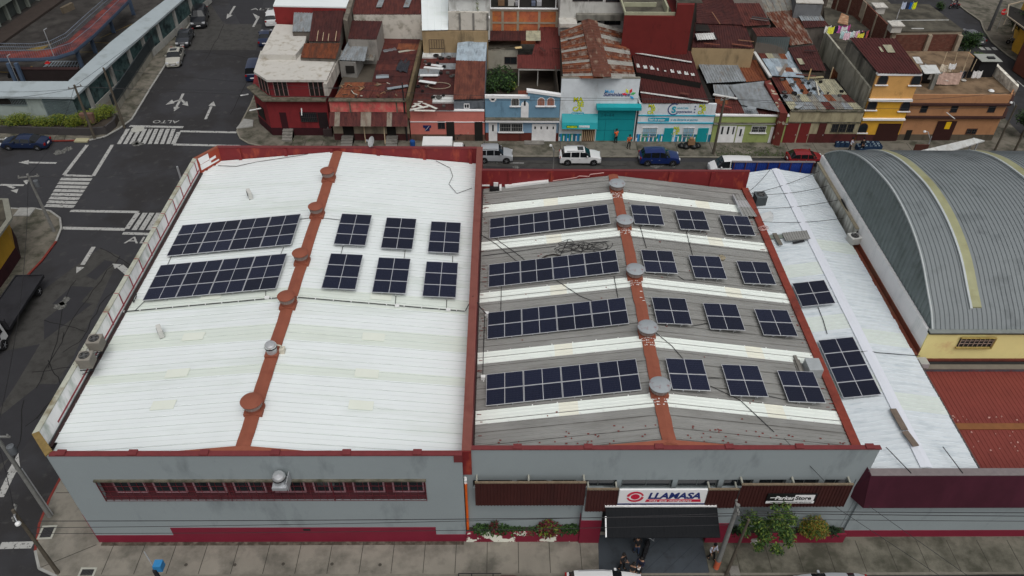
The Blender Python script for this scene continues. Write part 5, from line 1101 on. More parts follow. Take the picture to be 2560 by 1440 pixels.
for (x0, n_) in ((-25.2,4),):
    m = MB()
    for k in range(n_): m.box(x0, YR-1.5+k*.32, 0, x0+1.15, YR-.01, .22*(k+1))
    m.build('entrance_steps', M_conc, t)
m = MB(); m.tube([(-29.9,81.5,4.0),(-28.9,81.2,4.3)], .07, 6); m.tube([(-28.6,79.6,3.1),(-27.2,79.4,3.5)], .07, 6); m.build('fluorescent_tube', M_wp, t); m = MB(); m.tube([(-22.6,78.9,2.9),(-22.6,79.3,3.6)], .06, 6); m.build('lamp_tube', M_wp, t)
for (px4, z4, mt) in (([(731,79),(776,79),(785,15),(736,15)], (8.1,8.1,9.2,9.2), R_gr), ([(772,103),(849,104),(861,27),(784,17)], (8.0,8.0,9.3,9.3), R_dk), ([(751,144),(839,147),(851,108),(761,108)], (7.3,7.3,8.0,8.0), R_or)):
    rf(px4, z4, mt, t, name='lean_to_roof'); walls(px4, tuple(z-.05 for z in z4), wmat('shed_wall_grey', (90,84,78)), t, 6.9, name='lean_to_wall')
m = MB()
for x in (792, 806, 820, 838): a, b_ = at(x, 102, 8.1), at(x+9, 40, 8.9); m.beam(a, b_, .06, .04)
m.build('roof_batten', mat('pale_wood', up(190,170,140), .8), t)
t = house('tall red building with a flat white roof behind the corner house', (720,60), 'building')
R_wh2 = M_white; Q = quad([(683,16),(866,20),(895,-60),(715,-60)], (9.6,)*4); walls(Q, None, wmat('bright_red_wall', (112,34,34), .15), t); m = MB(); m.slab([p+Vector((0,0,.12)) for p in Q], .16); m.build('roof', R_wh2, t)
m = MB(); Q = quad([(878,-30),(858,50),(868,55),(888,-30)], (10.2,9.6,9.6,10.2)); m.prism([(p.x,p.y) for p in Q], 4, 9.7); m.build('party_wall', wmat('bare_block_wall', (104,98,88), .5), t)
# ---- shack with long striped awning
YS = 78.5; t = house('low house with a peeling pink parapet and a long striped corrugated awning', (920,345))
x0, x1 = -19.2, -10.55; mpk = mat('peeling_pink', wl(158,72,70), .9, .15, 1, c2=wl(150,104,90), c2_amt=.35, c2_scale=1.2, stain=wl(95,60,52), stain_amt=.45, stain_scale=1.4, stretch=(1,1,.4))
m = MB(); m.box(x0, YS, 0, x1, 98, 3.4); m.build('wall', wmat('cream_dirty_wall', (140,130,112), .5), t)
m = MB(); m.box(x0, YS-.02, 3.6, x1, YS+.2, 4.95); m.build('parapet', mpk, t); m = MB(); m.box(x0, YS-.25, 4.951, x1, YS+.4, 5.08); m.box(-17.0, YS-.06, 3.55, -16.85, YS-.021, 4.9); m.box(-11.8, YS-.06, 3.55, -11.65, YS-.021, 4.9); m.build('parapet_cap', mat('mossy_ledge'), t)
m = MB(); m.box(x0, YS-.03, 0, x1, YS-.002, .85); m.build('plinth', wmat('brown_plinth', (66,34,34)), t)
aw = MB(); n_ = 15
for k in range(n_):
    a, b_ = x0-.1+k*(x1-x0+.1)/n_, x0-.1+(k+1)*(x1-x0+.1)/n_; aw.k = 1 if k in (1,6,7,11) else 0
    if k == 14: aw.k = 0
    aw.corr((a, YS-1.25, 2.45), (b_, YS-1.25, 2.45), (b_, YS, 3.55), (a, YS, 3.55), .2, .035, 'trap', .01*(k % 3))
aw.build('awning', [rmat('brown_awning', (76,38,38), (92,48,44), .5), rmat('beige_awning', (138,130,118), (120,104,92), .4)], t)
for bl, br, ty in (((858,328),(885,328),315), ((968,330),(990,330),315)): door(t, bl, br, ty, YS, M_mul, False)
for x_, n_ in ((-17.6,4), (-12.5,4)):
    m = MB()
    for k in range(n_): m.box(x_-.7, YS-1.6+k*.36, 0, x_+.6, YS-.04, .17*(k+1))
    m.build('entrance_steps', M_conc, t)
m = MB(); m.beam((-15.6,YS-.5,0),(-15.6,YS-.4,2.4),.1); m.beam((-13.3,YS-.9,0),(-13.3,YS-.6,2.5),.1); m.build('awning_post', mat('pale_wood'), t)
patch_roof([(833,247),(1013,249),(1056,100),(885,235)], (4.9,4.9,5.6,4.9), 1, 1, [R_dk], [1], t) if False else None
patch_roof([(835,246),(1013,248),(1022,208),(862,206)], (4.75,4.75,5.0,5.0), 6, 1, [R_br, R_rust, R_gr2, R_dk], [5,2,1,3], t)
patch_roof([(930,206),(1022,208),(1052,100),(958,98)], (5.0,5.0,5.8,5.8), 2, 8, [R_dk, R_br, R_rust], [7,4,2], t, turn=True)
for a, b_, w_, c_ in (((948,180),(975,176),1.0,(150,164,172)), ((946,166),(978,160),.8,(168,176,178)), ((940,192),(972,190),.9,(140,150,156)), ((962,112),(1000,110),.7,(130,136,140)), ((995,121),(1035,112),.4,(190,186,174)), ((996,130),(1048,122),.4,(168,166,152)), ((958,128),(990,122),.7,(120,124,128)), ((968,222),(1020,214),.5,(130,138,144))): plank(a, b_, 5.05 if a[1] > 150 else 5.5, w_, c_, 'loose zinc or pale sheet laid over the roof above the striped awning', .12, 'loose sheets above the striped awning', 'loose_sheet')
m = MB(); q = [at(x, y, 5.35) for x, y in ((990,178),(1018,182),(1030,144),(1000,142))]; m.grid([[q[0].lerp(q[1], u/5).lerp(q[3].lerp(q[2], u/5), v/5)+Vector((0,0,.08+.12*math.sin(u*2.3+v*1.7))) for u in range(6)] for v in range(6)]); m.build('dark_tarpaulin', mat('dark_tarp', up(48,50,56), .7, .2, 2), label='crumpled dark tarpaulin on the roof above the striped awning', cat='tarpaulin')
for k in range(26):
    a = (random.uniform(845,1000), random.uniform(208,244)); plank(a, (a[0]+random.uniform(-16,16), a[1]+random.uniform(-8,8)), 4.9, random.choice([.06,.1,.25]), random.choice([(150,120,88),(170,166,154),(96,60,44),(60,54,50),(120,104,84)]), 'scrap wood or tin lying on the front roof above the striped awning', .16, 'scrap on the shack roof', 'scrap')
walls([(835,246),(1013,248),(1052,100),(870,150)], (4.7,4.7,5.5,5.2), wmat('courtyard_wall', (70,64,56)), t, 0, name='inner_wall', drop=.25)
m = MB(); Q = quad([(1014,249),(1021,249),(1057,100),(1050,100)], (5.3,5.3,6.1,6.1)); m.hexa([(p.x,p.y,3) for p in Q], Q); m.build('party_wall', mat('mossy_tan_wall', up(104,90,68), .9, .2, 1.5, stain=up(60,56,38), stain_amt=.5), t)
# dark courtyard pieces
t2 = house('small grey hut with a barred window behind the striped awning', (872,200), 'hut', 'hut')
q4 = [(848,152),(888,155),(905,128),(862,126)]; walls(q4, (6.7,)*4, wmat('hut_wall', (118,116,112)), t2, 4.6); rf([(846,150),(912,153),(922,105),(870,103)], (6.8,6.8,7.2,7.2), R_gr, t2)
Yh = at(866,190,5.0).y; p = at(866,176,y=at(868,154,6.7).y-.02); m = MB(); m.box(p.x-.05, p.y-.06, 5.3, p.x+.95, p.y-.0, 6.2); m.build('window', M_mul, t2)
rf([(905,150),(935,152),(943,112),(925,108)], (6.0,6.0,6.3,6.3), R_gr2, t2, name='rear_sheet')
t3 = house('small building with brown-red sheets and a pale side wall behind the hut', (905,120), 'shed', 'shed')
q4 = [(870,97),(941,99),(956,53),(880,51)]; rf(q4, (8.0,8.0,8.4,8.4), R_dk, t3); walls(q4, (8.0,8.0,8.4,8.4), wmat('pale_shed_wall', (128,124,118)), t3, 4)
t4 = house('building with a bare grey block wall and brown-red roof behind the patchwork roofs', (970,95), 'building')
q4 = [(883,36),(1053,36),(1052,-60),(868,-60)]; rf(q4, (8.9,8.9,9.6,9.6), R_br, t4); walls(q4, (8.9,8.9,9.6,9.6), mat('block_wall', wl(150,146,138), .9, .1, .6, stain=wl(84,80,68), stain_amt=.4, stain_scale=.9), t4, 3)
for px in (940, 1008): a = [(px,18),(px+14,18),(px+22,-3),(px+8,-3)]; m = MB(); m.slab([at(x, y, 9.2)+Vector((0,0,.02)) for x, y in a], .03); m.build('skylight', R_gr, t4)
# ---- pink house
YP = 78.5; t = house('low salmon pink house with a black shirt-shaped sign beside the motorcycle', (1118,350))
x0, x1 = -10.4, -1.95; mp = wmat('salmon_wall', (178,104,94), .15); m = MB(); m.box(x0, YP, 0, x1, YP+.25, 3.75); m.box(x0, YP+.25, 0, x0+.2, 96, 3.6); m.build('wall', mp, t)
m = MB(); m.box(x0, YP-.08, 3.751, x1, YP+.3, 3.86); m.box(x0, YP-.06, 2.35, x1, YP-.002, 2.45); m.build('cornice', Wf, t); m = MB(); m.box(x0, YP-.03, 0, x1, YP-.003, .8); m.build('plinth', wmat('taupe_plinth', (88,68,58)), t)
window(t, (1095,322), (1113,322), 303, YP, Df); door(t, (1117,343), (1137,343), 304, YP, M_mul, False); door(t, (1187,343), (1207,346), 304, YP, M_mul, False)
m = MB(); p = at(1068, 318, y=YP); 
for q in ((p.x-.25,p.z-.45,p.x+.25,p.z+.25),(p.x-.45,p.z-.05,p.x-.25,p.z+.25),(p.x+.25,p.z-.05,p.x+.45,p.z+.25)): m.box(q[0], YP-.06, q[1], q[2], YP-.01, q[3])
s_ = m.build('shirt_sign', mat('navy', wl(22,30,66), .6), t); m = MB(); m.beam((p.x-.25,YP-.075,p.z-.4),(p.x+.25,YP-.075,p.z+.2),.1,.02); m.build('stripe', Wf, t)
mats_ = [R_dk, R_br, R_wh, R_gr, R_cr]
patch_roof([(1028,276),(1135,276),(1141,130),(1058,130)], (3.95,3.95,5.2,5.2), 2, 9, mats_, [9,4,3,1,1], t, turn=True, pitch=.3)
m = MB(); m.box(x0+.2, YP+.25, 0, -5.2, 95, 3.5); m.build('inner_wall', wmat('courtyard_wall', (70,64,56)), t)
q4 = [(1133,249),(1211,247),(1214,153),(1140,151)]; rf(q4, (5.0,5.0,5.9,5.9), rmat('rust_brown_sheet', (92,52,44), (112,66,52), .5, (60,36,32), .3), t, name='upper_roof')
q5 = [(1140,151),(1214,153),(1218,97),(1144,107)]; rf(q5, (5.92,5.92,6.7,6.6), R_bl, t, name='rear_roof', turn=True, pitch=.9)
walls([(1134,249),(1211,247),(1218,97),(1144,107)], (5.0,5.0,6.6,6.6), wmat('blue_grey_wall', (92,98,104)), t, 3.0, name='upper_wall', drop=.35); 
a = at(1134,275,y=at(1134,249,5.0).y); Yu = a.y; window(t, (1160,271), (1174,271), 259, Yu-.01, Wf)
M_tyre = mat('tyre_black', (.015,.015,.015), .9)
def weights(px4, z4, n, lb, grp, s=.16):
    A, B, C, D = quad(px4, z4)
    for k in range(n):
        u, v = random.random(), random.random(); p = A.lerp(B, u).lerp(D.lerp(C, u), v)+Vector((0,0,.12)); m = MB(); w_ = s*random.uniform(.7,1.5)
        if k % 3: m.box(p.x-w_, p.y-w_*.8, p.z-.04, p.x+w_, p.y+w_*.8, p.z+.16)
        else: m.lathe((p.x,p.y,p.z), [(w_*.7,0),(w_*1.5,.02),(w_*1.5,.14),(w_*.7,.16)], 10, cap=False)
        m.build('roof_weight', mat('weight_grey', (.09,.085,.08), .9, .3) if k % 2 else M_tyre, label=lb, cat='roof weight', group=grp)
weights([(1030,270),(1130,270),(1138,135),(1062,135)], (3.98,3.98,5.2,5.2), 24, 'small dark block or tyre weighing down the sheets behind the pink house', 'weights on the pink house roof')
for a, b_ in (((1030,268),(1056,254)), ((1028,274),(1070,266)), ((1045,252),(1092,272)), ((1036,276),(1088,277)), ((1036,258),(1060,270))): plank(a, b_, 4.0, .3, (205,204,196), 'white board lying in a heap at the front of the pink house roof', grp='white boards on the pink house roof')
for a, b_ in (((1060,158),(1105,166)), ((1060,168),(1108,172)), ((1048,202),(1090,208)), ((1050,188),(1095,188)), ((1056,148),(1110,150))): plank(a, b_, 4.8, .5, (214,216,216), 'white strip of sheeting on the roof behind the pink house', grp='white strips behind the pink house')
m = MB(); c_ = at(1098, 217, 4.55); m.tube([(c_.x+math.cos(a)*1.3, c_.y+math.sin(a)*.8, c_.z+.15) for a in [k*.3142 for k in range(21)]], .04, 5); m.build('hose_ring', mat('pale_hose', up(150,140,120), .7), label='large oval ring of pale hose on the pink house roof', cat='hose')
# beige wall building + white ones
t = house('building with a stained beige rear wall and sloping white roof', (1130,120), 'building')
Q = quad([(1055,77),(1219,77),(1222,40),(1052,40)], (8.0,8.0,8.0,8.0)); walls(Q, None, wmat('beige_wall', (142,122,92), .4, (88,76,58)), t, 3)
rf([(1055,76),(1121,75),(1121,-40),(1052,-40)], (8.1,8.1,10.5,10.5), M_white, t, name='white_roof', pitch=.8, kind='seam')
Yb = at(1122,77,8).y+.0; m = MB(); a, b_ = at(1122,77,8.0), at(1222,77,8.0); m.box(a.x, a.y+.2, 8.02, b_.x, a.y+.5, 10.2); m.build('block_parapet', mat('block_wall'), t)
m = MB()
for u in (.28,.62,.97): x = a.x+(b_.x-a.x)*u; m.box(x-.12, a.y+.12, 8.02, x+.12, a.y+.199, 10.1)
m.build('concrete_post', M_conc, t)
t = house('white building with two dark sliding windows at the top of the view', (1170,60), 'building')
Yw = a.y+1.6; m = MB(); m.box(a.x, Yw, 6, b_.x+.1, Yw+9, 13.5); m.build('wall', wmat('white_building_wall', (188,190,188), .3, (130,128,122)), t)
window(t, (1127,38), (1150,38), 25, Yw, Wf); window(t, (1195,39), (1221,39), 31, Yw, Wf); m = MB(); q = at(1123, 40, y=Yw); m.box(q.x, Yw-.5, q.z-.15, b_.x+.1, Yw-.002, q.z); m.box(q.x, Yw-.35, q.z+2.3, b_.x+.1, Yw-.002, q.z+2.55); m.build('ledge', Wf, t)
m = MB(); p = at(1193, 15, y=Yw-.2)
for k in range(12): leaves(m, (p.x+random.uniform(-.1,.1), Yw-.15, p.z+1.2-k*.25), .15, .08, .2, 12, .14, k=1)
m.build('hanging_vine', G3, label='yellow-green vine hanging down the white building wall', cat='plant')
t = thing('grille_gate', 'small dark metal grille frame standing against the beige wall', 'grille', at(1093,125,5.4)); p = at(1093,135,5.2); m = MB()
for k in range(7): m.beam((p.x-.9+k*.3, p.y, 5.2 if k in (0,6) else 5.9), (p.x-.9+k*.3, p.y, 7.0), .05)
for z in (5.9,7.0): m.beam((p.x-.9,p.y,z),(p.x+.9,p.y,z),.05)
m.build('frame', Df, t)
# ---- blue house
YB_ = 78.5; t = house('sky blue two-storey house with arched windows and white trim', (1310,350))
x0, x1 = -1.85, 6.5; mb = wmat('sky_blue_wall', (100,134,156), .15); ml = MB(); ml.box(x0, YB_, 0, x1, YB_+.3, 2.75); ml.build('lower_wall', wmat('lower_blue_wall', (120,148,172), .2), t)
m = MB(); m.box(x0, YB_, 2.9, 2.9, YB_+.3, 5.35); m.hexa([(2.9,YB_,2.9),(x1,YB_,2.9),(x1,YB_+.3,2.9),(2.9,YB_+.3,2.9)], [(2.9,YB_,6.1),(x1,YB_,5.55),(x1,YB_+.3,5.55),(2.9,YB_+.3,6.1)]); m.build('upper_wall', mb, t)
m = MB(); m.box(x0-.02, YB_-.1, 5.351, 3.1, YB_+.4, 5.62); m.hexa([(2.75,YB_-.12,6.1),(x1+.05,YB_-.12,5.55),(x1+.05,YB_+.4,5.55),(2.75,YB_+.4,6.1)], [(2.75,YB_-.12,6.38),(x1+.05,YB_-.12,5.83),(x1+.05,YB_+.4,5.83),(2.75,YB_+.4,6.38)]); m.box(x0, YB_-.5, 2.62, x1, YB_-.002, 2.9); m.build('cornice', Wf, t)
m = MB(); m.box(x0, YB_-.55, 2.901, x1, YB_, 3.0); m.build('ledge', mat('mossy_ledge'), t); m = MB(); m.box(x0, YB_-.03, 0, x1, YB_-.003, 1.05); m.build('plinth', wmat('brick_plinth', (88,40,34)), t)
def arch(t, cx, z0, w_, h, Y, frame, pane, grille=None, name='window', sill=True, n=10):
    pts = [(cx-w_/2, z0), (cx+w_/2, z0)]+[(cx+math.cos(a)*w_/2, z0+h-w_/2+math.sin(a)*w_/2) for a in [k*math.pi/n for k in range(n+1)]]
    m = MB(); m.hexa([(x, Y-.004, z) for x, z in pts], [(x, Y-.07, z) for x, z in pts]); f = m.build(name, frame, t)
    pi_ = [(cx+(x-cx)*.86, z0+.06+(z-z0)*.9) for x, z in pts]; m = MB(); m.hexa([(x, Y-.071, z) for x, z in pi_], [(x, Y-.085, z) for x, z in pi_]); m.build('pane', pane, f)
    if grille:
        m = MB()
        for k in range(5): x = cx-w_*.35+k*w_*.175; m.box(x-.018, Y-.12, z0+.05, x+.018, Y-.1, z0+h*.93)
        m.build('bars', grille, f)
    if sill: m = MB(); m.box(cx-w_/2-.15, Y-.2, z0-.1, cx+w_/2+.15, Y-.004, z0-.002); m.build('sill', Wf, f)
    return f
arch(t, at(1288,250,y=YB_).x, at(1288,264,y=YB_).z, .95, 1.05, YB_, Wf, M_mul, mat('bar_white', (.35,.35,.34), .6))
for x in (1353, 1377): arch(t, at(x,250,y=YB_).x, at(x,264,y=YB_).z, .9, 1.0, YB_, Wf, mat('curtain_orange', wl(120,70,52), .8, .2, 4), mat('bar_white'))
d_ = arch(t, at(1312,270,y=YB_).x, 3.02, .85, 1.95, YB_, Wf, mat('door_white', wl(190,195,200), .6), None, 'door', False); m = MB(); p = at(1312,258,y=YB_-.09); m.box(p.x-.1, YB_-.11, p.z-.3, p.x+.1, YB_-.086, p.z+.3); m.build('door_window', M_glass, t)
m = MB(); p = at(1232,246,y=YB_); m.hexa([(p.x+math.cos(a)*.42, YB_-.004, p.z+math.sin(a)*.42) for a in [k*.785+.39 for k in range(8)]], [(p.x+math.cos(a)*.42, YB_-.07, p.z+math.sin(a)*.42) for a in [k*.785+.39 for k in range(8)]]); f = m.build('octagon_window', Wf, t); m = MB(); m.hexa([(p.x+math.cos(a)*.25, YB_-.071, p.z+math.sin(a)*.25) for a in [k*1.5708 for k in range(4)]], [(p.x+math.cos(a)*.25, YB_-.085, p.z+math.sin(a)*.25) for a in [k*1.5708 for k in range(4)]]); m.build('pane', M_glass, f)
door(t, (1222,346), (1243,346), 307, YB_, mat('door_white'), True, [(.4,.6,.55,.9)]); window(t, (1248,329), (1307,329), 307, YB_, Wf, 14, sill=Wf); door(t, (1329,347), (1389,348), 309, YB_, mat('door_white'), False, [(.1,.16,.7,.85),(.35,.41,.7,.85),(.6,.66,.7,.85),(.85,.91,.7,.85)], 'garage_door')
m = MB(); m.box(2.6, 77.6, 0, 4.9, 78.4, .12); m.build('ramp', M_conc, t)
# garden and terrace behind
m = MB(); m.box(x0, YB_+.3, 0, x1, 92, 2.6); m.build('garden_floor', mat('soil'), t)
m = MB(); m.box(x0, 92, 2.6, 2.0, 92.3, 5.2); m.box(x0,92.3,5.0,2.2,100,5.2); m.build('rear_wall', wmat('pale_rear_wall', (150,146,134), .4), t)
a, b_ = at(1219,133,5.2), at(1327,133,5.2); window(t, (1261,160), (1292,160), 142, 92.0, Df, nx=2)
m = MB(); m.box(x0, 91.9, 5.21, 2.4, 99.5, 5.3); m.build('terrace', R_con, t)
rf([(1293,171),(1412,174),(1409,137),(1293,137)], (4.9,4.9,5.3,5.3), rmat('clean_red_sheet', (98,46,42), None), t, name='patio_roof'); rf([(1330,137),(1409,137),(1398,66),(1350,66)], (5.32,5.32,6.3,6.3), rmat('clean_red_sheet', (98,46,42), None), t, name='rear_red_roof')
rf([(1220,102),(1315,102),(1315,77),(1220,77)], (6.2,6.2,6.4,6.4), R_dk, t, name='dark_lean_to'); rf([(1315,102),(1352,102),(1351,77),(1315,77)], (6.2,6.2,6.4,6.4), R_cr, t, name='cream_lean_to', turn=True, pitch=.6)
m = MB(); m.box(at(1296,171,4.9).x, at(1296,172,4.9).y-.05, 4.72, at(1410,174,4.9).x, at(1296,172,4.9).y+.05, 4.86)
for x in (1297, 1345, 1408): p = at(x, 172, 4.8); m.box(p.x-.06, p.y-.06, 2.6, p.x+.06, p.y+.06, 4.75)
m.build('patio_beam', mat('pale_beam', (.4,.39,.36), .8), t)
m = MB(); m.box(x1-.1, YB_+.3, 0, x1, 100, 5.0); m.build('party_wall', wmat('courtyard_wall', (70,64,56)), t)
for i, (px, py, r_) in enumerate([(1232,190,1.2),(1255,180,1.3),(1278,195,1.0),(1245,205,1.2),(1270,212,.9),(1225,215,.9)]):
    p = at(px, py, 3.4); m = MB(); leaves(m, p, r_, r_, .8, 420, .3, k=3); m.build('garden_bush', [G1, G1b, G2], label='dark green garden bush behind the blue house', cat='bush', group='bushes in the walled garden')
p = at(1282,213,3.4); m = MB(); leaves(m, p, .5, .5, .5, 160, .25, k=2); m.build('garden_bush', [G3, G2], label='small bright yellow-green bush in the walled garden', cat='bush')
m = MB()
for k in range(30): x = 1.9+k*.16; m.tube([(x, YB_+.35, 5.55), (x, YB_+1.0, 5.75)], .07, 5) if x < 3.0 else None
m.build('tile_edging', mat('terracotta', up(120,60,44), .9, .2), t)
plank((1288,120), (1304,118), 5.4, .5, (206,180,130), 'cream crate board on the dirty terrace', .2, name='crate_board')
# brick building
t = house('brick building with concrete frame and open roof terrace', (1305,100), 'building')
Ab = at(1222,76,6.4); Y_ = Ab.y+1.5; xa, xb = at(1225,20,y=Y_).x, at(1393,20,y=Y_).x; zt = at(1300,22,y=Y_).z
m = MB(); m.box(xa, Y_, 4, xb, Y_+8, zt); m.build('wall', mat('orange_brick', wl(136,76,52), .9, .25, .5, c2=wl(150,92,48), c2_amt=.4, c2_scale=.35, stain=wl(104,58,48), stain_amt=.4, stain_scale=1.5, fine=.15), t)
m = MB()
for u in (0,.17,.4,.72,.985): x = xa+(xb-xa)*u; m.box(x, Y_-.06, 4, x+.3, Y_-.002, zt-.3)
for z in (zt-.3, zt-1.9): m.box(xa, Y_-.07, z, xb, Y_-.0021-.06, z+.25)
m.build('concrete_frame', mat('frame_concrete', wl(118,108,94), .9, .2, 2), t)
m = MB(); m.box(xa-.1, Y_-.2, zt+.001, xb+.1, Y_+.1, zt+.12); m.build('ledge', Wf, t); m = MB(); m.box(xa+.2, Y_+3.5, zt, xb, Y_+3.7, zt+3); m.build('rear_wall', wmat('dim_wall', (80,80,72), .5), t); m = MB(); m.box(xa, Y_+.1, zt+.0, xb, Y_+3.5, zt+.05); m.build('terrace', M_mul, t)
m = MB()
for u in (0,.42,.97): x = xa+(xb-xa)*u; m.box(x, Y_, zt+.12, x+.12, Y_+.12, zt+3)
m.build('post', Wf, t)
for i, (u, s_, c_, lb) in enumerate([(.27,.9,(.5,.49,.46),'white washbasin block on the brick building terrace'), (.36,.5,(.3,.3,.32),'grey tub on the brick building terrace'), (.62,.5,(.12,.14,.2),'dark blue bucket on the brick building terrace'), (.7,.6,(.4,.4,.42),'pale bundle on the brick building terrace'), (.12,.8,(.2,.12,.07),'brown crate on the brick building terrace')]):
    x = xa+(xb-xa)*u; m = MB(); m.box(x, Y_+.8, zt+.06, x+s_, Y_+1.5, zt+.06+s_*.9); m.build('terrace_item', mat('ti_%d' % i, c_, .7, .2), label=lb, cat='household item')
# ---- white and teal warehouse
YT = 78.5; t = house('tall white warehouse front with a big teal gate', (1545,352), 'warehouse', 'warehouse'); x0, x1 = 6.55, 15.15
Mw = wmat('clean_white_wall', (196,202,206), .12, (160,164,164)); teal = mat('teal_paint', wl(18,112,118), .5, .08, 1); teal2 = mat('teal_dark', wl(10,84,92), .5, .06)
gx0, gx1 = at(1488,352,y=YT).x, at(1583,352,y=YT).x; gz = at(1540,268,y=YT).z
m = MB(); m.box(x0, YT, 0, gx0, YT+.35, 7.75); m.box(gx0, YT, gz, x1, YT+.35, 7.75); m.box(gx1, YT, 0, x1, YT+.35, gz); m.build('wall', Mw, t); m = MB(); m.box(x0-.02,YT-.03,7.751,x1+.02,YT+.4,7.8); m.build('coping', mat('kerb_grey'), t)
m = MB(); m.box(gx0, YT+.12, 0, gx1, YT+.2, gz); g_ = m.build('gate', teal, t); m = MB()
for z in (1.35, 2.75): m.box(gx0, YT+.1, z, gx1, YT+.119, z+.04)
for u in (.5,): x = gx0+(gx1-gx0)*u; m.box(x, YT+.1, 0, x+.04, YT+.119, 1.35); m.box(x-1.2,YT+.1,0,x-1.16,YT+.119,2.75)
m.build('gate_seam', teal2, g_)
text('14-44', .62, (gx0+.35, YT+.1, gz-1.25), (1,0,0), (0,0,1), 'house_number', teal2, t, .01, sx=1.1)
m = MB(); m.hexa([(gx0-.25,YT-.7,gz-.05),(gx1+.35,YT-.7,gz-.05),(gx1+.35,YT,gz-.05),(gx0-.25,YT,gz-.05)], [(gx0-.25,YT-.7,gz+.3),(gx1+.35,YT-.7,gz+.3),(gx1+.35,YT,gz+.45),(gx0-.25,YT,gz+.45)]); m.build('gate_hood', teal, t)
m = MB(); a, b_ = at(1403,320,y=YT).x, at(1491,320,y=YT).x; m.hexa([(a,YT-1.0,2.1),(b_,YT-1.0,2.1),(b_,YT,2.1),(a,YT,2.1)], [(a,YT-.7,2.75),(b_,YT-.7,2.75),(b_,YT,3.5),(a,YT,3.5)]); m.build('shop_awning', teal, t)
m = MB(); m.box(a+.1, YT-.03, 1.35, b_-.1, YT-.004, 2.05); m.build('shop_window', mat('pale_shop', wl(150,146,140), .7, .15, 2), t); m = MB(); p = at(1470,348,y=YT).x; m.box(p-.95+.2, YT-.06, .0, p+.75, YT-.031, 1.5); m.k = 1
for k in range(7): m.box(p-.72+k*.22, YT-.08, .1, p-.66+k*.22, YT-.061, 1.4)
m.build('shop_door', [mat('brown_door', wl(70,52,40), .7), mat('tan_bar', wl(170,150,120), .7)], t)
def stripes(t, xa, xb, Y, skip=()):
    x = xa; i = 0; m = MB(); cs = [mat('stripe_blue', wl(40,110,160), .6), mat('stripe_teal', wl(20,96,110), .6), mat('stripe_green', wl(30,110,80), .6), Wf, mat('stripe_navy', wl(36,70,100), .6)]
    while x < xb:
        if not any(s0 < x < s1 for s0, s1 in skip):
            m.k = random.choice([0,1,2,4,1,0]); m.box(x, Y-.03, 0, x+.16, Y-.004, .95)
            if i % 3 == 0: m.k = 3; h = random.uniform(.35,.95); m.box(x, Y-.045, .05, x+.14, Y-.031, h)
        x += .16; i += 1
    m.build('painted_stripes', cs, t)
stripes(t, x0+.05, gx0-.1, YT, [(p-.95,p+.85)]); stripes(t, gx1+.1, x1, YT)
M_lg = mat('lime_lettering', wl(196,214,20), .5); M_dg = mat('dark_green_outline', wl(28,92,40), .5); M_nv = mat('navy_lettering', wl(40,50,92), .5); M_tl = mat('teal_label', wl(20,120,140), .5)
def block_logo(t, cx, zt_, s, Y):
    for i, (w_, dx) in enumerate((('MA',-.1),('SE',.55),('CA',-.12))):
        z = zt_-s*(.78*(i+1)); o_ = (cx+dx*s-s*.62, Y-.01, z)
        text(w_, s, (o_[0]-.0, o_[1], o_[2]-.0), (1,0,0), (0,0,1), 'logo_outline', M_dg, t, .01, bold=.05*s, sx=.98); text(w_, s, (o_[0]+.01, o_[1]-.02, o_[2]), (1,0,0), (0,0,1), 'logo_lettering', M_lg, t, .01, bold=.012*s, sx=.98)
    m = MB(); m.box(cx-s*.85, Y-.04, zt_-s*2.95, cx+s*1.0, Y-.003, zt_-s*2.55); m.build('logo_plate', M_tl, t); text('Extra Suave', s*.34, (cx-s*.78, Y-.045, zt_-s*2.86), (1,0,0), (0,0,1), 'logo_caption', Wf, t, .004)
p = at(1446, 243, y=YT); block_logo(t, p.x, p.z+.05, .75, YT)
p = at(1511, 232, y=YT); text('Multi', .5, (p.x, YT-.02, p.z), (1,0,0), (0,0,1), 'sign_lettering', mat('sky_lettering', wl(40,130,180), .5), t, .01, shear=.15, bold=.01); p = at(1508, 240, y=YT); text('Suministros', .62, (p.x, YT-.02, p.z), (1,0,0), (0,0,1), 'sign_lettering', M_nv, t, .01, shear=.2, bold=.014, sx=1.0)
p = at(1572, 237, y=YT)
for a_, c_ in ((170,(190,40,60)),(118,(200,180,40)),(70,(190,40,50)),(20,(60,150,80)),(-40,(50,130,190))):
    d = Vector((math.cos(R(a_)),0,math.sin(R(a_)))); e = Vector((-d.z,0,d.x)); b0 = Vector((p.x,YT-.02,p.z)); m = MB(); m.hexa([b0+d*.18, b0+d*.5+e*.16, b0+d*.82, b0+d*.5-e*.16], [v+Vector((0,-.02,0)) for v in (b0+d*.18, b0+d*.5+e*.16, b0+d*.82, b0+d*.5-e*.16)]); m.build('emblem_petal', mat('petal_%d_%d' % (c_[0], c_[2]), wl(*c_), .5), t)
m = MB(); q = at(1416,317,y=YT-.8); m.box(q.x-.0, YT-.96, 2.2, q.x+1.25, YT-.88, 2.5); m.build('awning_label', M_dg, t); text('MASECA', .3, (q.x+.05, YT-.97, 2.24), (1,0,0), (0,0,1), 'awning_lettering', M_lg, t, .004, bold=.01); m = MB(); m.box(q.x+1.4, YT-.96, 2.22, q.x+2.6, YT-.88, 2.48); m.build('awning_label', Wf, t); text('Extra Suave', .22, (q.x+1.43, YT-.97, 2.28), (1,0,0), (0,0,1), 'awning_lettering', M_tl, t, .004)
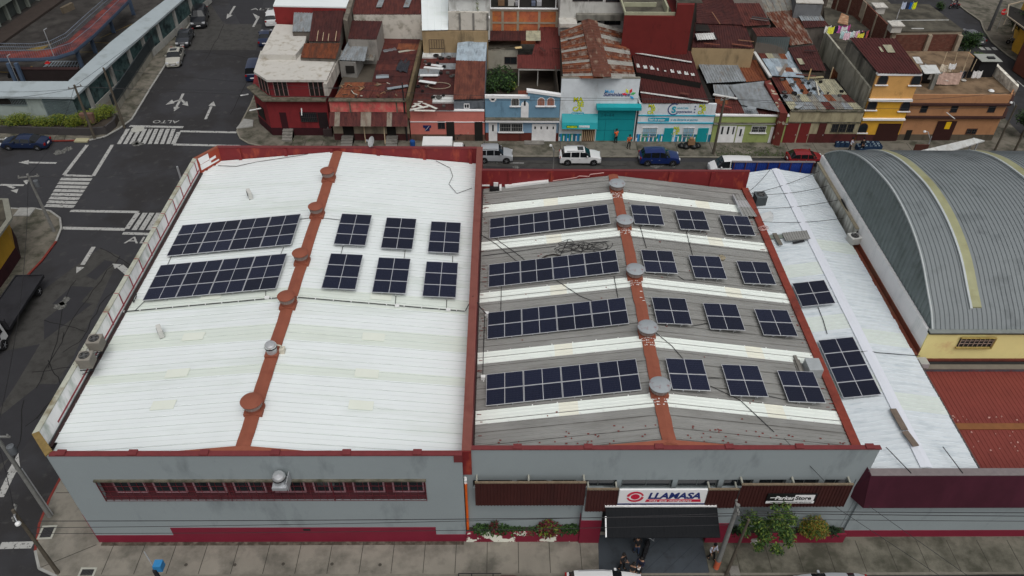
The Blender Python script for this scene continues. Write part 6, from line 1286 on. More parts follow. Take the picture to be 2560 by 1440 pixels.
# its roof
fl, fr, bl_, br_ = at(1408,196,7.2), at(1590,197,7.2), at(1400,76,7.2), at(1562,76,7.2); rg0, rg1 = at(1508,196,8.6), at(1470,50,8.8)
m = MB(); n_ = 26
for k in range(n_):
    v0, v1 = k/n_, (k+1)/n_
    for (e0, e1, wk) in ((fl, bl_, 0), (fr, br_, 1)):
        m.k = 1 if (k % 6 == 1 or (wk and k % 6 == 0)) else (2 if k % 3 == 0 else 0)
        m.corr(rg0.lerp(rg1, v0), rg0.lerp(rg1, v1), e0.lerp(e1, v1), e0.lerp(e1, v0), .45, .06, 'trap', .01*(k % 2))
m.build('roof', [R_str, rmat('pale_band_sheet', (150,148,142), None), R_rust], t)
m = MB(); rows = []
for k in range(41):
    v = k/40; c_ = rg0.lerp(rg1, v)+Vector((0,0,.12)); l_ = c_.lerp(fl.lerp(bl_, v), .24)+Vector((0,0,.12)); r_ = c_.lerp(fr.lerp(br_, v), .24)+Vector((0,0,.12)); h = .05*(k % 2); rows.append([l_-Vector((0,0,.15)), l_+Vector((0,0,h)), c_+Vector((0,0,h+.05)), r_+Vector((0,0,h)), r_-Vector((0,0,.15))])
m.grid(rows); m.build('ridge_roof', rmat('ridge_rust', (98,60,48), (150,130,112), .18), t)
m = MB(); m.hexa([(fl.x,fl.y,0),(fr.x,fr.y,0),(br_.x,br_.y,0),(bl_.x,bl_.y,0)], [(fl.x,fl.y,7.1),(fr.x,fr.y,7.1),(br_.x,br_.y,7.1),(bl_.x,bl_.y,7.1)]); m.build('side_wall', wmat('courtyard_wall', (70,64,56)), t)
t = house('pale concrete office building with dark window strips at the top of the view', (1480,110), 'building')
Yc = br_.y+1.2; xa, xb = at(1398,60,y=Yc).x, at(1563,60,y=Yc).x; z1 = at(1480,-60,y=Yc).z; m = MB(); m.box(xa, Yc, 0, xb, Yc+10, z1); m.build('wall', wmat('pale_office_wall', (176,176,172), .35, (110,108,100)), t)
for bl, br, ty in (((1443,58),(1500,58),45), ((1510,62),(1551,62),45), ((1431,3),(1470,3),-8), ((1471,3),(1507,3),-8), ((1514,5),(1555,5),-8)): window(t, bl, br, ty, Yc, Df, nx=3)
m = MB(); q = at(1440,42,y=Yc); m.box(at(1440,42,y=Yc).x, Yc-.7, q.z-.2, xb, Yc-.002, q.z+.5); m.build('concrete_canopy', wmat('mould_concrete', (120,118,110), .6), t); m = MB(); q = at(1395,47,y=Yc); m.box(xa-.1, Yc-2.0, q.z-.3, at(1440,45,y=Yc).x, Yc-.003, q.z+.15); m.build('low_annex', R_wcon, t)
# ---- white corporation building
t = house('low white building with teal doors, painted stripes and green logos', (1690,360), 'building'); x0, x1 = 15.45, 24.1
m = MB(); m.box(x0, YT, 0, x1, YT+.3, 4.75); m.box(x0, YT+.3, 0, x0+.2, 92, 4.6); m.build('wall', Mw, t); m = MB(); z_ = at(1690,289,y=YT).z; m.box(x0, YT-.08, z_-.05, x1, YT-.003, z_+.08); z_ = at(1690,307,y=YT).z; m.box(x0, YT-.1, z_-.06, x1, YT-.003, z_+.06); m.build('teal_moulding', M_tl, t)
p = at(1630, 260, y=YT); block_logo(t, p.x, p.z, .52, YT); p = at(1757, 260, y=YT); block_logo(t, p.x, p.z, .52, YT); p = at(1692, 316, y=YT); block_logo(t, p.x, p.z, .46, YT)
p = at(1685, 273, y=YT); m = MB(); A_ = [R(60+k*12) for k in range(22)]; m.grid([[(p.x+math.cos(a)*.72, YT-.03, p.z+math.sin(a)*.72) for a in A_], [(p.x+math.cos(a)*.6, YT-.03, p.z+math.sin(a)*.6) for a in A_]]); m.build('emblem_ring', M_nv, t)
text('S', 1.05, (p.x-.25, YT-.03, p.z-.4), (1,0,0), (0,0,1), 'emblem_letter', M_tl, t, .006, bold=.04); text('alubCafe', .36, (p.x+.35, YT-.03, p.z+.05), (1,0,0), (0,0,1), 'sign_lettering', M_tl, t, .004); text('orporacion', .42, (p.x+.3, YT-.03, p.z-.42), (1,0,0), (0,0,1), 'sign_lettering', M_nv, t, .004, bold=.008, sx=.95)
m = MB()
for dz in (-.35,.0,.35): m.lathe((p.x+2.35, YT-.03, p.z+dz), [(.08,-.01),(.08,.01)], 10, 'Y')
m.build('emblem_dots', M_nv, t)
a, b_ = at(1620,304,y=YT), at(1672,304,y=YT); m = MB(); m.box(a.x, YT-.04, a.z+.05, b_.x, YT-.003, at(1640,294,y=YT).z); m.build('slogan_plate', M_tl, t); text('Fácil de amasar', .36, (a.x+.08, YT-.045, a.z+.16), (1,0,0), (0,0,1), 'slogan_lettering', Wf, t, .004, bold=.006, sx=.82); text('y de llegarle al punto.', .36, (b_.x+.2, YT-.03, a.z+.16), (1,0,0), (0,0,1), 'slogan_lettering', M_tl, t, .004, shear=.15, bold=.006, sx=1.0)
window(t, (1603,342), (1641,342), 318, YT, mat('white_window_frame', wl(190,200,205), .5), 9, pane=mat('pale_pane', wl(120,150,165), .3)); window(t, (1704,342), (1733,342), 318, YT, mat('white_window_frame'), 7, pane=mat('pale_pane'))
door(t, (1655,362), (1677,362), 320, YT, teal); door(t, (1738,362), (1764,362), 320, YT, teal); xs = [at(x, 360, y=YT).x for x in (1655,1677,1738,1764)]; stripes(t, x0+.05, x1, YT, [(xs[0]-.05,xs[1]+.02),(xs[2]-.05,xs[3]+.02)])
R_sh = rmat('smooth_maroon_sheet', (74,34,32), None)
rf([(1606,258),(1774,258),(1752,205),(1592,180)], (4.9,4.9,5.5,5.5), R_sh, t, name='front_roof'); rf([(1592,181),(1753,207),(1727,128),(1572,103)], (6.0,6.0,6.8,6.8), R_sh, t, name='rear_roof'); walls([(1592,181),(1753,207),(1727,128),(1572,103)], (6.0,6.0,6.8,6.8), M_mul, t, 0, name='inner_wall')
m = MB(); m.box(x0+.2, YT+.3, 0, x1-.1, 91, 4.5); m.build('body', M_mul, t)
m = MB()
for (a, b_, z) in (((1574,131),(1729,157),6.6), ((1601,232),(1770,256),5.1)): A, B = at(*a, z), at(*b_, z); m.beam(A+Vector((0,0,.08)), B+Vector((0,0,.08)), .3, .04)
m.build('white_strip', R_wh, t)
m = MB()
for k in range(9): A = at(1592+k*17, 168+k*2.6, 6.15); m.box(A.x, A.y-.2, A.z+.06, A.x+random.uniform(.15,.5), A.y+.9*random.random(), A.z+.08)
m.build('bare_paint', R_wh, t)
# red wall building
t = house('tall blood-red blind wall with a walled roof terrace', (1640,120), 'building')
z_ = 11.2; q = [at(x, y, z_) for x, y in ((1561,38),(1689,42),(1694,-45),(1575,-45))]
m = MB(); m.prism([(p.x,p.y) for p in q], 0, z_); q2 = [at(x, y, 12.6) for x, y in ((1690,10),(1741,11),(1745,-40),(1700,-40))]; m.prism([(p.x,p.y) for p in [Vector((q[1].x, q[1].y, 0)), Vector((at(1738,14,12.6).x, q[1].y, 0)), q2[2], q2[3]]], 0, 12.6); m.build('wall', wmat('blood_red_wall', (94,30,28), .15), t)
Y0_ = q[0].y; m = MB(); m.box(q[0].x+.2, Y0_+.2, z_+.001, q[1].x-.2, Y0_+8, z_+.02); m.build('terrace_floor', R_con, t); m = MB(); 
m.box(q[0].x, Y0_, z_, q[1].x, Y0_+.18, z_+.35); m.box(q[0].x, Y0_+.18, z_, q[0].x+.18, Y0_+9, z_+.35); m.box(q[1].x-1.0, Y0_+.18, z_, q[1].x-.8, Y0_+3, z_+.9); m.box(q[0].x+.18,Y0_+2.6,z_,q[1].x-1.8,Y0_+2.75,z_+.5); m.build('parapet', mat('cream_parapet', up(160,160,136), .8, .15, 1), t)
m = MB(); m.box(q[1].x+.05, Y0_+.1, 12.601, q[1].x+3, Y0_+6, 12.65); m.build('upper_terrace', R_con, t)
random.seed(33)
# ---- green house
YG = 78.4; t = house('low lime green house with white panelled doors', (1875,358)); x0, x1 = 24.15, 32.55
m = MB(); m.box(x0, YG, 0, x1, YG+.3, 3.35); m.build('wall', wmat('lime_wall', (138,150,92), .2), t); m = MB(); m.box(x0, YG-.1, 3.351, x1, YG+.4, 3.5); m.box(x0, YG-.22, 2.42, x1, YG-.003, 2.5); m.k = 1; m.box(x0, YG-.25, 2.501, x1, YG-.003, 2.56); m.build('cornice', [Wf, mat('mossy_ledge')], t)
door(t, (1788,354), (1833,355), 314, YG, mat('door_white'), False, [(.2,.3,.5,.95),(.52,.62,.5,.95),(.82,.9,.5,.95)], 'garage_door'); door(t, (1836,355), (1854,355), 316, YG, mat('door_white'), True, [(.4,.65,.4,.85)]); window(t, (1876,331), (1913,331), 314, YG, Wf, 9, sill=Wf); door(t, (1918,357), (1943,357), 317, YG, mat('door_white'), True, [(.4,.6,.5,.9)])
m = MB(); m.box(x0+.1, YG+.3, 0, x1-.1, 90, 3.2); m.build('body', M_mul, t)
mt5 = [R_br, R_dk, R_rust, R_gr, R_gr2]
patch_roof([(1790,284),(1968,287),(1925,245),(1787,236)], (3.5,3.5,3.9,3.9), 5, 2, mt5, [8,5,2,1,0], t, pitch=.25)
rf([(1853,262),(1951,280),(1911,203),(1822,213)], (3.9,4.1,4.7,4.5), R_gr, t, name='loose_zinc_roof', turn=True, pitch=.35); rf([(1787,237),(1838,248),(1828,212),(1782,211)], (4.0,4.0,4.4,4.4), R_gr, t, name='rear_zinc_roof')
rf([(1768,208),(1866,203),(1833,142),(1737,140)], (4.7,4.7,5.3,5.3), R_gr, t, name='big_zinc_roof'); rf([(1866,205),(1918,201),(1890,150),(1835,145)], (4.5,4.5,5.0,5.0), R_rust, t, name='rust_patch_roof')
walls([(1768,208),(1915,203),(1885,142),(1737,140)], (4.4,4.4,4.9,5.2), M_mul, t, 0, name='inner_wall')
Q = quad([(1951,282),(1970,284),(1925,200),(1911,203)], (4.1,4.1,5.1,5.1)); m = MB(); m.hexa([(p.x,p.y,0) for p in Q], Q); m.build('party_wall', mat('flaking_red_wall', up(104,48,42), .9, .2, 1, c2=up(170,160,140), c2_amt=.3, c2_scale=1.2, sharp=.03), t)
A, B = at(1783,236,4.2), at(1843,247,4.2); m = MB(); m.beam(A, B, .35, .12); m.build('white_ridge_strip', R_wh, t)
# ---- cream house
t = house('long cream house with red metal doors and a patchwork tin roof', (2060,352)); x0, x1 = 32.6, 40.9
m = MB(); m.box(x0, YG, 0, x1, YG+.3, 3.95); m.build('wall', wmat('cream_house_wall', (150,142,116), .55, (92,84,66)), t); m = MB(); m.box(x0, YG-.1, 3.951, x1, YG+.4, 4.08); m.box(x0, YG-.12, 2.6, x1, YG-.003, 2.7); m.build('cornice', mat('mossy_ledge'), t); m = MB(); m.box(at(2020,345,y=YG).x, YG-.03, 0, x1, YG-.003, 1.15); m.build('plinth', wmat('maroon_plinth', (74,32,32)), t)
rd = mat('red_metal_door', wl(84,28,28), .6, .12, 2); door(t, (1957,348), (1987,350), 308, YG, rd, True, name='gate_leaf'); door(t, (1991,351), (2016,350), 308, YG, rd, True, name='gate_leaf'); door(t, (2037,350), (2056,348), 308, YG, mat('dark_red_door', wl(58,26,24), .7)); window(t, (2073,331), (2132,333), 308, YG, wmat('cream_frame', (150,142,116)), 9, nx=3)
m = MB(); m.box(x0+.1, YG+.3, 0, x1, 92, 3.6); m.build('body', M_mul, t)
zm = [R_gr, R_gr2, R_rust, R_br, R_cr, R_bl]
patch_roof([(1975,274),(2157,274),(2118,238),(1950,236)], (4.1,4.1,4.5,4.5), 8, 2, zm, [6,4,2,4,1,2], t, pitch=.25); patch_roof([(1952,236),(2118,238),(2085,200),(1928,193)], (4.5,4.5,5.0,5.0), 9, 1, zm, [6,4,2,1,2,3], t, pitch=.25)
weights([(1960,245),(2120,245),(2090,205),(1935,200)], (4.45,4.45,4.95,4.95), 22, 'small dark stone or tyre weighing down the cream house roof', 'weights on the cream house roof', .14)
plank((2040,205), (2048,238), 4.8, .12, (200,196,180), 'thin white batten lying on the cream house roof', .15, name='batten'); plank((1990,270),(2005,262),4.2,.5,(150,156,160),'bent zinc offcut lying near the front edge of the cream house roof',.2,name='tin_offcut')
A = at(2078,196,5.0); t_ = thing('propped_panel', 'rusty tin panel propped up behind the cream house roof', 'tin panel', A); m = MB(); m.corr(at(2074,196,5.0), at(2092,197,5.0), at(2095,183,6.2), at(2082,168,6.4), .25, .04, 'trap'); m.build('sheet', R_rust, t_); m = MB(); m.beam(at(2074,197,5), at(2083,168,6.5), .1); m.build('batten', mat('pale_wood'), t_)
# rear patchwork house (white edged)
t = house('ramshackle house with silvery and rusty sheets and a white roof edge', (1960,190))
patch_roof([(1930,190),(2012,195),(1982,150),(1905,146)], (5.2,5.2,5.6,5.6), 4, 4, [R_bl, R_wh, R_gr, R_dk, R_rust], [4,4,2,1,1], t, pitch=.25, turn=True); patch_roof([(1905,147),(1985,150),(1972,128),(1893,130)], (5.6,5.6,5.9,5.9), 5, 1, zm, [3,3,3,3,1,1], t)
patch_roof([(2000,176),(2066,178),(2036,114),(1970,120)], (5.7,5.7,6.1,6.1), 2, 2, [R_dk, R_dk, R_cr], [6,4,0], t); m = MB(); q = [at(x, y, 5.95) for x, y in ((2000,162),(2012,161),(2003,147),(1991,147))]; m.slab([p+Vector((0,0,.06)) for p in q], .03); m.build('patch_sheet', R_cr, t)
walls([(1928,191),(2064,180),(2036,116),(1893,130)], (5.1,5.5,5.9,5.8), wmat('courtyard_wall', (70,64,56)), t, 0, name='wall')
A, B = at(1885,130,6.0), at(1926,192,5.4); m = MB(); m.beam(A, B, .35, .2); m.build('white_edge', R_wh, t)
rf([(1888,127),(1968,132),(1976,93),(1893,92)], (6.0,6.0,8.0,8.0), mat('slate_sheet', up(96,106,106), .6, .1, 1), t, name='steep_sheet', pitch=.25); patch_roof([(1893,91),(1976,93),(1953,70),(1880,70)], (8.0,8.0,8.3,8.3), 6, 1, [R_br, R_cr], [2,1], t, jag=0)
walls([(1893,92),(1976,94),(1953,71),(1880,70)], (7.9,7.9,8.2,8.2), wmat('shed_wall_grey', (90,84,78)), t, 4, name='rear_wall')
rf([(1976,114),(2032,108),(1985,24),(1912,30)], (6.2,6.2,7.4,7.4), R_str, t, name='long_rusty_roof'); rf([(1912,31),(1986,25),(1962,-40),(1880,-40)], (7.4,7.4,8.4,8.4), R_gr2, t, name='long_grey_roof', pitch=.8, kind='seam')
walls([(1976,114),(2034,108),(1962,-40),(1880,-40)], (6.1,6.1,8.3,8.3), wmat('shed_wall_grey', (90,84,78)), t, 0, name='long_wall')
plank((1950,188), (1966,160), 5.6, .35, (120,112,104), 'grey board leaning across the silvery sheets', .3, name='board'); plank((2020,200),(2028,172),5.5,.14,(150,124,84),'tan wooden post leaning at the dark gap', .4, name='post')
# big maroon roofs
for (a, b_, z, w_, c_) in (((1650,120),(1668,124),6.8,.5,(96,56,46)), ((1700,232),(1722,236),5.3,.4,(92,52,44)), ((1760,108),(1800,112),7.5,.15,(120,72,54)), ((1780,30),(1800,60),8.6,.12,(128,92,70)), ((1830,110),(1880,116),7.4,.3,(112,66,50)), ((1845,100),(1885,104),7.5,.12,(140,104,80)), ((1880,42),(1925,48),8.4,.35,(60,58,58)), ((1876,46),(1920,52),8.4,.2,(96,92,90)), ((2010,126),(2040,128),6.2,.25,(50,34,34)), ((1990,186),(2040,190),5.7,.3,(84,50,44)), ((2012,196),(2058,192),5.2,.4,(150,140,110)), ((1800,262),(1830,270),3.9,.2,(130,60,52)), ((1868,268),(1890,272),4.1,.7,(140,146,150)), ((1420,100),(1440,98),7.6,.3,(70,50,42)), ((1350,118),(1362,128),5.9,.3,(74,40,36)), ((1380,120),(1400,122),5.9,.2,(60,36,34)), ((1240,118),(1290,112),5.4,.12,(50,46,42)), ((1230,126),(1262,122),5.4,.2,(110,104,94))): plank(a, b_, z, w_, c_, 'loose weathered strip lying on the roofs of the far row', .14, 'loose strips on the far roofs', 'loose_strip')
t = house('building with a stained beige wall under large brown-red tin roofs', (1800,140), 'building')
q = [(1730,119),(1886,122),(1862,60),(1738,56)]; rf(q, (7.2,7.2,7.9,7.9), R_dk, t); walls(q, (7.2,7.2,7.9,7.9), wmat('beige_wall', (142,122,92)), t, 0); rf([(1741,58),(1862,62),(1832,0),(1742,-30)], (8.0,8.0,8.9,9.2), R_dk, t, name='rear_roof', turn=True); rf([(1858,66),(1927,62),(1898,8),(1834,8)], (8.0,8.0,8.6,8.6), R_br, t, name='side_roof')
walls([(1741,58),(1927,62),(1890,-40),(1742,-40)], (7.9,7.9,9,9.2), wmat('shed_wall_grey', (90,84,78)), t, 0, name='rear_wall')
m = MB(); q = [at(x, y, 7.75) for x, y in ((1738,80),(1776,81),(1766,57),(1738,57))]; m.slab([p+Vector((0,0,.12)) for p in q], .05); m.build('roof_opening', M_mul, t)
t_ = thing('metal_lid', 'white corrugated sheet covering a hole in the brown-red roof', 'metal sheet', at(1765,92,7.7)); rf([(1743,101),(1793,99),(1785,83),(1737,85)], (7.75,7.75,7.95,7.95), R_wh, t_, name='sheet', lift=.05); m = MB(); m.beam(at(1737,85,8.0), at(1743,101,7.85), .1); m.beam(at(1785,83,8.0), at(1793,99,7.85), .1); m.build('side_rail', M_blk, t_)
t = house('grey boarded hut with a pale flat roof and sheets in front', (2020,40), 'hut', 'hut')
m = MB(); q = [at(x, y, 9.0) for x, y in ((1990,8),(2058,10),(2042,-30),(1985,-30))]; m.prism([(p.x,p.y) for p in q], 6, 8.85); m.build('wall', wmat('boarded_wall', (98,100,102), .5), t); m = MB(); m.slab([p+Vector((0,0,.1))+(p-q[0])*.02 for p in q], .12); m.build('roof', R_wcon, t)
rf([(2004,52),(2062,52),(2046,30),(1990,28)], (7.2,7.2,7.6,7.6), R_gr, t, name='front_sheet'); rf([(2012,70),(2074,66),(2062,52),(2004,52)], (6.8,6.8,7.2,7.2), R_dk, t, name='lower_sheet'); walls([(2012,70),(2074,66),(2046,30),(1990,28)], (6.7,6.7,7.5,7.5), wmat('shed_wall_grey', (90,84,78)), t, 0, name='lower_wall')
# ---- yellow house
YY = 78.9; t = house('tall narrow yellow three-storey house with arched windows', (2190,350)); x0, x1 = 41.25, 46.05; ym = wmat('yellow_wall', (196,148,48), .12, (170,124,44)); ym2 = wmat('pale_orange_wall', (190,144,84), .12)
m = MB(); m.box(x0, YY, 5.35, x1, YY+.3, 8.2); m.build('upper_wall', ym2, t); m = MB(); m.box(x0, YY, 0, x1, YY+.3, 5.1); m.build('wall', ym, t); m = MB(); m.box(x0, YY+.3, 0, x1, 88.4, 8.1); m.build('side_wall', mat('black_streaked_concrete', wl(100,98,90), .9, .2, .8, stain=wl(44,44,40), stain_amt=.85, stain_scale=.7, stretch=(1,1.2,.3)), t)
m = MB(); m.box(x0-.05, YY-.1, 8.12, x1+.05, YY+.4, 8.32); m.box(x0-.1, YY-.3, 5.1, x1, YY-.003, 5.35); m.box(x0-.1, YY-.3, 2.75, x1, YY-.003, 2.95); m.build('cornice', Wf, t); m = MB(); m.box(x0, YY-.03, 0, x1, YY-.003, .8); m.build('plinth', wmat('brown_plinth', (66,34,34)), t)
rf([(2196,183),(2306,185),(2240,96),(2123,94)], (8.4,8.4,8.5,8.5), rmat('smooth_maroon_sheet', (74,34,32)), t, name='roof'); m = MB(); q = [at(x, y, 8.52) for x, y in ((2219,132),(2238,132),(2227,113),(2206,113))]; m.slab([p+Vector((0,0,.06)) for p in q], .03); q = [at(x, y, 8.5) for x, y in ((2203,130),(2209,130),(2201,118),(2195,118))]; m.slab([p+Vector((0,0,.06)) for p in q], .03); m.build('skylight', R_cr, t)
for (px, py, w_, h) in ((2206,237,.0,0),): pass
for (bx, by) in ((2203,211),(2286,212),(2176,274),(2259,277),(2153,331)): p = at(bx, by, y=YY); arch(t, p.x, p.z, 1.15, 1.22, YY, mat('brown_frame', wl(84,60,44), .7), M_glass, None)
m = MB(); a, b_ = at(2182,352,y=YY).x, at(2238,352,y=YY).x; m.box(a, YY-.06, 0, b_, YY-.031, 2.25); m.build('garage_door', mat('garage_brown', wl(40,20,18), .6, .1), t)
m = MB(); m.box(41.0, 79.2, 0, 41.24, 95.0, 6.5); m.build('side_concrete_wall', mat('pale_streaked_concrete', wl(132,130,118), .9, .15, .6, stain=wl(70,68,60), stain_amt=.65, stain_scale=.5, stretch=(1,1.5,.4)), t)
# ---- orange house
YO = 79.1; t = house('wide salmon orange corner house with dark trim and an earth-coloured roof terrace', (2380,350)); x0, x1 = 46.2, 57.3; om = wmat('salmon_orange_wall', (158,114,80), .12, (136,96,68))
foot_o = [(x0,YO),(x1,YO),(58.6,81.0),(58.6,92.0),(x0,92.0)]; m = MB(); m.prism(foot_o, 0, 5.2); m.build('wall', om, t)
def rim(m, pts, z0, z1, o_=.15):
    for a, b_ in zip(pts[:-1], pts[1:]): 
        d = Vector((b_[0]-a[0], b_[1]-a[1], 0)).normalized(); n_ = Vector((d.y,-d.x,0))*o_; e = d*.05; m.hexa([(a[0]-e.x,a[1]-e.y,z0),(b_[0]+e.x,b_[1]+e.y,z0),(b_[0]+n_.x+e.x,b_[1]+n_.y+e.y,z0),(a[0]+n_.x-e.x,a[1]+n_.y-e.y,z0)], [(a[0]-e.x,a[1]-e.y,z1),(b_[0]+e.x,b_[1]+e.y,z1),(b_[0]+n_.x+e.x,b_[1]+n_.y+e.y,z1),(a[0]+n_.x-e.x,a[1]+n_.y-e.y,z1)])
m = MB(); rim(m, foot_o[:4], 4.55, 4.75, .35); rim(m, foot_o[:4], 2.95, 3.15, .35); m.build('dark_trim', mat('dark_trim_', up(62,40,36), .8, .2, 2), t); m = MB(); rim(m, foot_o[:4], 0, .75, .03); m.build('plinth', wmat('stone_plinth', (84,76,64)), t)
m = MB(); rim(m, foot_o[:3], 5.2, 5.75, -.15); m.build('terrace_parapet', om, t); m = MB(); m.prism([(x0+.2,YO+.2),(x1-.1,YO+.2),(58.4,81.1),(58.4,92),(x0+.2,92)], 5.201, 5.25); m.build('terrace', mat('earth_terrace', up(124,104,82), .95, .2, .5, stain=up(70,56,42), stain_amt=.6, stain_scale=.6, fine=.1), t)
m = MB(); m.hexa([(58.2,79.9,5.25),(58.6,80.6,5.25),(58.6,86.5,5.25),(58.2,86.5,5.25)], [(58.2,79.9,6.3),(58.6,80.6,6.3),(58.6,86.5,6.5),(58.2,86.5,6.5)]); m.build('white_parapet', mat('peeling_white', wl(178,172,162), .9, .1, 1, stain=wl(90,80,70), stain_amt=.5, stain_scale=1), t)
for a, b_ in ((2298,2315),(2373,2390),(2466,2484)): window(t, (a,281), (b_,282), 263, YO, Df, nx=1)
door(t, (2257,352), (2271,352), 325, YO, M_mul, False); m = MB(); a, b_ = at(2325,352,y=YO).x, at(2372,352,y=YO).x; m.box(a, YO-.06, 0, b_, YO-.035, 2.5); m.build('garage_door', mat('garage_brown'), t); m = MB(); m.box(a+1.0, YO-.09, 1.5, a+1.6, YO-.061, 2.4); m.build('orange_poster', mat('poster_orange', wl(232,140,20), .6, .1), t); window(t, (2412,335), (2438,336), 321, YO, wmat('brown_frame2', (84,56,44)), 5)
m = MB(); m.beam((50.2,78.3,4.0), (51.2,77.9,3.4), .07); m.build('tube_lamp', M_wp, t)
# terrace stuff
def item(name, lb, cat, fn, mt, px, py, z=5.26):
    p = at(px, py, z); m = MB(); fn(m, p); m.build(name, mt, label=lb, cat=cat)
item('water_tank', 'black rounded tank lying on the orange house terrace beside the yellow house', 'tank', lambda m, p: m.tube([p+Vector((-1.6,0,.55)), p+Vector((1.2,.1,.5))], .6, 14), M_blk, 2330, 206)
rf_ = thing('terrace_shelter', 'small shelter with white sheets on the orange house terrace', 'shelter', at(2330,190,5.26)); m = MB(); q = [at(x, y, 7.2) for x, y in ((2312,184),(2352,183),(2340,162),(2298,162))]; m.slab(q, .05); q = [at(x, y, 7.6) for x, y in ((2292,158),(2308,158),(2298,142),(2281,142))]; m.slab(q, .05); m.build('white_sheet', R_wh, rf_)
m = MB(); p = at(2326,222,5.26); m.beam(p, (p.x,p.y,7.1), .45); m.beam(at(2310,183,7.1), at(2356,182,7.1), .15); p = at(2300,196,5.3); m.beam(p, (p.x,p.y,7.1), .15); m.build('post', wmat('post_concrete', (120,120,114)), rf_)
rf([(2318,198),(2372,203),(2360,188),(2326,185)], (6.0,5.9,6.4,6.5), R_wcon, rf_, name='lower_sheet', turn=True)
sh = thing('terrace_shed', 'black tarpaulin shed with a pale flat lid on the terrace', 'shed', at(2457,190,5.26)); m = MB(); p = at(2437,193,5.26); m.box(p.x, p.y, 5.26, p.x+2.0, p.y+1.6, 7.3); m.build('wall', mat('black_tarp', (.012,.012,.014), .7, .2), sh); m = MB(); m.box(p.x-.15, p.y-.3, 7.301, p.x+2.3, p.y+1.8, 7.36); m.build('roof', mat('pale_lid', up(150,152,146), .8, .1), sh); m = MB(); m.box(p.x+.9,p.y+.3,7.361,p.x+1.7,p.y+.8,7.5); m.build('roof_item', M_blk, sh)
for i, (px, py) in enumerate(((2366,205),(2396,210),(2420,195),(2380,180),(2408,172),(2350,178))):
    p = at(px, py, 5.26); m = MB(); m.beam(p, p+Vector((random.uniform(-.5,.6), random.uniform(-.2,.8), 2.2)), .06); m.build('stick', mat('pale_wood'), label='pale thin stick standing on the terrace among the laundry', cat='stick', group='sticks on the terrace')
def cloth(name, lb, cat, p, w_, h, c_, rz=0, sag=.15, n=7):
    m = MB(); rows = []
    for j in range(5):
        v = j/4; rows.append([Vector((p.x+(i/n-.5)*w_*math.cos(rz), p.y+(i/n-.5)*w_*math.sin(rz)+.06*math.sin(i*2.1+j), p.z-v*h-sag*math.sin(i/n*3.14)*(1-v*.5))) for i in range(n+1)])
    m.grid(rows); m.grid([[q+Vector((0,.02,0)) for q in r] for r in rows][::-1]); return m.build(name, mat('cloth_%d_%d_%d' % c_, wl(*c_), .9, .1, 3), label=lb, cat=cat)
p = at(2385,170,5.26+2.0); cloth('sheet_laundry', 'large dusty pink sheet hanging over sticks on the terrace', 'laundry', at(2380,180,7.0), 2.6, 1.5, (150,128,118)); cloth('sheet_laundry', 'pale cloth bundled behind the dusty pink sheet', 'laundry', at(2370,160,7.2), 1.4, .9, (170,160,144)); cloth('sheet_laundry', 'bluish white cloth hanging on the terrace', 'laundry', at(2384,158,7.4), .8, .7, (178,188,196))
for px, lb, c_ in ((2415,'dark garment hanging left of the black shed',(24,24,28)), (2428,'black garment beside the shed',(18,18,20)), (2441,'small white garment hanging before the black shed',(190,190,190)), (2453,'white and black garment hanging before the black shed',(176,178,180)), (2408,'grey garment among the sticks on the terrace',(110,112,116))): cloth('garment', lb, 'laundry', at(px, 176, 6.6), .5, .9, c_)
item('crumpled_paper', 'crumpled white rag lying near the front edge of the terrace', 'rag', lambda m, p: m.lathe(p, [(.1,0),(.35,.05),(.2,.18),(.05,.2)], 7), M_wp, 2478, 228)
item('bowl', 'small pale bowl on the earth-coloured terrace', 'bowl', lambda m, p: m.lathe(p, [(.12,0),(.3,.12),(.3,.16),(.05,.1)], 12), R_wcon, 2408, 203)
# brick shell building
t = house('unfinished brick building with a dirty flat roof and concrete columns', (2330,141), 'building')
ZB = 6.0; q = [at(x, y, ZB) for x, y in ((2234,80),(2405,77),(2325,12),(2187,10))]; q = [Vector((50.4,96.2,0)), Vector((59.6,96.6,0)), Vector((58.9,105.5,0)), Vector((51.2,105.5,0))]
bk = mat('dark_brown_brick', wl(74,44,36), .9, .3, 2.2, stain=wl(96,80,68), stain_amt=.25, stain_scale=4, stretch=(.4,.4,3), fine=.2); m = MB(); m.prism([(p.x,p.y) for p in q], 0, ZB-.4); m.build('wall', bk, t)
fc = mat('frame_concrete'); m = MB(); m.prism([(p.x,p.y) for p in q], ZB-.4, ZB-.02); 
for u in (0,.52,.95): x = 50.4+9.2*u-.02; m.box(x, 96.05, 0, x+.5, 96.25+.3*u, ZB-.4)
m.box(50.4, 96.1, 2.9, 59.6, 96.3, 3.2)
for v in (0,.3,.6,.93): a = q[0].lerp(q[3], v); m.box(a.x-.12, a.y, 0, a.x+.1, a.y+.4, ZB-.4)
m.build('concrete_frame', fc, t); m = MB(); m.prism([(p.x+(p.x-55)*.03,p.y+(p.y-101)*.03) for p in q], ZB-.02, ZB+.12); m.build('roof', R_con, t)
m = MB(); m.beam((51.5,99.6,6.14), (59.2,99.9,6.14), .08); m.beam((53,96.9,6.14), (54.6,96.9,6.14), .12); m.build('roof_pipe', R_wh, t)
m = MB(); a, b_ = (50.6,96.1), (49.4,112); m.hexa([(50.2,96.3,0),(50.4,96.3,0),(48.5,112,0),(48.3,112,0)], [(50.2,96.3,ZB+.3),(50.4,96.3,ZB+.3),(48.5,112,ZB+1.6),(48.3,112,ZB+1.6)]); m.build('side_brick_wall', bk, t)
m = MB()
for v in (.05,.25,.45,.7,.9): x = 50.2-1.9*v; y = 96.3+15.7*v; m.box(x-.08, y, 0, x+.02, y+.35, ZB+.3+1.3*v)
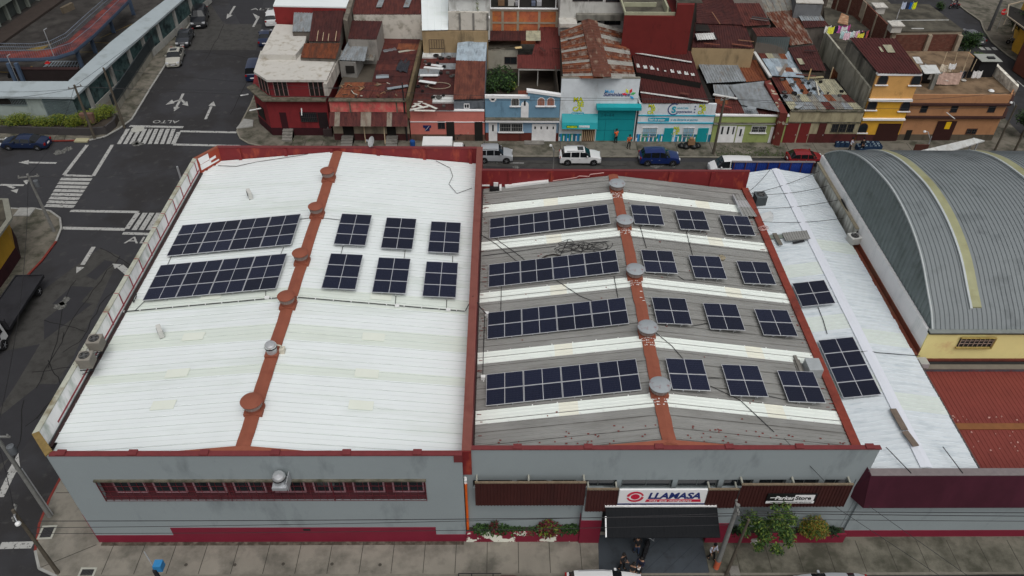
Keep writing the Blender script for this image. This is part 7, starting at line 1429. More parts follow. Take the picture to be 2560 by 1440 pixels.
m.box(49.2, 103.2, 4.8, 49.3, 105, 7); m.build('side_column', fc, t)
for (px, py, lb) in ((2237,68,'small white roofed box at the front corner of the dirty flat roof'), (2196,22,'small white roofed box at the rear corner of the dirty flat roof')):
    p = at(px, py, ZB+.6); t_ = thing('roof_hatch', lb, 'hatch', (p.x, p.y, ZB+.12)); m = MB(); m.box(p.x-.65, p.y-.65, ZB+.12, p.x+.65, p.y+.65, ZB+1.0); m.build('box', R_wcon, t_); m = MB(); m.box(p.x-.85, p.y-.85, ZB+1.001, p.x+.85, p.y+.85, ZB+1.12); m.lathe((p.x,p.y,ZB+1.12), [(.7,0),(.1,.3)], 4); m.build('lid', R_wcon, t_)
for i, (px, c_, lb) in enumerate(((2263,(150,156,170),'grey-blue garment on the rear line of the dirty roof'), (2272,(40,44,60),'dark garment on the rear line of the dirty roof'), (2281,(30,80,140),'blue garment on the rear line of the dirty roof'), (2289,(170,200,20),'bright yellow-green garment on the rear line of the dirty roof'))): cloth('garment', lb, 'laundry', at(px, 4, 8.0), .55, .95, c_)
cloth('garment', 'white garment hanging alone over the middle of the dirty roof', 'laundry', at(2250, 22, 7.9), .4, 1.3, (190,190,190), rz=1.2)
# courtyard laundry left of the yellow house
gs = [((2072,50),(196,200,204)),((2080,52),(190,196,60)),((2090,50),(34,36,50)),((2104,49),(170,90,150)),((2113,51),(196,196,204)),((2120,48),(140,60,110)),((2112,63),(150,180,176)),((2120,66),(196,150,160)),((2128,64),(160,190,190)),((2136,62),(60,60,70)),((2142,62),(196,196,200)),((2150,63),(180,140,160)),((2154,68),(196,170,60)),((2160,63),(30,30,36)),((2166,62),(120,60,60))]
nm = ['white','yellow','dark navy','magenta','pale lilac','purple','pale green','pink','pale turquoise','dark grey','white and lilac','mauve','mustard','black','dull red']
for ((px, py), c_), n_ in zip(gs, nm): cloth('garment', '%s garment on the washing lines above the yellow house courtyard' % n_, 'laundry', at(px, py+14, 7.3), .85, .95, c_, rz=.2)
for a, b_ in (((2066,64),(2125,60)), ((2108,76),(2172,74))): m = MB(); m.tube([at(*a, 7.3), at(*b_, 7.3)], .02, 4); m.build('washing_line', M_cab, label='washing line over the courtyard, the %s one' % ('rear' if a[0] < 2100 else 'front'), cat='line')
t = house('dim courtyard house between the washing lines and the grey hut', (2100,75)); walls([(2068,130),(2122,128),(2190,60),(2060,20)], (4.2,4.2,4.2,4.2), wmat('courtyard_wall', (70,64,56)), t); m = MB(); q = [at(x, y, 4.3) for x, y in ((2066,132),(2124,130),(2190,60),(2060,15))]; m.slab(q, .1); m.build('roof', R_con, t); m = MB(); q = [at(x, y, 5.5) for x, y in ((2056,80),(2050,90),(2030,75),(2035,68))]; m.slab(q, .1); m.build('pale_sheet', R_gr, t)
m = MB(); q = [at(x, y, 7.6) for x, y in ((2094,56),(2120,62),(2122,40),(2104,32))]; m.slab(q, .08); m.build('wooden_pallet', mat('pallet_wood', up(150,112,84), .9, .25, 2, c2=up(190,160,130), c2_amt=.3, c2_scale=2), label='tilted wooden board raised above the courtyard', cat='board')
# right side: trees, sign, buildings across the cross street
def rtree(px, py, h, r_, lb, n=2600, rz_=.85, z0=0, cols=None):
    p = at(px, py, 0); t = thing('street_tree', lb, 'tree', (p.x, p.y, 0)); m = MB(); m.tube([(p.x,p.y,0),(p.x+.1,p.y,h*.35),(p.x,p.y,h*.6)], .14, 8, .08)
    for k in range(5): a = k*1.26; m.tube([(p.x,p.y,h*.4),(p.x+math.cos(a)*r_*.6,p.y+math.sin(a)*r_*.6,h*.7)], .06, 5, .02)
    m.build('trunk', M_bark, t); m = MB()
    for k in range(16):
        a = random.uniform(0,6.28); q = random.uniform(.1,.62)*r_; leaves(m, (p.x+math.cos(a)*q, p.y+math.sin(a)*q, h-r_*rz_+random.uniform(-.5,.55)*r_*rz_), r_*.48, r_*.48, r_*.42, n//16, .26, k=3)
    m.build('crown', cols or [G1, G2, G1b], t)
rtree(2398, 157, 4.6, 1.9, 'round dense green tree behind the brick building'); rtree(2424, 182, 3.0, 1.3, 'lower lighter green tree in front of the round dense tree', 1400, cols=[G2, G3, G1])
rtree(2533, 112, 5.2, 2.0, 'bushy green tree beside the stop sign'); rtree(2552, 342, 3.8, 1.6, 'green bush right of the orange house', 1600); rtree(2350, 22, 1.2, .8, 'low green hedge at the rear corner of the dirty roof', 500)
t = thing('stop_sign', 'red octagonal stop sign on a post before the grey pole', 'sign', at(2492,70,0)); p = at(2492,72,0); m = MB(); m.tube([p, p+Vector((0,0,2.3))], .04, 6); m.build('post', M_gal, t)
c_ = p+Vector((0,-.06,2.6)); m = MB(); pts = [c_+Vector((math.cos(a)*.48,0,math.sin(a)*.48)) for a in [k*math.pi/4+math.pi/8 for k in range(8)]]; m.hexa(pts, [v+Vector((0,-.03,0)) for v in pts]); m.build('plate', mat('stop_red', wl(168,30,36), .5), t); text('ALTO', .3, c_+Vector((-.38,-.04,-.1)), (1,0,0), (0,0,1), 'lettering', Wf, t, .004, bold=.008)
t = house('yellow building with a railed balcony at the top right corner', (2545,70), 'building'); q = [at(x, y, 5.5) for x, y in ((2572,30),(2670,90),(2690,-40),(2580,-40))]; m = MB(); m.prism([(p.x,p.y) for p in q], 0, 5.4); m.build('wall', wmat('yellow_wall', (196,148,48)), t); m = MB()
for a, b_ in (((2522,12),(2560,2)), ((2522,12),(2518,40)), ((2518,40),(2562,72))): m.beam(at(*a, 5.6), at(*b_, 5.6), .14)
for a in ((2522,12),(2518,40),(2540,56)): p = at(*a, 5.6); m.beam(p, p-Vector((0,0,1.2)), .1)
m.build('railing', fc, t); q = [at(x, y, 4.4) for x, y in ((2520,42),(2562,76),(2600,40),(2524,14))]; m = MB(); m.slab(q, .15); m.build('balcony', M_mul, t)
t = house('brown-red wall building at the right edge below the bushy tree', (2556,110), 'building'); m = MB(); q = [at(x, y, 3.6) for x, y in ((2560,112),(2680,190),(2700,60),(2575,70))]; m.prism([(p.x,p.y) for p in q], 0, 3.6); m.build('wall', wmat('brown_red_wall', (104,58,44)), t); m = MB(); m.slab([Vector((v.x,v.y,3.75)) for v in q], .12); m.build('roof', R_con, t)
# large buildings closing the top of the view
for i, (x0, x1, y0, y1, h, lb, c_) in enumerate([(-28,-12,112,124,8,'row building beyond the red block at the top',(120,112,104)), (24,34,112,126,7,'low building beyond the maroon roofs at the top',(110,100,90)), (34,48,113,126,6,'dark-roofed building beyond the grey hut at the top',(96,88,80))]):
    t = thing('building', lb, 'building', (x0, y0, 0)); m = MB(); m.box(x0, y0, 0, x1, y1, h); m.build('wall', wmat('far_wall_%d' % i, c_), t); m = MB(); m.corr((x0-.2,y0-.3,h+.05), (x1+.2,y0-.3,h+.05), (x1+.2,y1,h+.9), (x0-.2,y1,h+.9), .4, .05, 'trap'); m.build('roof', (R_br, R_dk, R_br)[i], t)
random.seed(44)
# ================================================================== north-west block: parking compound
ZR_ = 3.7
t = thing('compound_building', 'angular perimeter building with a white sloping roof band and grilles behind the hedge', 'building', at(290,285,0))
RI = [(-320,200),(0,203),(170,203),(275,106),(330,62),(412,0),(470,-50)]; RO = [(-320,240),(0,241),(184,243),(305,132),(375,70),(455,0),(520,-55)]
m = MB(); m.grid([[at(x, y, ZR_+.35) for x, y in RI], [at(x, y, ZR_) for x, y in RO]]); m.grid([[at(x, y, ZR_) for x, y in RO], [at(x, y, ZR_)-Vector((0,0,.25)) for x, y in RO]]); m.grid([[at(x, y, ZR_+.35)-Vector((0,0,.7)) for x, y in RI], [at(x, y, ZR_+.35) for x, y in RI]])
m.build('roof_band', mat('white_roof_band', up(158,168,172), .6, .06, .5, stain=up(132,140,140), stain_amt=.3, stain_scale=.6), t)
op = [at(x, y, ZR_) for x, y in RO]; ip = [at(x, y, ZR_+.3) for x, y in RI]
def off(p, q, d): v = (q-p); v.z = 0; v.normalize(); return Vector((-v.y, v.x, 0))*d
wp = []
for i, p in enumerate(op):
    a = op[max(i-1,0)]; b_ = op[min(i+1,len(op)-1)]; n_ = off(a, b_, .55); wp.append(Vector((p.x+n_.x, p.y+n_.y, 0)))
def seg(m, a, b_, z0, z1, t_=.25, o_=0):
    n_ = off(a, b_, t_); k = off(a, b_, -o_); A, B = a+k, b_+k; m.hexa([(A.x,A.y,z0),(B.x,B.y,z0),(B.x+n_.x,B.y+n_.y,z0),(A.x+n_.x,A.y+n_.y,z0)], [(A.x,A.y,z1),(B.x,B.y,z1),(B.x+n_.x,B.y+n_.y,z1),(A.x+n_.x,A.y+n_.y,z1)])
m = MB(); seg(m, wp[0], wp[1], 0, 3.4); c_ = wp[1].lerp(wp[2], .55); seg(m, wp[1], c_, 0, 3.4); m.build('wall', wmat('pale_green_white_wall', (140,150,146), .25, (96,104,100)), t)
m = MB(); seg(m, c_, wp[2], 0, 3.4, .2); [seg(m, a, b_, 0, 3.4, .2) for a, b_ in zip(wp[2:-1], wp[3:])]; m.build('shopfront_glass', mat('teal_grey_glass', wl(58,76,76), .25, .2, .7, stain=wl(20,26,28), stain_amt=.7, stain_scale=.8), t)
m = MB(); seg(m, wp[0], wp[1].lerp(wp[2],.3), 2.5, 3.2, .05, .06); 
A, B = c_, wp[2]; n_ = 22
m.build('window_strip', M_mul, t)
m = MB()
def bars(m, a, b_, z0, z1, n_, o_=.1, w_=.05):
    k = off(a, b_, -o_)
    for i in range(n_+1): q = a.lerp(b_, i/n_)+k; m.box(q.x-w_/2, q.y-w_/2, z0, q.x+w_/2, q.y+w_/2, z1)
    for z in (z0, z1): m.beam(a+k+Vector((0,0,z)), b_+k+Vector((0,0,z)), .06)
bars(m, c_, wp[2], .9, 3.1, 26); bars(m, wp[1].lerp(wp[2], -.4), wp[1].lerp(wp[2],.3), 2.4, 3.1, 30); m.build('grille', mat('grey_grille', wl(88,98,100), .6), t)
m = MB()
cols_ = []
for i in (2,3,4,5):
    for u in ((.25,.75) if i < 5 else (.3,)):
        a = wp[i].lerp(wp[i+1], u); k = off(wp[i], wp[i+1], -.15); m.box(a.x+k.x-.2, a.y+k.y-.2, 0, a.x+k.x+.2, a.y+k.y+.2, 3.6)
m.build('column', wmat('pale_column', (140,140,136)), t)
m = MB(); sp_ = []
for i in (2,3,4,5): seg(m, wp[i], wp[i+1], 0, .9, .1, .3)
m.build('low_wall', wmat('pale_column', (140,140,136)), t)
m = MB()
fence_pts = [at(x, y, 0) for x, y in ((292,283),(330,225),(380,148),(420,85),(462,20),(480,-20))]
for a, b_ in zip(fence_pts[:-1], fence_pts[1:]): bars(m, a, b_, .9, 2.4, int((b_-a).length/.16), 0, .035)
t2 = thing('fence', 'dark railing on a low pale wall along the left street pavement', 'fence', fence_pts[0]); m.build('railing', mat('dark_railing', (.04,.05,.055), .6), t2)
m = MB()
for i, (a, b_) in enumerate(zip(fence_pts[:-1], fence_pts[1:])): seg(m, a, b_, 0, .95-.0*i, .22)
m.build('low_wall', wmat('pale_wall_low', (128,126,116), .5), t2)
m = MB()
for a, b_ in zip(fence_pts[:-1], fence_pts[1:]): seg(m, a, b_, .96, 2.35, .04, -.12)
m.build('backing', mat('dark_mesh_panel', wl(36,42,44), .7, .2), t2)
p = at(418,28,1.8); t2b = thing('wall_sign', 'black sign with small white lettering on the left street fence', 'sign', p); A_, B_ = fence_pts[4], fence_pts[3]; d = (B_-A_).normalized(); k = off(B_, A_, -.12); q = A_.lerp(B_, .15)+k; m = MB(); m.hexa([(q.x,q.y,1.0),(q.x+d.x*1.6,q.y+d.y*1.6,1.0),(q.x+d.x*1.6+.05,q.y+d.y*1.6,1.0),(q.x+.05,q.y,1.0)], [(q.x,q.y,3.0),(q.x+d.x*1.6,q.y+d.y*1.6,3.0),(q.x+d.x*1.6+.05,q.y+d.y*1.6,3.0),(q.x+.05,q.y,3.0)]); m.build('board', M_blk, t2b)
m = MB()
for r_ in range(5): m.hexa([(q.x+.06,q.y-.3,2.6-r_*.35)]*1+[(q.x+.06+d.x*.0,q.y-.9,2.6-r_*.35),(q.x+.07,q.y-.9,2.6-r_*.35),(q.x+.07,q.y-.3,2.6-r_*.35)], [(q.x+.06,q.y-.3,2.7-r_*.35),(q.x+.06,q.y-.9,2.7-r_*.35),(q.x+.07,q.y-.9,2.7-r_*.35),(q.x+.07,q.y-.3,2.7-r_*.35)])
m.build('lettering', Wf, t2b)
# hedge in a dark planter
t3 = thing('planter', 'long dark planter wall curving round the hedge corner', 'planter', at(150,330,0))
kp_ = [(-320,313),(0,316),(120,320),(215,322),(262,318),(285,300),(291,285)]; P0 = [at(x, y, .9) for x, y in kp_]; m = MB()
for a, b_ in zip(P0[:-1], P0[1:]): a0 = Vector((a.x,a.y,0)); b0 = Vector((b_.x,b_.y,0)); seg(m, a0, b0, 0, .9, .25)
m.build('wall', mat('dark_planter', wl(48,46,46), .8, .15), t3)
m = MB(); m.prism([(v.x,v.y+.1) for v in P0]+[(wp[2].x-.4,wp[2].y-.1),(wp[0].x,wp[0].y-.1)], .0, .7); m.build('soil', mat('soil'), t3)
for i, (px, py, r_) in enumerate([(-60,300,1.5),(20,302,1.2),(62,297,1.5),(105,300,1.5),(150,301,1.4),(188,302,1.4),(222,292,1.3),(250,282,1.3),(268,274,1.1),(205,300,1.3)]):
    p = at(px, py, 1.25); m = MB()
    for k in range(4): leaves(m, p+Vector((random.uniform(-.8,.8),random.uniform(-.3,.3),random.uniform(-.2,.2))), r_*.7, .8, .6, 420, .17, k=4)
    m.build('hedge_bush', [mat('hedge_yellow', (.20,.22,.02), .6, .3, 3), G3, G2, G3], label='yellow-green clipped hedge bush in the dark planter', cat='bush', group='hedge bushes at the corner')
m = MB(); p = at(228,325,.0); m.box(p.x-.7, p.y-.15, .9, p.x+.8, p.y+.35, 2.1); m.build('cabinet', mat('brown_cabinet', wl(80,60,52), .8, .1), label='brown utility cabinet in front of the hedge', cat='cabinet')
# courtyard floor + markings
m = MB(); m.prism([(v.x,v.y) for v in ip]+[(-50,140),(-130,140),(-130,86)], .001, .02); m.build('parking_court', mat('court_paving', up(60,57,55), .9, .2, .5, stain=up(38,35,34), stain_amt=.6, stain_scale=.5, c2=up(76,74,70), c2_amt=.35, c2_scale=.2), kind='structure')
m = MB()
def mline(a, b_, w_): A, B = at(*a, .025), at(*b_, .025); d = (B-A).normalized(); n_ = Vector((-d.y,d.x,0))*w_/2; m.face([A-n_,B-n_,B+n_,A+n_])
for a, b_ in (((125,153),(207,153)), ((105,171),(195,171)), ((105,171),(125,153)), ((112,163),(200,163))): mline(a, b_, .2)
for k in range(12): mline((110+k*8,171), (127+k*7,153), .12)
m.build('bay_marking', mat('bay_white', up(130,140,148), .8), kind='structure')
m = MB(); mline((0,180),(28,181),.2); mline((200,130),(290,130),.12); mline((190,105),(290,108),.12); mline((250,95),(330,60),.12); m.build('bay_marking_yellow', mat('bay_yellow', up(120,100,50), .8), kind='structure')
m = MB(); q = [at(x, y, .025) for x, y in ((62,125),(130,108),(105,125),(90,128))]; m.face(q); m.build('hatch_marking', mat('bay_yellow'), kind='structure')
# dark ramp wall
t4 = thing('ramp_wall', 'long dark wall of the sunken ramp inside the parking court', 'wall', at(120,195,0)); m = MB(); a, b_ = at(55,198,0), at(190,199,0); m.box(a.x, a.y-.6, 0, b_.x+1, a.y, 1.6); m.build('wall', mat('very_dark_wall', wl(28,22,22), .9), t4); m = MB(); m.box(a.x, a.y-.65, 1.601, b_.x+1, a.y+.05, 1.68); m.build('cap', mat('maroon_cap', up(52,34,34), .9), t4)
# elevated walkway
t5 = thing('footbridge', 'elevated red walkway with white railings over the parking court', 'footbridge', at(100,200,0)); ZW = 2.9
WL = [(-200,128),(0,127),(90,128),(130,122),(170,102),(215,60),(262,18),(300,-15)]; WR = [(-200,146),(0,145),(100,144),(140,140),(184,126),(235,84),(285,35),(320,0)]
L__ = [at(x, y, ZW) for x, y in WL]; R__ = [at(x, y, ZW) for x, y in WR]; m = MB(); m.grid([L__, R__]); m.grid([R__, [v-Vector((0,0,.45)) for v in R__]]); m.grid([[v-Vector((0,0,.45)) for v in R__], [v-Vector((0,0,.45)) for v in L__]]); m.build('deck', [mat('faded_red_deck', up(128,62,54), .8, .2, .6, c2=up(62,42,50), c2_amt=.5, c2_scale=.35, stain=up(40,34,38), stain_amt=.4, stain_scale=.6)], t5)
m = MB(); m.grid([R__, [v-Vector((0,0,.5)) for v in R__], [v-Vector((0,-.2,.5)) for v in R__]]); 
for a, b_ in zip(R__[:-1], R__[1:]): m.beam(a-Vector((0,.04,.2)), b_-Vector((0,.04,.2)), .12, .35)
m.build('edge_beam', mat('steel_blue', wl(54,66,82), .6, .1), t5)
for side, nm in ((L__, 'rear'), (R__, 'front')):
    m = MB()
    for a, b_ in zip(side[:-1], side[1:]):
        n_ = int((b_-a).length/.28)
        for i in range(n_): q = a.lerp(b_, i/n_); m.box(q.x-.009, q.y-.009, q.z, q.x+.009, q.y+.012, q.z+1.0)
        for h in ((.55,1.0) if nm == 'rear' else (1.0,)): m.beam(a+Vector((0,0,h)), b_+Vector((0,0,h)), .06)
    m.build('railing', mat('pale_rail', wl(84,92,102), .5), t5)
for (px, py) in ((41,206),(60,206),(207,170),(240,133),(285,82),(335,38)):
    p = at(px, py, 0); m = MB(); m.box(p.x-.25, p.y-.12, 0, p.x+.25, p.y+.12, .2); 
    q = min(R__, key=lambda v: (Vector((v.x,v.y,0))-Vector((p.x,p.y,0))).length); m.box(p.x-.2, p.y-.2, .201, p.x+.2, p.y+.2, ZW-.3); m.build('support', mat('steel_blue'), t5)
for (px, py, tx, lb) in ((46,205,20,'slim grey lamp post at the left of the red walkway'), (135,140,100,'slim grey lamp post rising from the red walkway')):
    p = at(px, py, 0 if tx == 20 else ZW); h = 3.5 if tx == 20 else 3.4; t6 = thing('lamp_post', lb, 'lamp post', p); m = MB(); m.tube([p, p+Vector((0,0,h))], .05, 6); m.build('shaft', M_gal, t6); m = MB(); m.beam(p+Vector((0,0,h)), p+Vector((.25,.35,h+.1)), .1, .06); m.build('lamp_head', M_gal, t6)
# pale office building top left
t7 = thing('office_building', 'long pale multi-storey office building at the top left corner', 'building', at(0,92,0))
a, b_ = at(-60,118,0), at(120,-5,0); d = (b_-a); d.z = 0; d.normalize(); n_ = Vector((-d.y, d.x, 0)); A = a-d*12; B = b_+d*10
def ob(m, u0, u1, v0, v1, z0, z1): 
    q = [A+d*u0+n_*v0, A+d*u1+n_*v0, A+d*u1+n_*v1, A+d*u0+n_*v1]; m.hexa([(p.x,p.y,z0) for p in q], [(p.x,p.y,z1) for p in q])
Lb = (B-A).length; m = MB(); ob(m, 0, Lb, 1.2, 14, 0, 2.6); m.build('ground_floor', mat('dim_ground_floor', wl(52,56,54), .6, .3, .8), t7); m = MB(); ob(m, 0, Lb, 0, 14, 2.61, 16); m.build('wall', wmat('pale_office', (120,126,118), .3, (90,94,86)), t7)
m = MB(); k = .8
while k < Lb: ob(m, k, k+.35, .7, 1.19, 0, 2.6); k += 2.6
m.build('column', wmat('pale_office', (120,126,118)), t7)
for k in range(9):
    for z in (4.4,7.6): m = MB(); ob(m, 2+k*3.4, 4.2+k*3.4, -.04, -.005, z, z+1.5); w_ = m.build('window', Wf, t7); m = MB(); ob(m, 2.1+k*3.4, 4.1+k*3.4, -.06, -.041, z+.1, z+1.4); m.build('pane', M_glass, w_)
m = MB(); ob(m, 0, Lb, -3.2, -.3, .03, .35); m.build('front_kerb', mat('brown_apron', up(62,54,50), .9, .2), t7)
m = MB(); a, b_ = at(155,26,.5), at(182,14,.5); m.beam(a-Vector((0,0,.1)), b_, .5, 1.0); m.build('low_wall', mat('tan_low_wall', up(104,94,80), .9, .2), label='short tan wall by the office building steps', cat='wall')
def cone(px, py, lb):
    p = at(px, py, .02); t = thing('traffic_cone', lb, 'traffic cone', p); m = MB(); m.box(p.x-.3,p.y-.3,.02,p.x+.3,p.y+.3,.07); m.lathe((p.x,p.y,.07), [(.22,0),(.08,.75),(.05,.78)], 12); m.build('body', mat('cone_red', up(200,44,44), .6), t); m = MB(); m.lathe((p.x,p.y,.07), [(.165,.3),(.125,.52)], 12, cap=False); m.build('stripe', M_wp, t)
cone(119,158,'red traffic cone beside the hatched parking bay'); 
p = at(84,179,.02); t8 = thing('bollard', 'short yellow and black bollard in front of the dark ramp wall', 'bollard', p); m = MB(); m.lathe(p, [(.14,0),(.14,.7)], 10); m.build('post', mat('bay_yellow2', up(190,150,60), .7), t8); m = MB(); m.lathe(p, [(.15,.2),(.15,.4)], 10); m.build('band', M_blk, t8)
# ================================================================== yellow house on the left edge
t = thing('house', 'yellow and maroon corner house with a mossy flat roof at the left edge', 'house', at(60,560,0))
h5 = 4.9; o = [at(x, y, h5) for x, y in ((54,516),(28,494),(0,452),(-160,470),(-200,760),(0,600))]
b0 = [Vector((-44.0,52.6,0)), Vector((-44.3,56.4,0)), Vector((-47.0,60.2,0)), Vector((-60,60.2,0)), Vector((-60,30,0)), Vector((-44.0,30,0))]
b0 = [Vector((-44.6,53.6,0)),Vector((-44.8,56.6,0)),Vector((-46.6,59.6,0)),Vector((-60,60,0)),Vector((-60,30,0)),Vector((-44.6,30,0))]
m = MB(); m.prism([(p.x,p.y) for p in b0], 1.2, 4.2); m.build('wall', wmat('mustard_wall', (150,116,34), .2, (110,84,30)), t); m = MB(); m.prism([(p.x+(p.x+52)*.008,p.y) for p in b0], 0, 1.2); m.build('plinth', wmat('dark_maroon_plinth', (42,16,20)), t)
m = MB(); m.prism([(p.x+(.9 if p.x > -47 else 0),p.y+(.3 if p.y > 50 else 0)) for p in b0], 4.201, 4.4); m.build('eave', mat('pale_eave', up(128,128,118), .9, .2), t); m = MB(); m.prism([(p.x+.5 if p.x > -50 else p.x,p.y) for p in b0], 4.401, 4.45); m.build('roof', R_con, t)
m = MB(); m.prism([(-45.7,54),(-45.9,56.4),(-47.2,58.6),(-60,59),(-60,30),(-47.0,45)], 4.451, 7.0); m.build('upper_wall', wmat('mustard_wall', (150,116,34)), t)
m = MB(); m.box(-44.56,47.5,1.9,-44.5,53.2,3.9); w_ = m.build('window', M_glass, t); m = MB(); 
for k in range(15): m.box(-44.49,47.5+k*.4,1.9,-44.44,47.54+k*.4,3.9)
m.build('bars', mat('white_frame'), w_)
m = MB(); p = at(62,528,0); m.box(p.x-.7,p.y-.9,.0,p.x+.9,p.y+.5,.1); m.build('ramp', mat('kerb_white'), label='pale concrete ramp at the yellow house corner', cat='ramp')
random.seed(5)
# ================================================================== vehicles
M_tyr = mat('tyre', (.012,.012,.013), .85); M_rim = mat('rim', (.4,.41,.43), .35, .05, metal=.6); M_hl = mat('lamp_glass', (.6,.62,.64), .15); M_tl_ = mat('tail_lamp', (.28,.01,.012), .25); M_cg = mat('car_glass', (.010,.012,.014), .06, 0, spec=.7)
def paint(n, c): 
    m = mat('paint_'+n, c, .28, .03, 2); m.node_tree.nodes['Principled BSDF'].inputs['Coat Weight'].default_value = .5; return m
KIND = {  # stations: x, top z, cabin, width scale
 'sedan': (4.55, 1.74, [(-2.27,.62,0,.86),(-2.18,.86,0,.94),(-1.75,1.0,0,.98),(-1.45,1.02,0,1),(-.85,1.38,1,1),(-.78,1.39,1,1),(.05,1.43,1,1),(.12,1.43,1,1),(.5,1.39,1,1),(1.2,.99,0,1),(1.75,.9,0,.98),(2.12,.78,0,.93),(2.27,.55,0,.84)]),
 'suv': (4.45, 1.82, [(-2.22,.75,0,.9),(-2.17,1.02,0,.97),(-2.0,1.08,0,.98),(-1.75,1.6,1,.98),(-1.1,1.66,1,1),(-1.02,1.66,1,1),(-.15,1.69,1,1),(-.07,1.69,1,1),(.45,1.62,1,1),(1.05,1.12,0,1),(1.65,1.04,0,.98),(2.1,.88,0,.93),(2.22,.6,0,.85)]),
 'hatch': (3.95, 1.68, [(-1.97,.62,0,.88),(-1.92,.92,0,.95),(-1.8,1.0,0,.97),(-1.35,1.4,1,.98),(-.8,1.44,1,1),(-.72,1.44,1,1),(.0,1.45,1,1),(.07,1.45,1,1),(.4,1.4,1,1),(1.05,1.0,0,1),(1.5,.92,0,.97),(1.85,.76,0,.92),(1.97,.55,0,.84)]),
 'van': (4.6, 1.7, [(-2.3,.8,0,.92),(-2.27,1.05,0,.97),(-2.2,1.12,0,.98),(-2.1,1.85,1,.98),(-.9,1.9,1,1),(-.8,1.9,1,1),(.2,1.9,1,1),(.28,1.9,1,1),(.95,1.85,1,1),(1.6,1.15,0,1),(2.0,1.0,0,.97),(2.22,.85,0,.92),(2.3,.6,0,.88)])}
def wheel(t, x, y, r_, w_):
    s_ = 1 if y > 0 else -1
    m = MB(); m.lathe((x, y, r_), [(r_*.62,-w_/2),(r_*.93,-w_/2),(r_,-w_/2+.03),(r_,w_/2-.03),(r_*.93,w_/2),(r_*.62,w_/2)], 18, 'Y'); w = m.build('wheel', M_tyr, t)
    m = MB(); m.lathe((x, y+s_*(w_/2-.03), r_), [(r_*.63,-.01),(r_*.63,.02),(.03,.035)], 14, 'Y', cap=True)
    for k in range(5): a = k*1.2566; m.beam((x, y+s_*(w_/2-.0), r_), (x+math.cos(a)*r_*.6, y+s_*(w_/2-.0), r_+math.sin(a)*r_*.6), .05, .03)
    m.build('rim', M_rim, w)
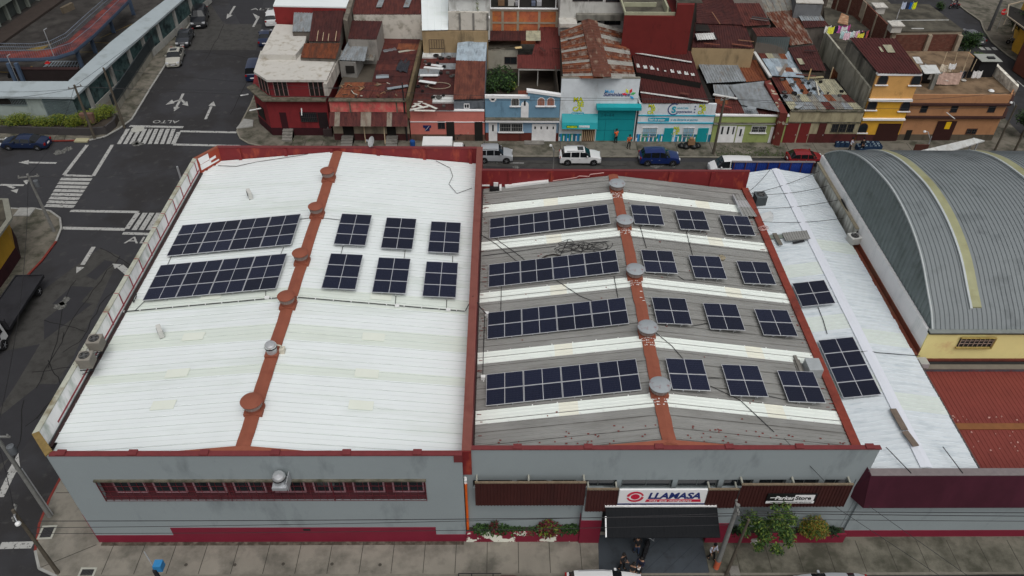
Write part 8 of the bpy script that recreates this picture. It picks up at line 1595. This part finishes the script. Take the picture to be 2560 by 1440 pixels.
def car(loc, rz, label, pm_, kind='sedan', rails=False, sun=False, sx=1.0, k=1):
    loc = Vector(loc); t = thing('parked_car', label, 'car', (loc.x, loc.y, RZ), rz); t.scale = (k,)*3; ORG[t.name] = Vector((0,0,0)); L_, W_, S_ = KIND[kind]; rings = []; meta = []
    for i, (x, zt_, cab, ws) in enumerate(S_):
        hw = W_/2*ws; x *= sx
        belt = {'sedan':.93,'suv':1.06,'hatch':.96,'van':1.1}[kind] if cab else zt_-.04; re = hw*(.77 if cab else .86)
        ns_ = [(hw*.88,.24),(hw*.99,.36),(hw,.62 if zt_ > .8 else .5),(hw*.965,belt),(re,zt_-(.07 if cab else .01)),(re*.72,zt_),(0,zt_+.02)]
        rings.append([(x, y, z) for y, z in ns_]); meta.append(cab)
    parts = {k: MB() for k in ('body','glass_l','glass_r','windscreen','rear_window')}; n = len(rings)
    fc_ = next(i for i in range(n) if meta[i]); lc = max(i for i in range(n) if meta[i])
    for i in range(n-1):
        for j in range(6):
            a, b, c, d = rings[i][j], rings[i+1][j], rings[i+1][j+1], rings[i][j+1]; k = 'body'
            both = meta[i] and meta[i+1]; thin = abs(rings[i+1][0][0]-rings[i][0][0]) < .12
            if j == 3 and both and not thin: k = 'glass'
            if j == 3 and (i == lc or i == fc_-1): k = 'glass'
            if j >= 4 and i == lc: k = 'windscreen'
            if j >= 4 and i == fc_-1: k = 'rear_window'
            for s_ in (1, -1):
                q = [(p[0], p[1]*s_, p[2]) for p in (a, b, c, d)]; q = q if s_ < 0 else q[::-1]
                parts[k if k != 'glass' else ('glass_l' if s_ > 0 else 'glass_r')].face(q)
    B = parts['body']; B.face([(p[0],p[1],p[2]) for p in rings[0]]+[(p[0],-p[1],p[2]) for p in rings[0][::-1][1:]]); B.face([(p[0],-p[1],p[2]) for p in rings[-1]]+[(p[0],p[1],p[2]) for p in rings[-1][::-1][1:]])
    B.k = 1; B.face([(x*sx,s_*W_*.42,.24) for x,s_ in ((S_[0][0],1),(S_[-1][0],1),(S_[-1][0],-1),(S_[0][0],-1))])
    wx = (S_[0][0]*.62*sx, S_[-1][0]*.64*sx); wr = .33 if kind != 'suv' else .36
    for x in wx:
        for s_ in (-1, 1): B.lathe((x, s_*(W_/2-.06), wr+.02), [(wr*1.16,-.065),(wr*1.16,.065)], 16, 'Y')
    b_ = B.build('body', [pm_, M_blk], t)
    bm_ = __import__('bmesh').new(); bm_.from_mesh(b_.data); __import__('bmesh').ops.remove_doubles(bm_, verts=bm_.verts, dist=.002); bm_.to_mesh(b_.data); bm_.free()
    b_.data.polygons.foreach_set('use_smooth', [True]*len(b_.data.polygons)); b_.data.set_sharp_from_angle(angle=R(32))
    parts['glass_l'].build('side_window', M_cg, t); parts['glass_r'].build('side_window', M_cg, t); parts['windscreen'].build('windscreen', M_cg, t); parts['rear_window'].build('rear_window', M_cg, t)
    for x in wx:
        for s_ in (-1, 1): wheel(t, x, s_*(W_/2-.08), wr, .2)
    xf, xr = S_[-1][0]*sx, S_[0][0]*sx; zf, zr = S_[-2][1]-.08, S_[1][1]-.1
    for s_ in (-1, 1):
        m = MB(); m.box(xf-.2, s_*W_*.36-.16, zf-.09, xf-.02, s_*W_*.36+.16, zf+.07); m.build('headlight', M_hl, t)
        m = MB(); m.box(xr-.01, s_*W_*.4-.12, zr-.12, xr+.1, s_*W_*.4+.12, zr+.12); m.build('taillight', M_tl_, t)
        m = MB(); x = S_[lc][0]*sx+.25; z = .98 if kind == 'sedan' else 1.1; m.box(x-.07, s_*(W_/2+.02)-.09, z, x+.07, s_*(W_/2+.02)+.09, z+.14); m.build('mirror', pm_, t)
        m = MB(); [m.box(x-.09, s_*(W_/2+.005)-.012, .78, x+.05, s_*(W_/2+.005)+.012, .82) for x in (-.1, -.95)]; m.build('door_handle', M_rim, t)
    m = MB(); m.box(xr-.03, -.24, .55, xr+.02, .24, .68); m.box(xf-.05, -.24, .42, xf+.015, .24, .52); m.build('number_plate', Wf, t); m = MB(); m.box(xf-.1,-.5,.34,xf+.01,.5,.41); m.box(xf-.08,-.42,.56,xf+.004,.42,.62); m.build('grille', M_blk, t)
    rt = max(s_[1] for s_ in S_)
    if rails: m = MB(); [m.beam((-1.5*sx, s_*W_*.33, rt-.01), (.35*sx, s_*W_*.33, rt-.01), .05, .06) for s_ in (-1,1)]; m.build('roof_rail', M_rim, t)
    if sun: m = MB(); m.slab([(-.35,-.38,rt+.03),(.3,-.38,rt+.03),(.3,.38,rt+.03),(-.35,.38,rt+.03)], .02); m.build('sunroof', M_cg, t)
    return t
silver = paint('silver', (.36,.38,.40)); white = paint('white', (.72,.73,.73)); blue = paint('blue', (.008,.022,.11)); red = paint('red', (.22,.015,.02)); navy = paint('navy', (.012,.022,.06)); blk = paint('black', (.012,.013,.016)); champ = paint('champagne', (.42,.41,.36)); grey_ = paint('grey', (.13,.135,.15)); dgrey = paint('dark_grey', (.035,.038,.045))
car((-.73,74.55), 0, 'silver boxy off-road car parked in front of the blue house', silver, 'suv', rails=True, sx=.88)
car((8.7,74.2), 0, 'white car with sunroof parked before the teal gate', white, 'suv', rails=True, sun=True, sx=1.03)
car((17.5,74.15), 0, 'bright blue car parked in front of the white building with green logos', blue, 'suv')
car((33.8,74.2), 0, 'small red car parked in front of the cream house', red, 'hatch')
car((24.9,72.0), math.pi, 'white van half hidden behind the blue fence', white, 'van')
car((-18.4,74.2), 0, 'pale grey car half hidden behind the rear red parapet', champ, 'sedan')
car((-53.6,76.9), math.pi, 'dark blue sedan parked at the left edge below the hedge', navy, 'sedan', sx=1.12)
car((-44.2,99.8), R(-80), 'champagne silver sedan with sunroof facing down the left street', champ, 'sedan', sun=True, k=1.1)
car((-44.9,106.2), R(-82), 'dark grey sedan parked between the silver sedan and the black one', dgrey, 'sedan', k=1.08)
car((-44.9,113.3), R(-78), 'large black vehicle parked farthest up the left street', blk, 'suv', sx=1.1, k=1.2)
car((-32.5,95.6), R(97), 'dark navy minivan parked beside the red corner house', navy, 'van', sx=.97, k=1.05)
car((-33.6,106.5), R(98), 'blue car mostly hidden behind the corner house roof', navy, 'sedan')
car((-34.2,113.6), R(98), 'white pickup-like car beside the red block at the top', white, 'suv')
car((68.4,108.4), R(106), 'grey sedan waiting at the crosswalk in the upper right', grey_, 'sedan')
car((71.0,96.3), R(112), 'white car cut by the right edge of the view', white, 'hatch')
p = at(1510,1428,1.65); car((p.x+.05, p.y-.5), 0, 'white car with roof rails at the bottom edge by the driveway', white, 'suv', rails=True, sx=1.06)
p = at(690,1436,1.4); car((p.x, p.y-.85), 0, 'dark car roof barely visible at the bottom edge left of centre', blk, 'sedan'); p = at(2085,1430,1.42); car((p.x, p.y-.6), math.pi, 'grey car with dark windows at the bottom edge right of the tree', silver, 'sedan'); p = at(2560,1434,1.4); car((p.x, p.y-.8), 0, 'dark car roof at the bottom right corner', dgrey, 'sedan')
car((52.2,72.2), 0, 'dark car under the long white sheet at the upper right', blk, 'hatch')
# pickup with a cargo rack at the bottom edge
t = thing('pickup_truck', 'dark pickup with a tubular cargo rack at the bottom edge', 'pickup', (0,0,RZ), 0); p = at(1245,1438,1.3); t.location = (p.x, p.y-.75, RZ); ORG[t.name] = Vector((0,0,0)); dk_ = paint('dark_red', (.06,.02,.02))
m = MB(); m.box(-2.5,-.85,.5,-.1,.85,.6); m.box(-2.5,-.85,.6,-2.42,.85,1.1); m.box(-2.42,-.85,.6,-.1,-.78,1.1); m.box(-2.42,.78,.6,-.1,.85,1.1); m.box(-.1,-.85,.45,2.4,.85,1.0); m.build('body', dk_, t); m = MB(); m.hexa([(0,-.8,1.0),(1.6,-.8,1.0),(1.6,.8,1.0),(0,.8,1.0)], [(.15,-.65,1.6),(1.0,-.65,1.6),(1.0,.65,1.6),(.15,.65,1.6)]); m.build('cabin', dk_, t)
m = MB(); [m.tube([(x0,s_*.8,1.1),(x0,s_*.8,1.55)], .03, 6) for x0 in (-2.4,-1.6,-.3) for s_ in (-1,1)]; [m.tube([(-2.4,s_*.8,1.55),(.2,s_*.8,1.55)], .03, 6) for s_ in (-1,1)]; [m.tube([(x,-.8,1.55),(x,.8,1.55)], .03, 6) for x in (-2.4,-1.6,-.3)]; m.build('cargo_rack', M_blk, t)
for x in (-1.6, 1.5):
    for s_ in (-1,1): wheel(t, x, s_*.78, .36, .22)
# box truck
t = thing('box_truck', 'small white box truck parked in front of the pink house', 'truck', (0,0,RZ), 0); xa, xb, xc = at(1057,350,2.5).x, at(1133,350,2.5).x, at(1163,362,1.6).x; Yt = 73.9; t.location = (xb, Yt, RZ); ORG[t.name] = Vector((0,0,0))
m = MB(); m.box(xa-xb, -.95, .75, -.1, .95, 2.75); m.build('cargo_box', mat('box_white', (.74,.75,.74), .5, .05), t, bevel=.03); m = MB(); m.hexa([(-.02,-.82,.45),(1.75,-.82,.45),(1.75,.82,.45),(-.02,.82,.45)], [(0,-.74,2.15),(1.0,-.72,2.15),(1.0,.72,2.15),(0,.74,2.15)]); m.build('cab', white, t, bevel=.05); m = MB(); m.hexa([(1.52,-.66,1.15),(1.56,-.66,1.15),(1.56,.66,1.15),(1.52,.66,1.15)], [(1.12,-.62,2.0),(1.16,-.62,2.0),(1.16,.62,2.0),(1.12,.62,2.0)]); m.build('windscreen', M_cg, t)
for x in (xa-xb+.9, 1.0):
    for s_ in (-1,1): wheel(t, x, s_*.75, .36, .22)
# flatbed truck at the left edge
t = thing('flatbed_truck', 'white-cabbed truck with a long dark flat bed at the left edge', 'truck', (0,0,RZ), 0); c1 = at(84,690,1.15); rzt = R(-88); t.location = (c1.x-.35, c1.y-3.2, RZ); t.rotation_euler = (0,0,rzt); ORG[t.name] = Vector((0,0,0))
bedm = mat('dark_bed', up(44,44,48), .8, .15, .8, stain=up(30,30,33), stain_amt=.5); m = MB(); m.box(-3.4,-1.2,.95,3.3,1.2,1.12); [m.box(-3.4,s_*1.2-.04,1.121,3.3,s_*1.2+.04,1.25) for s_ in (-1,1)]; m.box(-3.44,-1.2,1.121,-3.36,1.2,1.25); m.build('bed', bedm, t); m = MB(); m.box(-3.3,-.5,.6,5.2,.5,.949); m.build('chassis', M_blk, t)
m = MB(); m.box(3.3,-1.15,1.0,3.4,1.15,2.0); [m.box(3.3,-1.15+k*.38,2.0,3.36,-1.11+k*.38,2.2) for k in range(7)]; m.build('headboard', bedm, t)
m = MB(); m.hexa([(3.6,-1.0,.5),(5.5,-1.0,.5),(5.5,1.0,.5),(3.6,1.0,.5)], [(3.65,-.92,2.35),(5.1,-.9,2.35),(5.1,.9,2.35),(3.65,.92,2.35)]); m.build('cab', white, t, bevel=.06); m = MB(); m.hexa([(5.38,-.85,1.35),(5.42,-.85,1.35),(5.42,.85,1.35),(5.38,.85,1.35)], [(5.13,-.8,2.2),(5.17,-.8,2.2),(5.17,.8,2.2),(5.13,.8,2.2)]); m.build('windscreen', M_cg, t)
for s_ in (-1,1): m = MB(); m.hexa([(3.95,s_*.985,1.35),(5.05,s_*.985,1.35),(5.05,s_*1.0,1.35),(3.95,s_*1.0,1.35)], [(4.0,s_*.935,2.15),(4.85,s_*.935,2.15),(4.85,s_*.95,2.15),(4.0,s_*.95,2.15)]); m.build('side_window', M_cg, t); m = MB(); m.beam((4.9,s_*1.2,1.3), (4.9,s_*1.25,2.0), .1, .2); m.build('mirror', M_blk, t)
m = MB(); [m.box(4.5+k*.0,.3+k*.0,2.351,4.9,.7,2.4) for k in range(1)]; m.build('roof_hatch', M_blk, t)
for x in (-2.1, 4.6):
    for s_ in (-1,1): wheel(t, x, s_*.98, .45, .28)
# ------------------------------------------------------------------ motorcycles
def moto(loc, rz, label, c, z=0.0):
    t = thing('motorcycle', label, 'motorcycle', (loc[0], loc[1], z), rz); ORG[t.name] = Vector((0,0,0)); pc = mat('moto_%d' % int(c[0]*1000+c[2]*99), c, .35, .05)
    for x in (-.65,.65): wheel(t, x, 0.0001, .3, .1)
    m = MB(); m.tube([(.65,0,.3),(.45,0,.75),(.38,0,1.0)], .035, 6); m.tube([(-.65,0,.3),(-.1,0,.45),(.4,0,.8)], .045, 6); m.box(-.2,-.14,.25,.25,.14,.55); m.tube([(.0,.16,.3),(-.75,.17,.38)], .045, 6); m.build('frame', M_blk, t)
    m = MB(); m.lathe((.12,0,.78), [(.02,-.28),(.14,-.2),(.17,0),(.14,.2),(.02,.28)], 10, 'X'); m.box(.55,-.06,.58,.8,.06,.66); m.box(-.85,-.08,.6,-.45,.08,.7); m.build('tank', pc, t, smooth=True)
    m = MB(); m.hexa([(-.6,-.12,.72),(-.05,-.13,.72),(-.05,.13,.72),(-.6,.12,.72)], [(-.62,-.1,.84),(-.05,-.11,.8),(-.05,.11,.8),(-.62,.1,.84)]); m.build('seat', M_blk, t)
    m = MB(); m.tube([(.3,-.36,1.02),(.38,-.1,1.04),(.38,.1,1.04),(.3,.36,1.02)], .02, 6); [m.tube([(.35,s_*.28,1.03),(.36,s_*.34,1.18)], .012, 5) for s_ in (-1,1)]; m.build('handlebar', M_gal, t); m = MB(); m.lathe((.52,0,.88), [(.03,-.05),(.09,0),(.09,.04)], 10, 'X'); m.build('headlight', M_hl, t); return t
moto(tuple(at(1163,350,0))[:2], R(8), 'dark motorcycle parked on the pavement by the pink house', (.05,.05,.055))
moto(tuple(at(1614,1380,0.02))[:2], R(70), 'black motorcycle with chrome parts under the canopy edge', (.015,.015,.017), .02)
moto(tuple(at(38,190,0.03))[:2], R(60), 'dark motorcycle parked under the red walkway', (.02,.02,.022)); moto(tuple(at(2531,112,0))[:2], R(150), 'grey motorcycle parked under the bushy tree', (.16,.17,.19)); rm = moto(tuple(at(2384,22,RZ))[:2], R(185), 'red motorcycle being ridden in the upper right street', (.3,.02,.03), RZ)
# ================================================================== people
def skinmesh(name, P_, E_, Rr, m_, parent, sub=1):
    me = bpy.data.meshes.new(name); me.from_pydata(P_, E_, []); o = bpy.data.objects.new(name, me); col.objects.link(o)
    md = o.modifiers.new('s', 'SKIN'); sv = me.skin_vertices[0].data
    for i, r_ in enumerate(Rr): r2 = r_ if isinstance(r_, tuple) else (r_, r_); sv[i].radius = r2; sv[i].use_root = (i == 0)
    md.use_smooth_shade = True; s2 = o.modifiers.new('u', 'SUBSURF'); s2.levels = sub; s2.render_levels = sub
    dg = bpy.context.evaluated_depsgraph_get(); nm = bpy.data.meshes.new_from_object(o.evaluated_get(dg)); bpy.data.objects.remove(o); nm.name = name; nm.materials.clear(); nm.materials.append(m_)
    o = bpy.data.objects.new(name, nm); col.objects.link(o); o.parent = parent; nm.polygons.foreach_set('use_smooth', [True]*len(nm.polygons)); return o
SK = mat('skin', (.30,.17,.11), .55, .06, 6); HR = mat('hair_black', (.012,.01,.009), .6, .1, 8); SH = mat('shoe_dark', (.02,.018,.018), .6)
def person(loc, rz, label, shirt, trous, arms=((.22,-.05,1.13,.24,.10,.92),(.22,-.05,1.13,.24,.10,.92)), legs=(.0,.0), lean=0., z=0., head=(0,0), seated=False, cap=None, helmet=None):
    """faces +x; arms: per side elbow (out, fwd, z) and wrist (out, fwd, z); legs: forward offset of each foot"""
    t = thing('person', label, 'person', (loc[0], loc[1], z), rz); ORG[t.name] = Vector((0,0,0)); hz = .92 if not seated else .86; L = lean
    P_ = [(0,0,hz),(L*.3,0,hz+.22),(L*.75,0,hz+.46),(L,0,hz+.56),(L+.02,0,hz+.66),(L+.05+head[0]*.4,0,hz+.76)]; E_ = [(0,1),(1,2),(2,3),(3,4),(4,5)]; Rr = [(.125,.15),(.11,.14),(.12,.17),(.07,.07),(.078,.072),(.098,.08)]
    def add(p, par, r_): P_.append(tuple(p)); E_.append((par, len(P_)-1)); Rr.append(r_); return len(P_)-1
    hd = add((L+.03+head[0]*.6,0,hz+.84), 5, (.085,.075)); no = add((L+.155+head[0]*.4,0,hz+.75), 5, .016)
    T = []; Aj = []
    for s_, (ox, fx, ez, wx_, wf, wz) in zip((1,-1), arms):
        sh = add((L*.98,s_*.19,hz+.48), 2, .062); el = add((L+fx,s_*ox,ez), sh, .045); wr = add((L+wf,s_*wx_,wz), el, .03); d = (Vector(P_[wr])-Vector(P_[el])).normalized(); pa = add(Vector(P_[wr])+d*.07, wr, (.038,.02)); Aj.append((P_[sh], P_[el], P_[wr]))
        for k in range(4): b0 = Vector(P_[pa])+Vector((.028*(k-1.5),0,0))+d*.03; f1 = add(b0, pa, .010); f2 = add(b0+d*(.04+.006*(k % 3)), f1, .009); add(b0+d*(.065+.01*(k % 3))+Vector((.008,-s_*.012,0)), f2, .007)
        th = add(Vector(P_[wr])+d*.04+Vector((.045,0,0)), wr, .012); add(Vector(P_[th])+d*.04+Vector((.01,0,0)), th, .009)
    Lj = []
    for s_, fo in zip((1,-1), legs):
        hp = add((0,s_*.095,hz-.06), 0, .09); kn = add(((fo*.45+.03) if not seated else .36, s_*.11, .50 if not seated else hz-.12), hp, .06); an = add((fo if not seated else .3, s_*.12, .09 if not seated else .38), kn, .04); add((P_[an][0]+.16, s_*.13, P_[an][2]-.05), an, (.035,.025)); Lj.append((P_[hp], P_[kn], P_[an]))
    skinmesh('body', P_, E_, Rr, SK, t)
    sp_ = [P_[0], P_[1], P_[2], (P_[3][0],0,P_[3][2]-.03)]; se = [(0,1),(1,2),(2,3)]; sr = [(.145,.175),(.13,.16),(.14,.195),(.07,.09)]
    for a, b_, c_ in Aj: i = len(sp_); sp_ += [a, b_, tuple(Vector(b_).lerp(Vector(c_), .85))]; se += [(2,i),(i,i+1),(i+1,i+2)]; sr += [.078, .058, .045]
    skinmesh('shirt', sp_, se, sr, shirt, t)
    tp = [(0,0,hz+.02),(0,0,hz-.06)]; te = [(0,1)]; tr = [(.14,.165),(.13,.16)]
    for a, b_, c_ in Lj: i = len(tp); tp += [a, b_, (c_[0],c_[1],c_[2]+.02)]; te += [(1,i),(i,i+1),(i+1,i+2)]; tr += [.10,.075,.058]
    skinmesh('trousers', tp, te, tr, trous, t)
    for a, b_, c_ in Lj: m = MB(); m.box(c_[0]-.08, c_[1]-.05, c_[2]-.09, c_[0]+.19, c_[1]+.05, c_[2]); m.build('shoe', SH, t, bevel=.02)
    hp_ = Vector(P_[5]); m = MB(); hc = helmet or cap or HR; k = 1.35 if helmet else 1.08
    m.lathe((hp_.x-.015, 0, hp_.z-.0), [(.098*k,.0),(.102*k,.05),(.085*k,.1),(.05*k,.135),(.01,.145)], 14); m.lathe((hp_.x-.04,0,hp_.z-.08), [(.075*k,0),(.085*k,.08)], 12); m.build('helmet' if helmet else 'hair', hc, t, smooth=True)
    m = MB(); [m.box(hp_.x+.088, s_*.03-.01, hp_.z-.005, hp_.x+.1, s_*.03+.01, hp_.z+.01) for s_ in (1,-1)]; m.build('eyes', M_blk, t); m = MB(); m.box(hp_.x+.08,-.022,hp_.z-.062,hp_.x+.097,.022,hp_.z-.052); m.build('mouth', mat('lip', (.22,.08,.07), .6), t)
    return t
c_blk = mat('cloth_black', (.012,.012,.014), .9, .1, 6); c_jean = mat('cloth_jeans', (.03,.05,.10), .9, .1, 6); c_navy = mat('cloth_navy', (.012,.016,.035), .9, .1, 6); c_wht = mat('cloth_white', (.55,.58,.68), .9, .06, 6); c_org = mat('cloth_orange', (.75,.13,.03), .8, .05, 6); c_dk = mat('cloth_charcoal', (.03,.03,.035), .9, .1, 6)
fold = ((.22,.12,1.14,.05,.30,1.18),(.22,.12,1.14,.05,.30,1.14)); phone = ((.22,.1,1.1,.1,.3,1.15),(.22,-.05,1.13,.24,.10,.92))
def pp(px, py, z=0.0): q = at(px, py, z); return (q.x, q.y)
person(pp(1590,1384), R(95), 'person in a black jacket and blue jeans bending by the black motorcycle', c_blk, c_jean, phone, (.12,-.1), .14)
person(pp(1552,1421), R(-40), 'person in black suit with a white collar at the left of the group', c_blk, c_blk, fold, (.15,-.1)); 
t = person(pp(1597,1431), R(-120), 'person in a navy jacket holding papers, right in the group', c_navy, c_dk, fold, (0,.08)); m = MB(); m.box(.28,-.12,1.12,.5,.1,1.13); m.build('paper', M_wp, t)
person(pp(1577,1446), R(70), 'person in black with back to the street, nearest the white car', c_blk, c_blk, fold, (0,.05))
person(pp(1776,1396), R(-60), 'guard-like person in pale blue shirt and black trousers beside the pole', c_wht, c_blk, phone, (.2,-.12), cap=c_blk)
person(pp(1539,357), R(120), 'person in orange shirt leaning at the teal gate', c_org, c_blk, ((.2,.1,1.2,.12,.22,1.42),(.2,.1,1.2,.12,.22,1.42)), (.05,-.05))
person(pp(1571,371), R(-80), 'person in orange shirt with hands raised on the driveway before the teal gate', c_org, c_blk, ((.25,.05,1.15,.12,.2,1.38),(.22,-.05,1.13,.24,.10,.92)), (.1,-.1))
person(pp(2122,378), R(-30), 'person in white shirt beside the blue crates', c_wht, c_dk, phone, (.1,-.1)); person(pp(2152,381), R(90), 'person in black clothes bending over the blue crates', c_blk, c_blk, phone, (.1,0), .2)
q = rm.location; person((q.x+.2, q.y), R(185), 'rider in dark jacket and pale blue helmet on the red motorcycle', c_navy, c_jean, ((.24,.22,1.08,.3,.42,.95),(.24,.22,1.08,.3,.42,.95)), (0,0), .12, z=RZ, seated=True, helmet=mat('helmet_pale', (.4,.6,.7), .3))
# ------------------------------------------------------------------ street clutter
m0 = mat('crate_blue', (.018,.045,.10), .6, .15, 3); m1 = mat('crate_cap', (.35,.45,.5), .5)
def crate(x, y, z, lb, grp):
    t = thing('bottle_crate', lb, 'crate', (x, y, z), group=grp); m = MB(); m.box(x-.24,y-.19,z,x+.24,y+.19,z+.05)
    for q in ((x-.24,y-.19,x+.24,y-.16),(x-.24,y+.16,x+.24,y+.19),(x-.24,y-.16,x-.21,y+.16),(x+.21,y-.16,x+.24,y+.16)): m.box(q[0],q[1],z+.05,q[2],q[3],z+.3)
    m.build('box', m0, t); m = MB(); [m.lathe((x+dx,y+dy,z+.05), [(.06,0),(.06,.2),(.03,.27)], 6) for dx in (-.12,.05) for dy in (-.08,.08) if random.random() < .7]; (m.v and m.build('bottle', m1, t))
for i in range(5):
    for j in range(3):
        for k in range(3 if i > 0 else 2): crate(40.8+i*.52, 76.2+j*.42, k*.31, 'dark blue bottle crate in the big stack before the yellow house', 'crates in the big blue stack')
for i in range(3):
    for k in range(2): crate(38.6+i*.55, 77.5, k*.31, 'dark blue bottle crate in the small stack before the cream house', 'crates in the small blue stack')
bagm = mat('black_bag', (.01,.01,.011), .35, .1, 4)
for i, (dx, dy, s_) in enumerate(((-.9,0,.42),(-.4,-.2,.45),(.1,.1,.4),(.5,-.15,.48),(1.0,.05,.4),(-.2,.35,.38),(.7,.35,.36))):
    p = at(1722,368,0)+Vector((dx,dy,0)); m = MB(); m.grid([[p+Vector((math.cos(a)*r_*s_*random.uniform(.85,1.1), math.sin(a)*r_*s_, h*s_)) for a in [k*.6283 for k in range(10)]] for r_, h in ((.7,0),(1,.3),(.95,.7),(.5,1.1),(.1,1.25),(.18,1.4))], True); m.face([p+Vector((math.cos(k*.6283)*.1*s_, math.sin(k*.6283)*.1*s_, 1.4*s_)) for k in range(10)]); m.build('rubbish_bag', bagm, smooth=True, label='black rubbish bag heaped between the teal doors', cat='rubbish bag', group='rubbish bags on the pavement')
p = at(1727,360,.5); m = MB(); m.box(p.x-.35,p.y-.25,.5,p.x+.4,p.y+.3,1.0); m.box(p.x-.2,p.y-.2,1.001,p.x+.25,p.y+.2,1.25); m.build('cardboard_box', mat('cardboard', (.26,.15,.08), .9, .15), label='brown cardboard box on top of the rubbish bags', cat='box')
p = at(1032,365,0); m = MB(); m.lathe(p, [(.28,0),(.3,.6),(.25,.7),(.1,.72)], 12); m.build('blue_drum', mat('drum_blue', (.01,.08,.3), .5), label='bright blue plastic drum behind the rear red parapet', cat='drum')
for q, lb, s_ in (((868,346),'black bag on the pavement by the shack steps',.45), ((2027,352),'dark bag leaning at the cream house wall',.4)):
    p = at(*q, 0); m = MB(); m.grid([[p+Vector((math.cos(a)*r_*s_, math.sin(a)*r_*s_, h*s_)) for a in [k*.785 for k in range(8)]] for r_, h in ((.8,0),(1,.4),(.7,1),(.1,1.3))], True); m.build('rubbish_bag', bagm, label=lb, cat='rubbish bag')
p = at(618,308,0); m = MB(); m.prism([(p.x-.9,p.y-1.4),(p.x+.9,p.y-.9),(p.x+.6,p.y+.6),(p.x-.6,p.y+.9)], .0, .12); m.build('cement_slab', mat('kerb_white'), label='pale rough cement patch on the corner pavement by the red house', cat='slab')
# satellite dish on the rear parapet
t = thing('satellite_dish', 'small satellite dish on the rear red parapet of the white roof', 'satellite dish', at(930,370,9.1)); p = Vector((at(932,366,9.1).x, 61.45, 9.05)); m = MB(); m.tube([p, p+Vector((0,0,.5))], .03, 6); m.build('mast', M_gal, t)
ax = Vector((-.5,-.3,.35)).normalized(); e1 = ax.cross(Vector((0,0,1))).normalized(); e2 = e1.cross(ax); c_ = p+Vector((0,0,.55)); m = MB(); m.grid([[c_+e1*math.cos(a)*r_+e2*math.sin(a)*r_+ax*(r_*r_*.5) for a in [k*.3927 for k in range(16)]] for r_ in (.02,.2,.38,.5)], True); m.build('dish', mat('dish_grey', (.45,.46,.46), .5), t); m = MB(); m.tube([c_-e2*.4, c_+ax*.55], .02, 5); m.box(*(c_+ax*.55-Vector((.06,.06,.06))), *(c_+ax*.55+Vector((.06,.06,.06)))); m.build('arm', M_gal, t)
# long white sheet structure by the vault roof
t = thing('sheet_canopy', 'long tapering canopy of white corrugated sheets behind the vault roof', 'canopy', at(2370,378,0)); q = [at(2298,377,3.4), at(2375,379,3.4), at(2462,352,3.6), at(2435,345,3.6)]; m = MB(); m.corr(q[0], q[1], q[2], q[3], .4, .05, 'trap'); m.slab([v-Vector((0,0,.02)) for v in q], .08); m.build('roof', R_wh, t); m = MB(); [m.beam(v, (v.x,v.y,RZ), .12) for v in (q[0].lerp(q[2],.1), q[2].lerp(q[0],.1), q[3])]; m.build('post', M_gal, t)
m = MB(); a = at(2283,378,2.2); m.box(a.x, a.y, 0, a.x+1.5, a.y+.1, 3.0); m.build('panel', mat('brown_panel', wl(60,34,28), .8), t)
bpy.data.objects.remove(cellmesh); bpy.data.objects.remove(framemesh)
